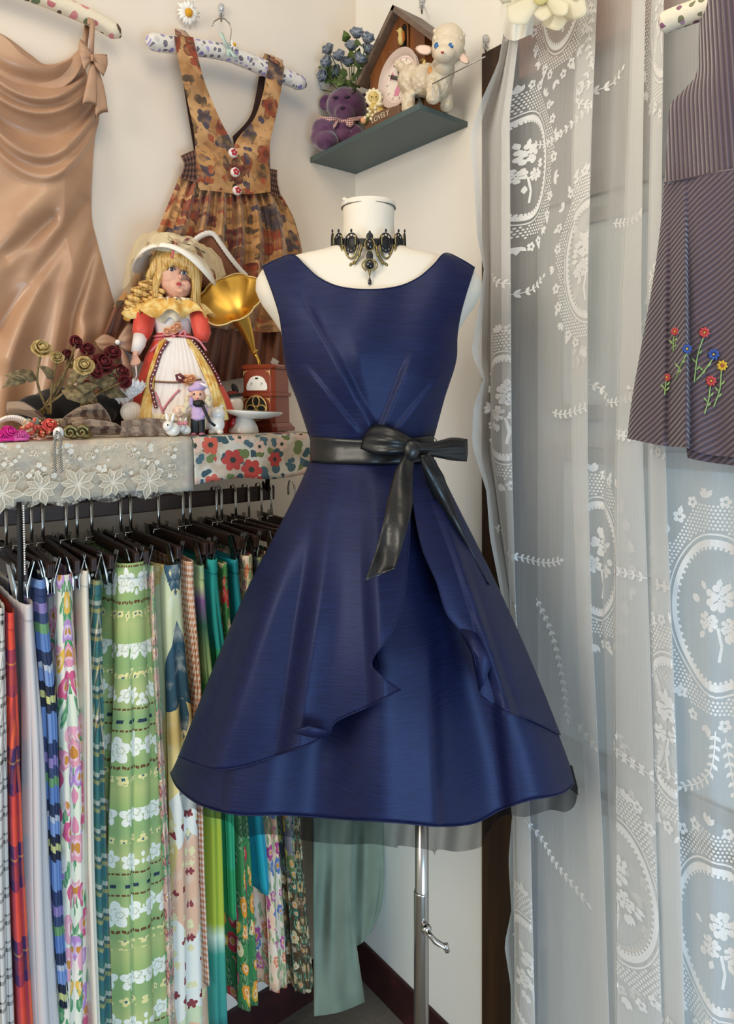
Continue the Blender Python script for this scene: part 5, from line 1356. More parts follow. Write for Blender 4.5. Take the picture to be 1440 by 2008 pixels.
def dring(cx, y, rx, rd, n=64, wav=0.0, nw=16, ph=0.0, tilt=0.0, zoff=0.0):
    return [PZ(cx, y, ZD + zoff) + RIGHT * (rx * kD * cos(a) * (1 + wav * sin(nw * a + ph))) + FWD * (rd * kD * sin(a) * (1 + wav * sin(nw * a + ph))) + UP * (tilt * kD * cos(a)) for a in [2 * pi * i / n for i in range(n)]]
def dsurf(cx, rx, rd, px): t = max(-1, min(1, (px - cx) / rx)); return ZD - rd * kD * sqrt(1 - t * t)
DS = [(655, 340, 34, 26), (670, 340, 40, 30), (700, 344, 58, 40), (740, 350, 76, 52), (780, 355, 92, 62), (815, 358, 102, 68), (yD, 358, 106, 70)]
mb = MB(); mb.loft([dring(cx, y, rx, rd, wav=.03 * sst(660, 800, y), nw=9, ph=1) for y, cx, rx, rd in DS]); gown = mb.build('skirt', M_CORAL, doll)
def dz_(px, py, off=0):
    rx = interp([(y, r) for y, c, r, d in DS], py); rd = interp([(y, d) for y, c, r, d in DS], py); cx = interp([(y, c) for y, c, r, d in DS], py)
    return dsurf(cx, rx * 1.03, rd * 1.03, px) - off
def dpan(top, bottom, left, right, off, name, m, wav=0.0, nu=30, nv=40, par=None):
    g = coons(top, bottom, left, right, nu, nv)
    P = [[PZ(p[0], p[1], dz_(p[0], p[1], off + wav * sin(i * 1.9 + j * .35) + (.006 if 0 < i < nu else 0))) for i, p in enumerate(r)] for j, r in enumerate(g)]
    return MB().grid(P).build(name, m, par or doll, solid=.001)
dpan([(322, 662), (366, 662)], [(290, yD - 24), (360, yD - 14), (432, yD - 26)], [(322, 662), (306, 720), (298, 780), (290, yD - 24)], [(366, 662), (392, 715), (415, 770), (432, yD - 26)], .006, 'front_panel', M_DWHITE, .0016)
dpan([(312, 668), (326, 664)], [(268, yD - 10), (298, yD - 14)], [(312, 668), (288, 740), (268, yD - 10)], [(326, 664), (307, 720), (300, 780), (298, yD - 14)], .010, 'gold_ruffle', M_GOLDT, .003, 10, 50)
dpan([(364, 664), (376, 666)], [(424, yD - 18), (450, yD - 26)], [(364, 664), (390, 715), (413, 770), (424, yD - 18)], [(376, 666), (412, 720), (438, 780), (450, yD - 26)], .010, 'gold_ruffle', M_GOLDT, .003, 10, 50)
dpan([(300, yD - 36), (420, yD - 36)], [(292, yD - 4), (430, yD - 6)], [(300, yD - 36), (292, yD - 4)], [(420, yD - 36), (430, yD - 6)], .012, 'hem_frill', M_CREAML, .003, 60, 8)
for nm, pts in (('l', [(330, 668), (316, 690), (306, 720), (296, 750), (300, 775), (306, 800)]), ('r', [(378, 668), (400, 695), (420, 725), (434, 755)])):
    q = poly(pts, 46); mb = MB()
    mb.tube([PZ(p.x, p.y, dz_(p.x, p.y, .018)) for p in q], 3.2 * kD, 6); mb.build('braid_trim', M_MAROON, doll)
    mb = MB()
    for i, p in enumerate(q):
        if i % 3 == 0: EP(mb, p.x, p.y, dz_(p.x, p.y, .022), 1.7, 1.7, 1.7, 0, 6, 4)
    o = mb.build('braid_beads', M_PEARL, doll); o['kind'] = 'stuff'
for pts, m in (([(302, 748), (340, 750), (372, 748), (395, 744)], M_BROW), ([(318, 806), (335, 782), (352, 764)], M_PINKR), ([(305, 770), (316, 800), (320, 812)], M_PINKR)):
    q = poly(pts, 14); mb = MB(); mb.tube([PZ(p.x, p.y, dz_(p.x, p.y, .016)) for p in q], 1.8 * kD, 6); mb.build('ribbon_line', m, doll)
mb = MB(); rose(mb, PZ(365, 745, dz_(365, 745, .022)), -FWD, .011, 3); rose(mb, PZ(375, 742, dz_(375, 742, .024)), -FWD + UP * .4, .010, 4); fuse_ = mb.build('skirt_rosette', M_PEACH, doll, solid=.0006); fuse_['kind'] = 'stuff'
mb = MB(); mb.tube([PZ(362, 742, dz_(362, 742, .026)), PZ(352, 734, dz_(352, 734, .03)), PZ(346, 736, dz_(346, 736, .03)), PZ(348, 744, dz_(348, 744, .026)), PZ(360, 748, dz_(360, 748, .024))], 3 * kD, 6); mb.build('skirt_bow', M_MAROON, doll)
# torso, sleeves, arms
mb = MB(); mb.loft([dring(cx, y, rx, rd) for y, cx, rx, rd in ((598, 338, 40, 26), (615, 338, 42, 29), (635, 339, 36, 28), (655, 340, 33, 25), (662, 340, 35, 27))]); mb.build('bodice', M_DWHITE, doll)
for nm, pts, rs in (('sleeve', [(296, 604, ZD - .005), (284, 625, ZD - .02), (279, 650, ZD - .03), (276, 664, ZD - .036)], [15, 21, 19, 14]), ('sleeve', [(382, 606, ZD - .005), (392, 630, ZD - .012), (397, 655, ZD - .02), (396, 668, ZD - .024)], [14, 18, 17, 12])):
    mb = MB(); TP(mb, pts, rs, 16); mb.build(nm, M_CORAL, doll)
mb = MB(); TP(mb, [(276, 658, ZD - .036), (272, 676, ZD - .042), (266, 692, ZD - .046)], [14, 13, 9], 14); mb.build('cuff', M_DWHITE, doll)
zh_ = ZD - .05
mb = MB(); TP(mb, [(268, 688, zh_), (265, 698, zh_)], [6, 6], 10); EP(mb, 265, 702, zh_, 7, 8, 5, 10)
for j, (dx, dy) in enumerate(((-7, 16), (-3, 18), (1, 18), (5, 15))): TP(mb, [(264 + dx * .6, 706, zh_ - .003), (264 + dx, 706 + dy * .55, zh_ - .006), (265 + dx, 702 + dy, zh_ - .001)], [2.4, 2.2, 1.6], 6)
TP(mb, [(270, 702, zh_), (274, 708, zh_ - .004), (272, 714, zh_ - .006)], [2.6, 2.3, 1.7], 6); fuse(mb.build('hand', M_SKIN, doll), .0009, 2)
# gold shoulder ruffle and lace collar
def frill(rows, m, name, nw, amp):
    n = 160; P = []
    for j, (y, cx, rx, rd) in enumerate(rows):
        v = j / (len(rows) - 1); P.append([PZ(cx, y, ZD) + RIGHT * (rx * kD * cos(a) * (1 + amp * v * sin(nw * a))) + FWD * (rd * kD * sin(a) * (1 + amp * v * sin(nw * a))) + UP * (amp * 60 * kD * v * sin(nw * a + 1.2)) for a in [2 * pi * i / n for i in range(n + 1)]])
    return MB().grid(P).build(name, m, doll, solid=.0008)
frill([(587, 338, 22, 17), (592, 336, 46, 34), (602, 332, 66, 46), (622, 330, 82, 56)], M_GOLDT, 'shoulder_ruffle', 9, .13)
frill([(586, 338, 18, 15), (589, 339, 32, 24), (597, 340, 46, 34)], M_CREAML, 'lace_collar', 15, .13)
o = frill([(600, 341, 30, 30), (615, 342, 38, 38), (632, 341, 40, 36)], M_CREAML, 'bib_frill', 8, .09)
# waist sash with rosettes
mb = MB()
for a in (-3, 4): mb.tube(dring(340, 664 + a, 38, 30)[32:] + [dring(340, 664 + a, 38, 30)[0]], 2.2 * kD, 6)
for pts in ([(345, 660), (318, 668), (295, 690)], [(350, 658), (385, 664), (405, 688)], [(345, 660), (325, 652), (320, 660)], [(352, 656), (362, 648), (364, 660)]):
    q = poly(pts, 10); mb.tube([PZ(p.x, p.y, ZD - 36 * kD) for p in q], 2 * kD, 6)
mb.build('waist_ribbon', M_PINKR, doll)
for i, (a, c) in enumerate(((328, 650), (341, 646), (348, 640))):
    mb = MB(); rose(mb, PZ(a, c, ZD - 38 * kD), -FWD, .0095, 20 + i); mb.build('rosette', M_PEACH, doll, solid=.0006)
# head (turned to the right, a little tilted)
mb = MB(); EP(mb, 344, 540, ZD, 37, 44, 38, -6); EP(mb, 350, 562, ZD - .012, 25, 24, 26); EP(mb, 340, 586, ZD + .005, 17, 20, 16); EP(mb, 354, 543, ZD - 39 * kD, 4.5, 6, 5); EP(mb, 332, 556, ZD - 20 * kD, 15, 14, 13); EP(mb, 364, 560, ZD - 22 * kD, 11, 12, 11)
EP(mb, 353, 570, ZD - 33 * kD, 8, 6, 6)
fuse(mb.build('head', M_SKIN, doll), .0022, 3)
def fz(px, py): t = ((px - 346) / 38) ** 2 + ((py - 545) / 46) ** 2; return ZD - 38.5 * kD * sqrt(max(.05, 1 - t))
for a, c in ((336, 528), (360, 535)):
    mb = MB(); EP(mb, a, c, fz(a, c) - .001, 6.5, 4.4, 3, 10, 12, 8); e_ = mb.build('eye', mat('doll_eye_white', '#cfd2d6', .2), doll)
    mb = MB(); EP(mb, a + .8, c, fz(a, c) - .0038, 3.6, 4.0, 2, 0, 10, 6); mb.build('iris', M_EYED, e_)
    mb = MB(); TP(mb, [(a - 8, c + 1, fz(a, c) - .003), (a - 3, c - 5, fz(a, c) - .004), (a + 5, c - 4.5, fz(a, c) - .004), (a + 8, c + 1, fz(a, c) - .003)], 1.2, 6); mb.build('eyelid', M_BROW, e_)
    mb = MB(); TP(mb, [(a - 8, c - 9, fz(a, c) - .002), (a, c - 12, fz(a, c) - .003), (a + 8, c - 9, fz(a, c) - .002)], 1.0, 6); mb.build('eyebrow', M_BROW, doll)
mb = MB(); EP(mb, 351, 558, fz(351, 556) - .004, 6, 2.2, 4, 5, 10, 6); EP(mb, 351, 555.5, fz(351, 555) - .004, 4.5, 1.8, 4, 5, 10, 6); mb.build('lips', M_LIPS, doll)
mb = MB()
for k in range(22): t = pi * (k + .5) / 22; EP(mb, 337 + 20 * cos(t), 583 + 6 * sin(t), ZD - 16 * kD * sin(t) - .004, 1.8, 1.8, 1.8, 0, 6, 4)
o = mb.build('necklace', M_PEARL, doll); o['kind'] = 'stuff'
# hair: fringe, side lengths and curls
mb = MB(); EP(mb, 338, 522, ZD + .012, 44, 40, 42); mb.build('hair_cap', M_HAIR, doll)
rnd = random.Random(2); mb = MB()
for k in range(26):
    t = k / 25; a0 = lerp(312, 378, t); x1 = lerp(300, 392, t); z0 = ZD - 40 * kD * sin(pi * lerp(.2, .85, t))
    ln = 26 + 44 * abs(t - .45) ** 1.2 * 2 + (40 if t > .86 else 0) + (36 if t < .1 else 0)
    TP(mb, [(a0, 494, z0 + .004), (lerp(a0, x1, .6), 508, z0 - .003), (x1, 494 + ln, z0 + .004 * rnd.random())], [4.2, 4.6, 2.2], 6)
for k in range(9):
    t = k / 8; TP(mb, [(lerp(372, 386, t), 505, ZD - .012 + .03 * t), (lerp(382, 392, t), 540, ZD - .014 + .03 * t), (lerp(376, 390, t), 588, ZD - .012 + .03 * t)], [5, 5.5, 3], 6)
o = mb.build('fringe', M_HAIR, doll); o['kind'] = 'stuff'
for k, (a, c, r, L) in enumerate(((300, 540, 9, 40), (286, 548, 10, 46), (272, 560, 10, 44), (306, 566, 8, 34), (292, 580, 9, 36), (262, 575, 8, 36), (280, 594, 8, 30), (318, 562, 7, 30))):
    mb = MB(); pts = []
    for j in range(40):
        s_ = j / 39; th = s_ * 6.28 * 3; rr = r * (1 - .25 * s_)
        pts.append((a - 12 * s_ + rr * cos(th), c + L * s_, ZD - .012 - .008 * (k % 3) + rr * kD * sin(th)))
    TP(mb, pts, [5.2 * sin(pi * (.12 + .8 * j / 39)) for j in range(40)], 7); mb.build('curl', M_HAIR, doll)
TP(mb_ := MB(), [(318, 490, ZD - .02), (306, 520, ZD - .03), (290, 545, ZD - .03)], [9, 10, 6], 8); TP(mb_, [(326, 500, ZD - .03), (314, 535, ZD - .034), (304, 572, ZD - .03)], [7, 8, 5], 8); mb_.build('side_lock', M_HAIR, doll)
# hat: crown, rolled brim and sheer lace frill
mb = MB(); hr = lambda y, cx, rx, rd, tl, zo: dring(cx, y, rx, rd, 72, 0, 1, 0, tl, zo)
mb.loft([hr(502, 340, 47, 46, -10, 0), (hr(484, 340, 45, 44, -9, 0)), hr(468, 341, 36, 36, -7, .004), hr(461, 342, 18, 18, -4, .004)]); mb.build('hat_crown', M_CREAML, doll)
def hatrow(y, rx, rd, tl, dl, dr_, zo, n=72, wav=0.0, up=0.0):
    out = []
    for a in [2 * pi * i / n for i in range(n + 1)]:
        c_ = cos(a); w = wav * sin(13 * a) + wav * .6 * sin(7 * a + 1)
        out.append(PZ(342, y, ZD + zo) + RIGHT * (rx * kD * c_ * (1 + w)) + FWD * (rd * kD * sin(a) * (1 + w)) + UP * kD * (tl * c_ - (dr_ if c_ > 0 else dl) * c_ * c_ + up * sin(13 * a + .8) + up * sin(5 * a)))
    return out
MB().grid([hatrow(496, 45, 44, -4, 6, 6, -.004), hatrow(490, 58, 54, -6, 14, 14, -.004), hatrow(492, 72, 62, -8, 30, 34, -.004), hatrow(500, 80, 66, -10, 44, 50, -.004)]).build('hat_brim', mat('hat_white_satin', '#efe8da', .42), doll, solid=.003)
MB().grid([hatrow(472, 48, 46, -6, 2, 2, .006, 180), hatrow(470, 70, 60, -8, 14, 10, .006, 180, .02, 2), hatrow(478, 86, 70, -4, 44, 30, .006, 180, .04, 4), hatrow(490, 92, 76, 0, 92, 56, .006, 180, .06, 6)]).build('hat_lace', sheer('cream_organza', '#ead9b4', .38, .7), doll)
mb = MB(); rose(mb, PZ(344, 474, ZD - 48 * kD), -FWD + UP * .5, .010, 31); mb.build('hat_rosette', M_PEACH, doll, solid=.0006)
mb = MB(); TP(mb, [(344, 477, ZD - 50 * kD), (341, 490, ZD - 60 * kD), (337, 506, ZD - 62 * kD)], 2.2, 6); mb.build('hat_ribbon', mat('salmon_ribbon', '#d9696c', .5), doll)
mb = MB(); TP(mb, [(342, 473, ZD - 52 * kD), (330, 462, ZD - 52 * kD), (330, 470, ZD - 54 * kD), (342, 476, ZD - 53 * kD), (320, 482, ZD - 54 * kD)], 1.3, 6); TP(mb, [(346, 474, ZD - 52 * kD), (380, 482, ZD - 56 * kD), (402, 496, ZD - 50 * kD)], 1.2, 6); mb.build('hat_cord', mat('olive_cord', '#3e3a2a', .7), doll)
mb = MB(); EP(mb, 366, 472, ZD - 50 * kD, 8, 4, 4, -30); mb.build('hat_bud', M_MAROON, doll)

# satin ball bag on a ribbon
zb = ZD - .055
bag = thing('ribbon_ball_bag', 'white satin ball with ruffled ribbon hanging from the doll hand', 'bag', PZ(258, 828, zb))
mb = MB(); k = zb / F; R_ = 21 * k; rings = []
for j in range(13):
    th = -pi / 2 + pi * j / 12; rings.append([PZ(258, 808, zb) + Vector((R_ * cos(th) * (1 + .02 * sin(24 * a)) * cos(a), R_ * cos(th) * (1 + .02 * sin(24 * a)) * sin(a), R_ * sin(th))) for a in [2 * pi * i / 96 for i in range(96)]])
M_WSAT = mat('white_satin', '#efe9e6', .35, spec=.6)
mb.loft(rings); mb.build('ball', M_WSAT, bag)
mb = MB(); TP(mb, [(266, 712, zh_ - .004), (268, 735, zb), (262, 760, zb), (259, 790, zb)], 1.6, 6); mb.build('cord', M_WSAT, bag)
rnd = random.Random(8); M_RUF = mat('white_ruffle_ribbon', '#f0ecea', .6)
for i in range(9):
    a = -2.8 + i * .42; cx, cy = 254 + 22 * cos(a) * (1.2 if cos(a) < 0 else .9) - 6, 776 - 12 * sin(a) - i; G = []
    for j in range(5):
        v = j / 4; G.append([PZ(cx + (u / 16 - .5) * 40 * (.5 + .5 * v) * cos(a * .6) + 6 * v * sin(a), cy + (u / 16 - .5) * 18 * sin(a) - 16 * v + 4 * v * sin(u * 1.7 + i), zb - .006 * i * .4 + .006 * v * sin(u * 1.5)) for u in range(17)])
    MB().grid(G).build('ruffle', M_RUF, bag, solid=.0005)

# ---- gramophone music box
M_MAHO = mat('mahogany_plastic', '#8a3a22', .35, coat=.3); M_MAHOD = mat('dark_mahogany', '#5c2414', .4); M_BRASS = mat('brushed_brass', '#d9ae52', .42, 1.0); M_GILT = mat('gilt_paint', '#d6b678', .4, .4); M_DIALW = mat('white_enamel', '#f2f2ea', .3); M_BLK = mat('black_cloth', '#12120f', .7)
pG = .19; ZG = ZL(520, pG); kG = ZG / F; yG = SY(522, pG)
gm = thing('gramophone_music_box', 'mahogany gramophone music box with a brass horn', 'music box', PZ(522, yG, ZG))
RG = CAMR @ rotz(radians(-24)); GC = PZ(522, yG, ZG)
def gl(x, y, z): return GC + RG @ Vector((x * kG, y * kG, z * kG))
H = yG - 716
def gbox(name, z0, z1, w0, d0, w1=None, d1=None, m=M_MAHO, ch=7):
    w1 = w1 or w0; d1 = d1 or d0; rr = []
    for z, w, d in ((z0, w0, d0), (z1, w1, d1)):
        c = ch; rr.append([gl(x, y, z) for x, y in ((-w + c, -d), (w - c, -d), (w, -d + c), (w, d - c), (w - c, d), (-w + c, d), (-w, d - c), (-w, -d + c))])
    return MB().loft(rr).build(name, m, gm, smooth=False, bevel=.001)
gbox('plinth', 0, 8, 46, 40); gbox('plinth_step', 8, 16, 44, 38, 40, 34)
gbox('lower_case', 16, H * .52, 38, 33, 37, 32); gbox('middle_moulding', H * .52, H * .58, 40, 35); gbox('upper_case', H * .58, H - 9, 36.5, 31.5, 35.5, 31); gbox('cornice', H - 9, H - 4, 38, 33, 40, 35); gbox('lid', H - 4, H, 40, 35, 36, 31)
zp = H * .58 + 7; fw = -33.2
arch = [(x * 1.15, z - 3) for x, z in [(-19, zp), (19, zp), (20.5, zp + 4), (19.5, zp + 12), (17, zp + 16)] + [(16 * cos(t * pi / 8), zp + 17 + 11 * sin(t * pi / 8)) for t in range(1, 8)] + [(-17, zp + 16), (-19.5, zp + 12), (-20.5, zp + 4)]]
o = MB().prism([gl(x, fw + 1.2, z) for x, z in arch], (RG @ Vector((0, -1.4 * kG, 0)))).build('enamel_panel', M_DIALW, gm, smooth=False)
mb = MB(); mb.box(gl(0, fw - .6, zp + 20), (6 * kG, .6 * kG, 3 * kG), RG); mb.build('panel_mark', M_BLK, o, smooth=False)
for x in (-11.5, 11.5):
    mb = MB(); mb.tube([gl(x + 2 * cos(t), fw - .5, zp + 9 + 2.4 * sin(t)) for t in [.8 * k for k in range(7)]], .5 * kG, 5); mb.build('panel_mark', mat('grey_mark', '#5a5a52', .6), o)
zc_ = 16 + H * .22; gc = [(24 * cos(t * pi / 16), zc_ + 24 * sin(t * pi / 16)) for t in range(32)]
MB().prism([gl(x, fw - 1, z) for x, z in gc], RG @ Vector((0, -1.2 * kG, 0))).build('grille_cloth', M_BLK, gm, smooth=False)
def gring(cx, cz, rx, rz, r=1.5): return MB().tube([gl(cx + rx * cos(t * pi / 14), fw - 2.6, cz + rz * sin(t * pi / 14)) for t in range(29)], r * kG, 6, cap=False)
gring(0, zc_, 24, 24, 1.6).build('grille_ring', M_GILT, gm); gring(0, zc_ + 13, 7.5, 10).build('grille_loop', M_GILT, gm); gring(-12, zc_ - 2, 10, 8).build('grille_loop', M_GILT, gm); gring(12, zc_ - 2, 10, 8).build('grille_loop', M_GILT, gm); gring(0, zc_ - 12, 8, 9).build('grille_loop', M_GILT, gm)
for x, z, s_ in ((-27, H - 16, -1), (27, H - 16, 1), (-27, H * .5 - 4, -1), (27, H * .5 - 4, 1)):
    mb = MB(); mb.prism([gl(x + s_ * 3, fw - .2, z + 3), gl(x + s_ * 3, fw - .2, z - 7), gl(x, fw - .2, z), gl(x - s_ * 7, fw - .2, z + 3)], RG @ Vector((0, -.6 * kG, 0))); mb.build('gilt_corner', M_GILT, gm, smooth=False)
mb = MB(); mb.box(gl(26, -10, H + 5), (16 * kG, .8 * kG, 11 * kG), RG @ Matrix.Rotation(.5, 3, 'Y')); mb.build('paper_tag', mat('printed_tag', '#8f8a82', .6), gm, smooth=False)
# horn: bell faces left, up and towards the camera
mouth = PZ(452, 592, ZG - .075); thr = PZ(497, 690, ZG - .012)
ax = (mouth - thr).normalized(); face = (ax * .55 + (-FWD * 1.0 - RIGHT * .15 + UP * .5).normalized() * 1.1).normalized()
mb = MB(); n = 96; rings = []
for j in range(26):
    s_ = j / 25; c = thr.lerp(mouth, s_) + RIGHT * .006 * sin(pi * s_); d = ax.lerp(face, sst(.45, 1, s_)).normalized()
    r = lerp(4.5, 24, s_ ** 1.15) + 38 * sst(.70, 1.0, s_) ** 1.6
    a_ = d.orthogonal().normalized(); a_ = (UP - d * UP.dot(d)).normalized(); b_ = d.cross(a_)
    rings.append([c + d * (.010 * sst(.8, 1, s_)) + (a_ * cos(t) + b_ * sin(t)) * r * kG * (1 + .08 * sst(.8, 1, s_) * abs(cos(4 * t))) for t in [2 * pi * i / n for i in range(n)]])
mb.loft(rings, False); hn = mb.build('horn', M_BRASS, gm, solid=.0012)
mb = MB(); mb.tube(rings[-1] + [rings[-1][0]], 1.6 * kG, 6, cap=False); mb.build('horn_rim', mat('pale_brass', '#e0c78c', .5, .6), hn)
mb = MB(); TP(mb, [(497, 694, ZG - .012), (500, 684, ZG - .012)], [6, 6]); TP(mb, [(498, 690, ZG - .012), (504, 700, ZG - .01), (508, 710, ZG - .008), (508, 722, ZG - .008)], [3.4, 3, 3, 4]); mb.build('tone_arm', M_BRASS, gm)

# ---- white ceramic stand and small figures
M_CER = mat('white_ceramic', '#e9e5dc', .22, spec=.6, coat=.3); M_REDG = mat('red_glaze', '#a3141c', .25)
pC = .27; ZC = ZL(490, pC); kC = ZC / F; yC = SY(474, pC)
cs = thing('cake_stand', 'white ceramic cake stand with a domed foot in front of the music box', 'cake stand', PZ(480, yC, ZC))
c0 = PZ(478, yC, ZC); c1 = PZ(497, yC, ZC)
mb = MB(); mb.lathe([(29 * kC, 0), (30 * kC, 3 * kC), (27 * kC, 14 * kC), (21 * kC, 25 * kC), (12 * kC, 33 * kC), (10 * kC, 40 * kC)], 40, c0); ft = mb.build('foot', M_CER, cs)
mb = MB(); tl = Vector((.10, 0, 1)); mb.lathe([(8 * kC, -10 * kC), (30 * kC, -8 * kC), (52 * kC, -1 * kC), (57 * kC, 4 * kC), (57 * kC, 6 * kC), (50 * kC, 3 * kC), (10 * kC, 0)], 56, c1 + UP * 38 * kC, axis=UP - RIGHT * -.06); mb.build('plate', M_CER, cs)
mb = MB(); EP(mb, 456, yC - 20, ZC - 25 * kC, 5, 10, 3, 25, 12, 8); mb.build('red_mark', M_REDG, ft)
pS = .2; ZS = ZL(455, pS); yS = SY(455, pS); kS = ZS / F
sm = thing('ceramic_snowman', 'white ceramic snowman head with dark red hat beside the music box', 'figurine', PZ(455, yS, ZS))
mb = MB(); EP(mb, 455, yS - 22, ZS, 22, 24, 22); EP(mb, 454, yS - 52, ZS, 24, 22, 22); fuse(mb.build('body', M_CER, sm), .002, 4)
mb = MB(); mb.lathe([(20 * kS, 0), (19 * kS, 6 * kS), (13 * kS, 10 * kS), (2 * kS, 12 * kS)], 24, PZ(452, yS - 68, ZS), axis=UP - RIGHT * .15); mb.build('hat', mat('dark_red_felt', '#7a2420', .8), sm)
mb = MB(); mb.lathe([(21 * kS, 0), (23 * kS, 2 * kS), (21 * kS, 5 * kS)], 24, PZ(453, yS - 68, ZS), axis=UP - RIGHT * .15); mb.build('hat_band', M_BLK, sm)
mb = MB(); EP(mb, 461, yS - 84, ZS + .005, 6, 12, 4, -25); mb.build('feather', M_BLK, sm)
mb = MB(); EP(mb, 450, yS - 50, ZS - 22 * kS, 4.5, 10, 3, 10); mb.build('red_mark', M_REDG, sm)
# white bird-like jar
pB = .29; ZW = ZL(424, pB); yW = SY(424, pB)
wb_ = thing('ceramic_penguin', 'plain white ceramic penguin figure right of the lavender girl doll', 'figurine', PZ(424, yW, ZW))
mb = MB(); EP(mb, 424, yW - 20, ZW, 17, 20, 16); EP(mb, 427, yW - 40, ZW, 15, 15, 15); EP(mb, 415, yW - 4, ZW - .006, 7, 5, 8); EP(mb, 432, yW - 4, ZW - .006, 7, 5, 8); TP(mb, [(432, yW - 52, ZW), (438, yW - 58, ZW)], [4, 2]); EP(mb, 410, yW - 22, ZW, 4, 14, 8, 12); fuse(mb.build('body', M_CER, wb_), .0016, 4)
# lavender girl doll
pV = .3; ZV = ZL(387, pV); yV = SY(387, pV); kV = ZV / F
M_LAV = mat('lavender_cloth', '#c3a6cc', .8); M_BLKV = mat('black_vinyl', '#141414', .5)
gv = thing('lavender_girl_doll', 'tiny girl doll in lavender beret and sweater with black scarf', 'doll', PZ(387, yV, ZV))
mb = MB()
for s_ in (-1, 1): TP(mb, [(388 + s_ * 7, yV - 3, ZV), (388 + s_ * 7, yV - 18, ZV), (388 + s_ * 6, yV - 32, ZV)], [7, 7.5, 8], 12)
fuse(mb.build('trousers', M_BLKV, gv), .0014, 2)
for s_ in (-1, 1):
    mb = MB(); EP(mb, 388 + s_ * 8, yV - 2, ZV - .006, 6, 3, 8); mb.build('shoe', mat('pink_shoe', '#b9788a', .5), gv)
mb = MB(); EP(mb, 389, yV - 44, ZV, 14, 17, 11); EP(mb, 389, yV - 34, ZV, 14.5, 7, 11.5); TP(mb, [(380, yV - 56, ZV), (375, yV - 62, ZV - .008), (375, yV - 74, ZV - .012)], [5, 5, 4]); TP(mb, [(400, yV - 56, ZV), (404, yV - 48, ZV - .004), (401, yV - 38, ZV - .01)], [5, 5, 4.5]); fuse(mb.build('sweater', M_LAV, gv), .0015, 2)
mb = MB(); EP(mb, 388, yV - 78, ZV, 15, 15, 14); EP(mb, 375, yV - 80, ZV - .013, 4, 5, 4); hd_ = fuse(mb.build('head', mat('doll_vinyl_skin', '#e3ac90', .5), gv), .0014, 2)
for a in (381, 393):
    mb = MB(); EP(mb, a, yV - 80, ZV - 13.2 * kV, 2, 2.4, 1.5, 0, 8, 6); mb.build('eye', M_EYED, gv)
mb = MB(); EP(mb, 388, yV - 71, ZV - 13.2 * kV, 2.6, 1.2, 1.5, 0, 8, 6); mb.build('mouth', M_LIPS, gv)
mb = MB(); EP(mb, 387, yV - 92, ZV + .002, 19, 9, 17, -12); EP(mb, 391, yV - 100, ZV, 12, 7, 12); fuse(mb.build('beret', M_LAV, gv), .0014, 3)
mb = MB(); TP(mb, [(392, yV - 102, ZV - .014), (402, yV - 98, ZV - .016), (410, yV - 92, ZV - .012)], [2, 3, 1.5], 6); mb.build('beret_feather', M_WSAT, gv)
mb = MB(); EP(mb, 390, yV - 62, ZV - .004, 12, 8, 12); TP(mb, [(396, yV - 62, ZV - .014), (403, yV - 45, ZV - .018), (412, yV - 26, ZV - .016), (422, yV - 18, ZV - .016)], [3.5, 3.5, 3, 3], 6); mb.build('scarf', M_BLKV, gv)
mb = MB()
for i, (a, c) in enumerate(((368, 70), (366, 58), (362, 48), (371, 62), (408, 72), (410, 60), (406, 66))): EP(mb, a, yV - c, ZV + .004, 6, 8, 6)
o = mb.build('hair', mat('pale_blond_hair', '#d9c9a8', .7), gv); o['kind'] = 'stuff'
# rabbits and pompom
def rabbit(px, py_off, p, s_, lab, face):
    Z = ZL(px, p); y = SY(px, p); t = thing('rabbit_figurine', lab, 'figurine', PZ(px, y, Z), 'small white rabbits on the shelf')
    mb = MB(); EP(mb, px + 3 * s_, y - 13 * s_, Z, 15 * s_, 14 * s_, 14 * s_); EP(mb, px - 6 * s_, y - 20 * s_, Z - .01, 11 * s_, 11 * s_, 11 * s_); fuse(mb.build('body', M_CER, t), .0014, 3)
    for dx, rl in ((-8, -12), (3, 14)):
        mb = MB(); EP(mb, px + dx * s_, y - 36 * s_, Z - .004, 3.6 * s_, 10 * s_, 3 * s_, rl); mb.build('ear', M_CER, t)
    mb = MB(); EP(mb, px - 7 * s_, y - 22 * s_, Z - .01 - 11 * s_ * Z / F, 1.6 * s_, 1.8 * s_, 1.5, 0, 8, 6); mb.build('eye', M_EYED, t)
    return t
def rabbit_bow(t, px, p, s_):
    Z = ZL(px, p); y = SY(px, p); mb = MB(); EP(mb, px - 10 * s_, y - 30 * s_, Z - .016, 7 * s_, 5 * s_, 3 * s_, 20); EP(mb, px + 2 * s_, y - 31 * s_, Z - .016, 7 * s_, 5 * s_, 3 * s_, -20); EP(mb, px - 4 * s_, y - 30 * s_, Z - .018, 3 * s_, 3 * s_, 3 * s_); mb.build('bow', M_PINKR, t)
rabbit(336, 0, .31, 1.0, 'white ceramic rabbit figurine facing left beside the lavender girl doll', -1)
rabbit_bow(rabbit(361, 0, .30, .78, 'smaller white ceramic rabbit with a pink bow tucked behind the other rabbit', 1), 361, .30, .78)
mb = MB(); Z = ZL(351, .27); rnd = random.Random(3)
for k in range(26):
    v = Vector((rnd.gauss(0, 1), rnd.gauss(0, 1), rnd.gauss(0, 1))).normalized() * 9; EP(mb, 351 + v.x, SY(351, .27) - 46 + v.y, Z + v.z * Z / F, 5, 5, 5, 0, 8, 6)
TP(mb, [(352, SY(351, .27), Z), (351, SY(351, .27) - 44, Z)], 2.5, 8)
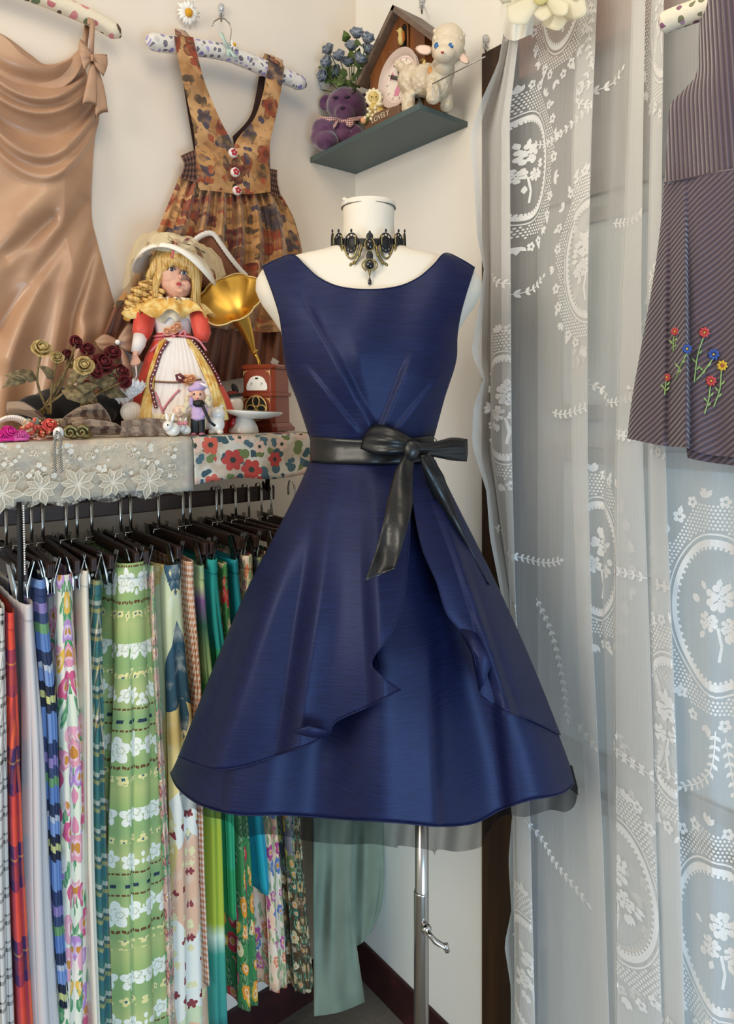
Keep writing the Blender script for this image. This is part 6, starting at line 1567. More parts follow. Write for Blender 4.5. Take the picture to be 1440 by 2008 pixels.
o = fuse(mb.build('pompom_stick', mat('peach_plush', '#e8c8ae', .9, sheen=.5), None, loc=PZ(351, SY(351, .27), Z)), .0016, 2); tag(o, 'peach fluffy pompom on a short stick behind the rabbits', 'ornament')
# ------------------------------------------------------------------ left end of the shelf: dried roses and trinkets
M_DRYY = mat('dried_yellow_petal', rough=.85, fn=_rosem('#a98a4a', '#d6bd84')); M_DRYR = mat('dried_red_petal', rough=.8, fn=_rosem('#4a0f12', '#7a1e22')); M_DRYS = mat('dried_stem', rough=.9, fn=_rosem('#5f4c2c', '#8a7448')); M_DRYL = mat('dried_leaf', rough=.9, fn=_rosem('#5a4c34', '#8f7d58'))
def dried(name, label, base, pB_, heads, mleaf, seed):
    t = thing(name, label, 'flowers', PL(base[0], base[1], pB_)); rnd = random.Random(seed); b0 = PL(base[0], base[1], pB_)
    for i, (a, c, r, m, p) in enumerate(heads):
        pc = PL(a, c, p); mb = MB(); rose(mb, pc, (rnd.uniform(-.3, .3), -1, rnd.uniform(.1, .7)), r * ZL(a, p) / F, seed + i); mb.build('rose', m, t, solid=.0006)
        mid = pc.lerp(b0, .5) + Vector((rnd.uniform(-.01, .01), 0, rnd.uniform(-.005, .01)))
        mb = MB(); mb.tube(poly([pc, mid, b0 + Vector((rnd.uniform(-.012, .012), rnd.uniform(-.01, .01), 0))], 10), .0022, 6); mb.build('stem', M_DRYS, t)
    for (a, c, dx, dz, L) in mleaf:
        mb = MB(); leaf(mb, PL(a, c, pB_ + .01), (dx, -.3, dz), (0, -1, .3), L, L * .24, .2); mb.build('leaf', M_DRYL, t, solid=.0006)
    return t
dried('dried_rose_bunch', 'bunch of dried roses with pale yellow heads on the long shelf', (85, 812), .22,
      [(83, 682, 21, M_DRYY, .24), (165, 716, 20, M_DRYY, .25), (113, 700, 13, M_DRYY, .22), (133, 696, 12, M_DRYR, .2), (150, 670, 14, M_DRYR, .2), (140, 712, 11, M_DRYY, .2)],
      [(75, 745, -1, .3, .05), (60, 740, -1, .1, .045), (130, 750, .6, .4, .06), (140, 770, .8, .3, .05), (120, 765, .5, -.3, .055), (105, 745, -.5, .5, .04), (150, 765, .7, -.5, .05), (55, 735, -.8, -.4, .05)], 40)
dried('dried_rose_bunch', 'bunch of dark red dried roses between the yellow roses and the doll', (165, 800), .16,
      [(172, 684, 15, M_DRYR, .17), (203, 712, 24, M_DRYR, .18), (222, 690, 17, M_DRYR, .16), (238, 728, 18, M_DRYR, .18), (245, 748, 14, M_DRYR, .2), (172, 752, 9, M_DRYR, .2), (190, 728, 15, M_DRYR, .2)],
      [(185, 760, .6, .3, .05), (200, 770, .8, -.1, .05), (160, 780, -.6, .4, .05), (210, 750, .5, .6, .045), (175, 770, .2, .8, .05)], 60)
# added black mound that fills the dark area behind the flowers
pv = .10; mb = MB()
for (a, c, rx, rz) in ((120, 792, 60, 34), (190, 800, 50, 30), (75, 806, 46, 34), (150, 815, 80, 26), (228, 815, 30, 22)): EP(mb, a, c, ZL(a, pv), rx, rz, 30)
o = fuse(mb.build('black_mound', mat('mound_black', '#0e0b0b', .95, sheen=.3), None, loc=PL(140, SY(140, pv), pv)), .006, 4); tag(o, 'black mound filling the dark area behind the dried roses', 'bag')
# brown checked bow
def _bchk(b):
    u, v = b.uv(); a = ((u * 34).fract() < .45); c = ((v * 34).fract() < .45); return {'Base Color': b.mix((a + c) * .5, C('#9a8470'), C('#4a3226')), 'bump': (b.noise(b.vec(u, v, 0.0), 200, 2), .001)}
M_BCHK = mat('brown_check_flannel', rough=.95, fn=_bchk, sheen=.3)
cb = thing('checked_bow', 'brown checked flannel bow lying under the dried roses', 'bow', PL(130, 850, .27))
wpillow([(125, 818), (155, 798), (195, 790)], [(130, 848), (170, 852), (222, 850)], [(125, 818), (124, 832), (130, 848)], [(195, 790), (215, 815), (222, 850)], lambda u, v: .26 - .05 * u * v, .022, 'bow_loop', cb, M_BCHK, 24, 14, crease=.004)
wpillow([(14, 788), (45, 788), (75, 806), (92, 822)], [(14, 812), (50, 815), (80, 828), (95, 838)], [(14, 788), (12, 800), (14, 812)], [(92, 822), (95, 838)], lambda u, v: .22 + .04 * u, .014, 'bow_loop', cb, M_BCHK, 24, 12, crease=.003)
wpillow([(92, 822), (128, 820)], [(95, 846), (132, 850)], [(92, 822), (95, 846)], [(128, 820), (132, 850)], lambda u, v: .27, .012, 'bow_knot', cb, M_BCHK, 10, 10)
wpillow([(140, 828), (180, 822), (230, 830)], [(150, 852), (200, 853), (250, 852)], [(140, 828), (150, 852)], [(230, 830), (250, 852)], lambda u, v: .29, .010, 'bow_tail', cb, M_BCHK, 20, 10, crease=.003)
# hair ties and jewellery along the front edge
def front(px, p, h=0): return PL(px, SY(px, p), p) + UP * h
pb = thing('pearl_bracelet', 'double row white pearl bracelet at the left shelf end', 'bracelet', front(16, .28))
for r_, off in ((.030, 0), (.034, .012)):
    mb = MB()
    for k in range(30):
        t = pi * k / 29 ; mb.ell(front(14, .27) + Vector((r_ * cos(t) + .006, -off, r_ * 1.05 * sin(t) + .004)), .0036, 8, 6)
    o = mb.build('pearl_row', M_PEARL, pb); o['kind'] = 'stuff'
def scr(name, label, px, p, m, r=.012, seed=0):
    t = thing(name, label, 'hair tie', front(px, p), 'hair ornaments on the shelf edge'); rnd = random.Random(seed)
    for k in range(6):
        a = 2 * pi * k / 6; c = front(px, p) + Vector((cos(a) * r * .9, sin(a) * r * .6, r * .55 + r * .35 * (k % 2))); mb = MB(); rose(mb, c, (cos(a) * .6, -1, .5), r * .62, seed + k); mb.build('petal_puff', m, t, solid=.0008)
    MB().tube([front(px, p) + Vector((r * 1.1 * cos(a), r * .8 * sin(a), .003)) for a in [2 * pi * k / 20 for k in range(21)]], .0025, 6).build('band', m, t)
M_HOTP = mat('hot_pink_felt', '#dc2f94', .8); M_PINKF = mat('pink_felt', '#dd62a8', .8)
scr('flower_hair_tie', 'hot pink felt flower hair tie at the left edge of the shelf', 8, .315, M_HOTP, .018, 5)
scr('flower_hair_tie', 'paler pink felt flower hair tie beside the hot pink one', 36, .318, M_PINKF, .013, 9)
cl = thing('coral_bead_clip', 'coral beaded hair clip on the lace covered shelf edge', 'hair clip', front(78, .30))
M_CORB = mat('coral_bead', '#d8604e', .25); rnd = random.Random(21)
mb = MB()
for k in range(70):
    a, c = rnd.uniform(-1, 1), rnd.uniform(0, 1); mb.ell(front(78, .30) + Vector((a * .030, rnd.uniform(-.012, .012), .006 + c * .032 * (1 - .5 * abs(a)))), rnd.uniform(.0022, .0045), 7, 5)
o = mb.build('beads', M_CORB, cl); o['kind'] = 'stuff'
mb = MB()
for k in range(18): mb.ell(front(78, .30) + Vector((rnd.uniform(-.03, .03), -.014, rnd.uniform(.006, .036))), .0018, 6, 4)
o = mb.build('gilt_beads', M_GILT, cl); o['kind'] = 'stuff'
mb = MB(); rose(mb, front(95, .30) + Vector((0, -.01, .026)), (0, -1, .3), .012, 77); mb.build('felt_flower', mat('coral_felt', '#d9564e', .8), cl, solid=.001)
MB().tube([front(56, .315, .004), front(78, .325, .002), front(104, .315, .003)], .0022, 6).build('clip_bar', mat('rose_gold', '#c08a78', .3, .9), cl)
mb = MB()
for k in range(7): mb.ell(front(62, .27) + Vector((rnd.uniform(-.014, .014), 0, .03 + rnd.uniform(-.008, .008))), .005, 8, 6)
o = fuse(mb.build('bead_cluster', mat('sea_glass_bead', '#8fa6a0', .3), None, loc=front(62, .27)), .0016, 1); tag(o, 'small cluster of sea green glass beads behind the coral clip', 'ornament')
nk = thing('chain_necklace', 'silver chain with a faceted crystal draped over the lace runner', 'necklace', front(113, .33))
MB().ell(front(113, .325) + Vector((0, -.006, .012)), (.0095, .008, .011), 8, 5).build('crystal', mat('white_crystal', '#e6e4e0', .08, spec=.9), nk, smooth=False)
for i, x in enumerate((108, 119)):
    mb = MB(); pts = poly([(113, 846), (x, 858), (x - 1, 890), (x + (2 if i else 0), 925)], 34)
    for k, p in enumerate(pts): mb.ell(PL(p.x + (1.2 if k % 2 else -1.2), p.y, .3555), (.0022, .0012, .0016), 6, 4)
    o = mb.build('chain', M_STEEL, nk); o['kind'] = 'stuff'
for i, (x, lab) in enumerate(((135, 'brass scroll brooch beside the crystal necklace'), (158, 'brass leaf brooch in front of the checked bow'))):
    t = thing('brass_brooch', lab, 'brooch', front(x, .315), 'brooches on the shelf'); M_AB = M_BRONZE
    MB().tube([front(x, .315) + Vector((.012 * (1 - k / 22) * cos(k * .5), -.006, .012 + .012 * (1 - k / 22) * sin(k * .5))) for k in range(20)], [.004 - .0001 * k for k in range(20)], 8).build('scroll', M_AB, t)
    MB().ell(front(x, .315) + Vector((.008, 0, .006)), (.014, .006, .006)).build('leaf', M_AB, t)
# grey lace napkin under the doll
def napm(b, fac):
    u, v = b.uv(); n = b.noise(b.vec(u, v, 0.0), 70, 3); m_, e_, r_, d_ = b.flower(u, v, 60, .5, 6, .7, .4); return (n.smooth(.45, .6) * .4 + m_ * .45 + .08).min(1.0)
nap = thing('lace_napkin', 'taupe lace napkin hanging in front of the doll skirt', 'napkin', PL(290, 850, .30))
g = coons([(238, 826), (290, 820), (350, 826)], [(236, 854), (290, 855), (352, 854)], [(238, 826), (236, 854)], [(350, 826), (352, 854)], 70, 10)
wpan(g, lambda p, u, v: .262 + .04 * v + .006 * sin(u * 26), 1, None, 'napkin_cloth', mat('taupe_cotton', '#8a7468', .9), nap)
wpan(g, lambda p, u, v: .266 + .042 * v + .006 * sin(u * 26), 1, None, 'napkin_lace', sheer('grey_lace', '#b9aca2', .5, .8, napm), nap)

# ------------------------------------------------------------------ lace curtain
YT = lambda z: HOR + (CAM.z - z) * F / 1.36
COLS = [ # (q, px table by image row)
 (.085, [(-200, 1010), (0, 990), (70, 978), (100, 962), (130, 946), (155, 936), (185, 924), (250, 925), (330, 932), (420, 936), (500, 950), (580, 940), (680, 925), (740, 948), (800, 930), (880, 926), (980, 955), (1080, 962), (1200, 985), (1330, 1000), (1500, 1008), (1600, 990), (1640, 1006), (1750, 998), (1850, 1004), (1930, 990), (2008, 1003)]),
 (.045, [(-200, 1020), (0, 1000), (200, 962), (400, 962), (600, 962), (900, 962), (1200, 1000), (2008, 1012)]),
 (.100, [(-200, 1024), (0, 1006), (200, 976), (600, 966), (900, 968), (1200, 1004), (2008, 1012)]),
 (.115, [(-200, 1050), (0, 1024), (200, 1000), (600, 1002), (900, 1004), (1200, 1012), (1600, 1040), (2008, 1050)]),
 (.085, [(-200, 1033), (0, 1012), (200, 986), (600, 984), (900, 985), (1200, 1006), (2008, 1026)]),
 (.095, [(-200, 1047), (0, 1021), (200, 998), (600, 999), (900, 1001), (1200, 1010), (1600, 1038), (2008, 1047)]),
 (.070, [(-200, 1030), (0, 1010), (200, 985), (600, 985), (1200, 1000), (1600, 1012), (2008, 1020)]),
 (.060, [(-200, 1056), (0, 1044), (200, 1042), (600, 1040), (1200, 1024), (1600, 1050), (2008, 1066)]),
 (.070, [(-200, 1100), (0, 1096), (600, 1082), (1200, 1086), (2008, 1118)]),
 (.105, [(-200, 1180), (0, 1173), (300, 1160), (600, 1152), (900, 1152), (1200, 1160), (1600, 1182), (2008, 1198)]),
 (.088, [(-200, 1143), (0, 1138), (300, 1125), (600, 1123), (900, 1125), (1200, 1135), (1600, 1155), (2008, 1169)]),
 (.094, [(-200, 1177), (0, 1170), (300, 1157), (600, 1149), (900, 1149), (1200, 1157), (1600, 1179), (2008, 1195)]),
 (.075, [(-200, 1140), (0, 1135), (300, 1122), (600, 1120), (900, 1122), (1200, 1132), (1600, 1152), (2008, 1166)]),
 (.060, [(-200, 1205), (0, 1200), (600, 1180), (1200, 1180), (2008, 1205)]),
 (.075, [(-200, 1226), (0, 1224), (600, 1200), (1200, 1192), (2008, 1212)]),
 (.110, [(-200, 1272), (0, 1268), (300, 1262), (600, 1258), (900, 1262), (1200, 1275), (2008, 1306)]),
 (.092, [(-200, 1250), (0, 1246), (300, 1236), (600, 1220), (900, 1210), (1200, 1206), (2008, 1210)]),
 (.098, [(-200, 1268), (0, 1264), (300, 1258), (600, 1254), (900, 1258), (1200, 1271), (2008, 1302)]),
 (.080, [(-200, 1246), (0, 1242), (300, 1232), (600, 1216), (900, 1206), (1200, 1202), (2008, 1206)]),
 (.070, [(-200, 1276), (0, 1274), (600, 1262), (1200, 1268), (2008, 1292)]),
 (.112, [(-200, 1306), (0, 1304), (600, 1296), (1000, 1310), (1200, 1320), (1600, 1338), (2008, 1348)]),
 (.095, [(-200, 1289), (0, 1287), (600, 1273), (1200, 1277), (1600, 1289), (2008, 1305)]),
 (.100, [(-200, 1303), (0, 1301), (600, 1293), (1000, 1307), (1200, 1317), (1600, 1335), (2008, 1345)]),
 (.085, [(-200, 1286), (0, 1284), (600, 1270), (1200, 1274), (1600, 1286), (2008, 1302)]),
 (.065, [(-200, 1340), (0, 1340), (1200, 1342), (2008, 1352)]),
 (.085, [(-200, 1400), (1200, 1395), (2008, 1400)]),
 (.070, [(-200, 1450), (1200, 1440), (2008, 1444)]),
 (.110, [(-200, 1490), (1200, 1476), (2008, 1480)]),
 (.080, [(-200, 1470), (1200, 1452), (2008, 1456)]),
 (.080, [(-200, 1560), (1200, 1550), (2008, 1560)])]
ZR_ = [2.66 - (2.66 - .03) * j / 120 for j in range(121)]; SEG = 12
GRID = []
for z in ZR_:
    y = YT(z); pts = []
    for q, tab in COLS:
        px = interp(tab, y); qq = q + .003 * sin(z * 7 + px * .05); d = ray(px, HOR); Zd = (-qq - CAM.x) / d.x; w = CAM + d * Zd
        pts.append(Vector((w.x, w.y, z)))
    row = []
    for i in range(len(pts) - 1):
        p0 = pts[max(i - 1, 0)]; p1 = pts[i]; p2 = pts[i + 1]; p3 = pts[min(i + 2, len(pts) - 1)]
        for k in range(SEG):
            t = k / SEG; row.append(0.5 * ((2 * p1) + (p2 - p0) * t + (2 * p0 - 5 * p1 + 4 * p2 - p3) * t * t + (3 * p1 - p0 - 3 * p2 + p3) * t ** 3))
    row.append(pts[-1]); GRID.append(row)
ref = GRID[60]; ARC = [0.0]
for a, b_ in zip(ref, ref[1:]): ARC.append(ARC[-1] + (b_ - a).length)
def netmask(b, fac):
    u, v = b.uv(); n = b.noise(b.vec(u * 400, v * 6, 0.0), 1.0, 2); return (fac * (n * .35 + .83)).min(1.0)
M_CURT = sheer('white_sheer_net', '#f0f0ee', .27, .97, netmask)
M_THREAD = bpy.data.materials.new('white_lace_thread'); M_THREAD.use_nodes = True
def _thr():
    nt = M_THREAD.node_tree; nt.nodes.remove(nt.nodes['Principled BSDF']); d = nt.nodes.new('ShaderNodeBsdfDiffuse'); t = nt.nodes.new('ShaderNodeBsdfTranslucent'); m = nt.nodes.new('ShaderNodeMixShader')
    d.inputs[0].default_value = C('#f8f7f5'); t.inputs[0].default_value = C('#f1f0ee'); m.inputs[0].default_value = .15
    nt.links.new(d.outputs[0], m.inputs[1]); nt.links.new(t.outputs[0], m.inputs[2]); nt.links.new(m.outputs[0], nt.nodes['Material Output'].inputs[0])
_thr()
cur = thing('lace_curtain', 'white floral lace curtain hanging over the doorway', 'curtain', GRID[-1][100])
MB().grid(GRID, [[(ARC[i], z) for i in range(len(ref))] for z in ZR_]).build('sheer_cloth', M_CURT, cur)
MB().grid([[p + Vector((-.0012, 0, 0)) for p in r[:6]] for r in GRID], [[(ARC[i], z) for i in range(6)] for z in ZR_]).build('side_hem', sheer('white_hem_net', '#f0f0ee', .55, .97), cur)
def cpos(u, z, off=.0012):
    lo, hi = 0, len(ARC) - 1
    if u <= 0: u = 0.0
    while hi - lo > 1:
        m_ = (lo + hi) // 2
        if ARC[m_] <= u: lo = m_
        else: hi = m_
    fu = min(1, (u - ARC[lo]) / max(1e-9, ARC[hi] - ARC[lo])); fj = (2.66 - z) / (2.66 - .03) * 120; j = max(0, min(119, int(fj))); fv = fj - j
    p = GRID[j][lo].lerp(GRID[j][hi], fu).lerp(GRID[j + 1][lo].lerp(GRID[j + 1][hi], fu), fv)
    return p + Vector((-off, -off * .3, 0))
def uat(px, py):
    """cloth coordinate that the camera meets first at a pixel"""
    z = CAM.z + (HOR - py) / F * 1.36; j = max(0, min(120, round((2.66 - z) / (2.66 - .03) * 120))); best = None
    for i, p in enumerate(GRID[j]):
        r = p - CAM; Z = r.dot(FWD); x = PPX + F * r.dot(RIGHT) / Z
        if abs(x - px) < 5 and (best is None or Z < best[0]): best = (Z, i)
    return (ARC[best[1]] if best else ARC[0]), z
class Motif:
    def __init__(s): s.mb = MB()
    def poly2(s, pts): s.mb.add([cpos(a, c) for a, c in pts], [list(range(len(pts)))])
    def dot(s, u, z, r, n=6): s.poly2([(u + r * cos(2 * pi * k / n), z + r * sin(2 * pi * k / n)) for k in range(n)])
    def leaf(s, u, z, a, L, w):
        c_, s_ = cos(a), sin(a); s.poly2([(u + x * c_ - y * s_, z + x * s_ + y * c_) for x, y in ((0, 0), (L * .3, w * .8), (L * .6, w), (L, 0), (L * .6, -w), (L * .3, -w * .8))])
    def flower(s, u, z, r, n=5, a0=0.0):
        for k in range(n):
            a = a0 + 2 * pi * k / n; s.dot(u + r * .62 * cos(a), z + r * .62 * sin(a), r * .40, 7)
    def line(s, pts, w):
        for (a, c), (d, e) in zip(pts, pts[1:]):
            L = sqrt((d - a) ** 2 + (e - c) ** 2) + 1e-9; nx, ny = -(e - c) / L * w / 2, (d - a) / L * w / 2
            s.poly2([(a + nx, c + ny), (d + nx, e + ny), (d - nx, e - ny), (a - nx, c - ny)])
    def vine(s, pts, L=.013, gap=2):
        n = max(6, int(sum((Vector(a) - Vector(b)).length for a, b in zip(pts, pts[1:])) / .0075)); q = poly(pts, n); s.line([(p.x, p.y) for p in q], .0022)
        for i in range(1, n, gap):
            t = q[i + 1] - q[i - 1]; a = atan2(t.y, t.x); s.leaf(q[i].x, q[i].y, a + .8, L, L * .24); s.leaf(q[i].x, q[i].y, a - .8, L, L * .24)
        a = atan2((q[-1] - q[-2]).y, (q[-1] - q[-2]).x); s.leaf(q[-1].x, q[-1].y, a, L * 1.2, L * .3)
    def rosette(s, u, z, r, rnd):
        for ring, n, rr in ((1.0, 8, .34), (.62, 6, .26), (.28, 4, .2)):
            for k in range(n):
                a = 2 * pi * k / n + rnd.uniform(0, .5); s.dot(u + r * ring * .66 * cos(a), z + r * ring * .66 * sin(a), r * rr * .72, 8)
    def medallion(s, u, z, a, b_, seed):
        rnd = random.Random(seed); N = 56
        for k in range(N):
            t = 2 * pi * k / N; t1 = 2 * pi * (k + 1) / N
            for f, w in ((1.0, .05), (1.12, .014)):
                s.poly2([(u + a * (f - w) * cos(t), z + b_ * (f - w) * sin(t)), (u + a * (f + w) * cos(t), z + b_ * (f + w) * sin(t)), (u + a * (f + w) * cos(t1), z + b_ * (f + w) * sin(t1)), (u + a * (f - w) * cos(t1), z + b_ * (f - w) * sin(t1))])
            s.dot(u + a * .93 * cos(t), z + b_ * .93 * sin(t), .003, 6)
        sp = .0068; ni = int(a * 1.7 / sp); nj = int(b_ * 1.7 / sp)
        for j in range(-nj, nj + 1):
            for i in range(-ni, ni + 1):
                x, y = (i + .5 * (j % 2)) * sp, j * sp * .9; e = sqrt((x / a) ** 2 + (y / b_) ** 2); lim = 1.5 + .1 * sin(5 * atan2(y, x))
                if 1.17 < e < lim: s.dot(u + x, z + y, .0025, 5)
        for k in range(26):
            t = 2 * pi * k / 26; f = 1.56 + rnd.uniform(-.05, .08); x, y = u + a * f * cos(t), z + b_ * f * sin(t)
            if k % 3 != 1: s.flower(x, y, .0095 + .002 * rnd.random(), 5, rnd.random() * 3)
            else:
                for da in (-.7, 0, .7): s.leaf(x, y, t + da + rnd.uniform(-.3, .3), .018, .0042)
            if k % 2: s.leaf(x, y, t + rnd.uniform(-1, 1), .020, .0048)
        # bouquet
        s.rosette(u + .006, z + .028, .026, rnd); s.rosette(u - .012, z - .012, .019, rnd); s.rosette(u + .022, z - .018, .017, rnd)
        s.line([(u + .004, z - .02), (u + .010, z - .05), (u + .006, z - .075)], .005)
        for k in range(10): t = rnd.uniform(0, 6.28); s.leaf(u + .03 * cos(t), z + .004 + .04 * sin(t), t, .018, .005)
    def build(s, name): return s.mb.build(name, M_THREAD, cur, smooth=False)
MED = [(1155, 525, .062, .105), (985, 800, .062, .105), (1175, 1085, .060, .105), (1402, 1135, .078, .118), (1015, 1370, .06, .105), (1215, 1660, .062, .112), (1405, 1660, .082, .115), (1300, 130, .066, .110), (1030, 300, .06, .105), (1310, 1330, .06, .110), (1290, 720, .06, .1), (1040, 1930, .062, .105), (1420, 560, .07, .11), (1100, -10, .06, .1), (1330, 2000, .07, .11)]
for i, (a, c, ra, rb) in enumerate(MED):
    u, z = uat(a, c); m_ = Motif(); m_.medallion(u, z, ra, rb, i); o = m_.build('lace_medallion'); o['kind'] = 'stuff'
VN = [[(1165, 60), (1150, 140), (1130, 220), (1090, 265), (1045, 258)], [(960, 500), (985, 545), (1020, 560), (1060, 535)], [(1150, 700), (1170, 760), (1195, 790), (1235, 765)], [(1080, 808), (1105, 812), (1140, 795)], [(975, 1060), (1010, 1105), (1050, 1115), (1095, 1100)], [(1160, 200), (1190, 198), (1215, 190)], [(1025, 1620), (1050, 1670), (1090, 1710), (1150, 1725)], [(1400, 1320), (1395, 1380), (1370, 1420), (1338, 1445)], [(1425, 1330), (1432, 1380), (1440, 1430)], [(1205, 1380), (1220, 1415), (1260, 1422), (1300, 1410)], [(1205, 840), (1235, 850), (1270, 842)], [(1050, 1190), (1080, 1250), (1100, 1330), (1115, 1400)], [(1385, 1790), (1400, 1830), (1430, 1860)], [(1200, 460), (1230, 470), (1262, 465)], [(1275, 1090), (1300, 1100), (1318, 1096)], [(1130, 1400), (1160, 1420)]]
for pts in VN:
    m_ = Motif(); m_.vine([uat(a, c) for a, c in pts]); m_.build('lace_vine')['kind'] = 'stuff'
# gathered heading and the white fabric flower that holds it
g = coons([(985, 2), (1012, -6), (1046, -10)], [(990, 72), (1010, 80), (1044, 66)], [(985, 2), (981, 40), (990, 72)], [(1046, -10), (1047, 30), (1044, 66)], 24, 24)
wpan(g, lambda p, u, v: .125 + .02 * sin(pi * u) + .006 * sin(u * 14 + v * 4), 1, .11, 'gathered_top', M_CURT if False else mat('white_gathered_net', '#e6e2d6', .8), cur, pos=PR)
ff = thing('fabric_flower', 'large cream silk flower pinned at the top of the curtain', 'flower', PR(1062, 0, .15))
M_FF = sheer('cream_silk_petal', '#f3efdc', .55, .9)
rnd = random.Random(6)
for k in range(14):
    a = 2 * pi * k / 14 + rnd.uniform(-.2, .2); r = 62 if k % 2 else 44; cx, cy = 1066, -14
    ex, ey = cx + r * 1.25 * cos(a), cy + r * .95 * sin(a); nx, ny = -sin(a) * r * .45, cos(a) * r * .45
    g = coons([(cx + nx * .2, cy + ny * .2), (ex + nx, ey + ny)], [(cx - nx * .2, cy - ny * .2), (ex - nx, ey - ny)], [(cx + nx * .2, cy + ny * .2), (cx - nx * .2, cy - ny * .2)], [(ex + nx, ey + ny), (ex + r * .35 * cos(a), ey + r * .3 * sin(a)), (ex - nx, ey - ny)], 8, 8)
    wpan(g, lambda p, u, v: .16 + .01 * (k % 3) + .02 * sin(pi * v) * u + .015 * u * u, 1, None, 'petal', M_FF, ff, pos=PR, solid=.0008)
MB().ell(PR(1064, -14, .19), (.014, .02, .02)).build('yellow_centre', mat('yellow_silk', '#e8dc9a', .7), ff)

# ------------------------------------------------------------------ corduroy pinafore at the right
def _cord(ang):
    def fn(b):
        u, v = b.uv(); s_ = (u * cos(ang) + v * sin(ang)) * (2 * pi / .0072); r = s_.sin(); n = b.noise(b.vec(u, v, 0.0), 260, 2)
        return {'Base Color': b.mix((r * .5 + .5) * .8 + n * .2, C('#4a3d45'), C('#75666e')), 'bump': (r * .8 + n * .4, .0018, .9)}
    return fn
M_CORV = mat('mauve_corduroy_straight', rough=.9, fn=_cord(.06), sheen=.5, spec=.2); M_CORD = mat('mauve_corduroy_bias', rough=.9, fn=_cord(2.2), sheen=.5, spec=.2)
QC = .20
cp = thing('corduroy_pinafore', 'mauve grey corduroy pinafore embroidered with small flowers at the right', 'dress', PR(1400, 890, QC))
def cfold(p): return .010 * sin((p[0] - 1300) * .075 + p[1] * .004) * sst(330, 700, p[1])
g = coons([(1372, -60), (1400, -70), (1470, -66)], [(1304, 358), (1345, 352), (1400, 338), (1520, 322)], [(1372, -60), (1371, 60), (1367, 140), (1345, 172), (1316, 205), (1310, 260), (1304, 358)], [(1470, -66), (1500, 100), (1520, 322)], 60, 60)
wpan(g, lambda p, u, v: QC + .03 * sqrt(sin(pi * min(.98, max(.0, u)) * .9 + .02)) + .004 * sin(p[0] * .05), 1, QC - .03, 'bodice', M_CORV, cp, pos=PR)
g = coons([(1303, 357), (1345, 351), (1400, 337), (1520, 321)], [(1230, 860), (1300, 874), (1345, 878), (1400, 893), (1560, 905)], [(1303, 357), (1296, 440), (1281, 550), (1256, 690), (1240, 780), (1230, 860)], [(1520, 321), (1540, 600), (1560, 905)], 110, 80)
def cskirt(p, u, v):
    d = QC + .012 + .045 * min(1, u * 3) ** .5 * (.5 + .5 * v)
    d += ridge(p, (1346, 350), (1350, 890), .030 * sst(340, 600, p[1]) + .004, 60, 4, -1, -.3, 1.6)
    d += ridge(p, (1312, 360), (1305, 880), .018 * sst(340, 600, p[1]), 26, 6, -1, -.3, 1.6) + .008 * sin((p[0] - 1230) * .06) * v
    return d
o, P = wpan(g, cskirt, 1, QC - .035, 'skirt', M_CORD, cp, pos=PR)
g = coons([(1346, 876), (1400, 890), (1560, 903)], [(1349, 898), (1400, 908), (1560, 928)], [(1346, 876), (1349, 898)], [(1560, 903), (1560, 928)], 30, 6)
wpan(g, lambda p, u, v: QC + .03 + .005 * sin(u * 20), 1, QC - .03, 'back_hem', M_CORD, cp, pos=PR)
mb = MB(); mb.tube([PR(a, c, QC + .034) for a, c in ((1304, 358), (1325, 355), (1346, 351), (1375, 345), (1410, 337), (1450, 331))], .0016, 6); mb.build('waist_seam', M_CORV, cp)
M_EMB = {'r': mat('red_floss', '#c94a4e', .6), 'b': mat('blue_floss', '#3457a8', .6), 'y': mat('yellow_floss', '#d8b23c', .6), 'g': mat('green_floss', '#8fb36a', .6)}
def cq(px, py):                # distance of the skirt front at a pixel (skirt grid lookup)
    best = None
    for j in range(0, 81, 2):
        for i in range(0, 111, 2):
            gx, gy = g0[j][i][0] - px, g0[j][i][1] - py; d = gx * gx + gy * gy
            if best is None or d < best[0]: best = (d, -P[j][i].x)
    return best[1]
g0 = coons([(1303, 357), (1345, 351), (1400, 337), (1520, 321)], [(1230, 860), (1300, 874), (1345, 878), (1400, 893), (1560, 905)], [(1303, 357), (1296, 440), (1281, 550), (1256, 690), (1240, 780), (1230, 860)], [(1520, 321), (1540, 600), (1560, 905)], 110, 80)
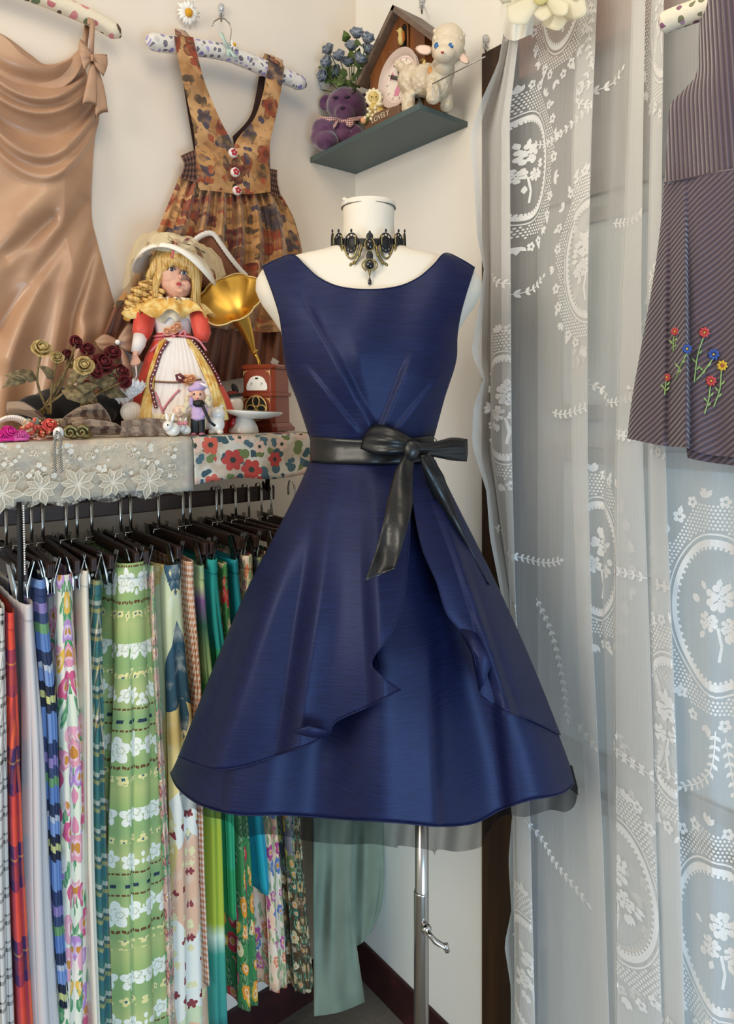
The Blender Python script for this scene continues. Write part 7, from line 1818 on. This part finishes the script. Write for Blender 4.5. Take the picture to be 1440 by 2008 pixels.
for (a, c, k, r, st) in ((1382, 652, 'r', 12, [(1378, 668), (1368, 700), (1362, 750)]), (1400, 695, 'b', 13, [(1394, 710), (1378, 732), (1366, 745)]), (1417, 717, 'y', 12, [(1415, 732), (1412, 765), (1400, 798)]), (1395, 747, 'r', 12, [(1393, 762), (1390, 785), (1382, 812)]), (1324, 650, 'r', 9, [(1322, 662), (1321, 690)]), (1348, 684, 'b', 11, [(1344, 700), (1334, 720), (1325, 745)]), (1308, 740, 'r', 9, [(1306, 752), (1304, 775)])):
    q = cq(a, c) + .0035; mb = MB(); o = None
    for n in range(8):
        t = 2 * pi * n / 8 + .2; dx, dy = cos(t) * r, sin(t) * r; sx, sy = -sin(t) * r * .27, cos(t) * r * .27
        mb.add([PR(a + dx * .15, c + dy * .15, q), PR(a + dx * .6 + sx, c + dy * .6 + sy, q + .0012), PR(a + dx, c + dy, q), PR(a + dx * .6 - sx, c + dy * .6 - sy, q + .0012)], [[0, 1, 2, 3]])
    o = mb.build('embroidered_flower', M_EMB[k], cp, solid=.001)
    mb = MB(); mb.ell(PR(a, c, q + .001), .0016, 8, 5); mb.build('flower_eye', M_EMB['y' if k != 'y' else 'r'], o)
    mb = MB(); sp = poly([(a, c + r * .6)] + st, 12); mb.tube([PR(p.x, p.y, cq(p.x, p.y) + .0032) for p in sp], .0009, 5)
    for f, s_ in ((5, 1), (7, -1), (9, 1)):
        p = sp[f]; qq = cq(p.x, p.y) + .004; mb.add([PR(p.x, p.y, qq), PR(p.x + s_ * 5, p.y - 7, qq), PR(p.x + s_ * 9, p.y - 10, qq), PR(p.x + s_ * 7, p.y - 4, qq)], [[0, 1, 2, 3]])
    mb.build('embroidered_stem', M_EMB['g'], cp)
h3 = thing('padded_hanger', 'cream padded hanger with mauve sprigs holding the corduroy pinafore', 'hanger', PR(1340, 30, QC))
mb = MB(); padtube(mb, [(1296, 48), (1330, 34), (1380, 16), (1430, -6), (1490, -40)], .0165, PR, QC + .005); mb.build('padding', M_PAD3, h3)
mb = MB(); c0 = PR(1490, -40, QC + .005); mb.tube([c0 + Vector((0, y, z)) for y, z in ((0, 0), (0, .05), (-.012, .065), (-.014, .085), (0, .095), (.014, .085))], .0018, 8); mb.build('hook', M_STEEL, h3)
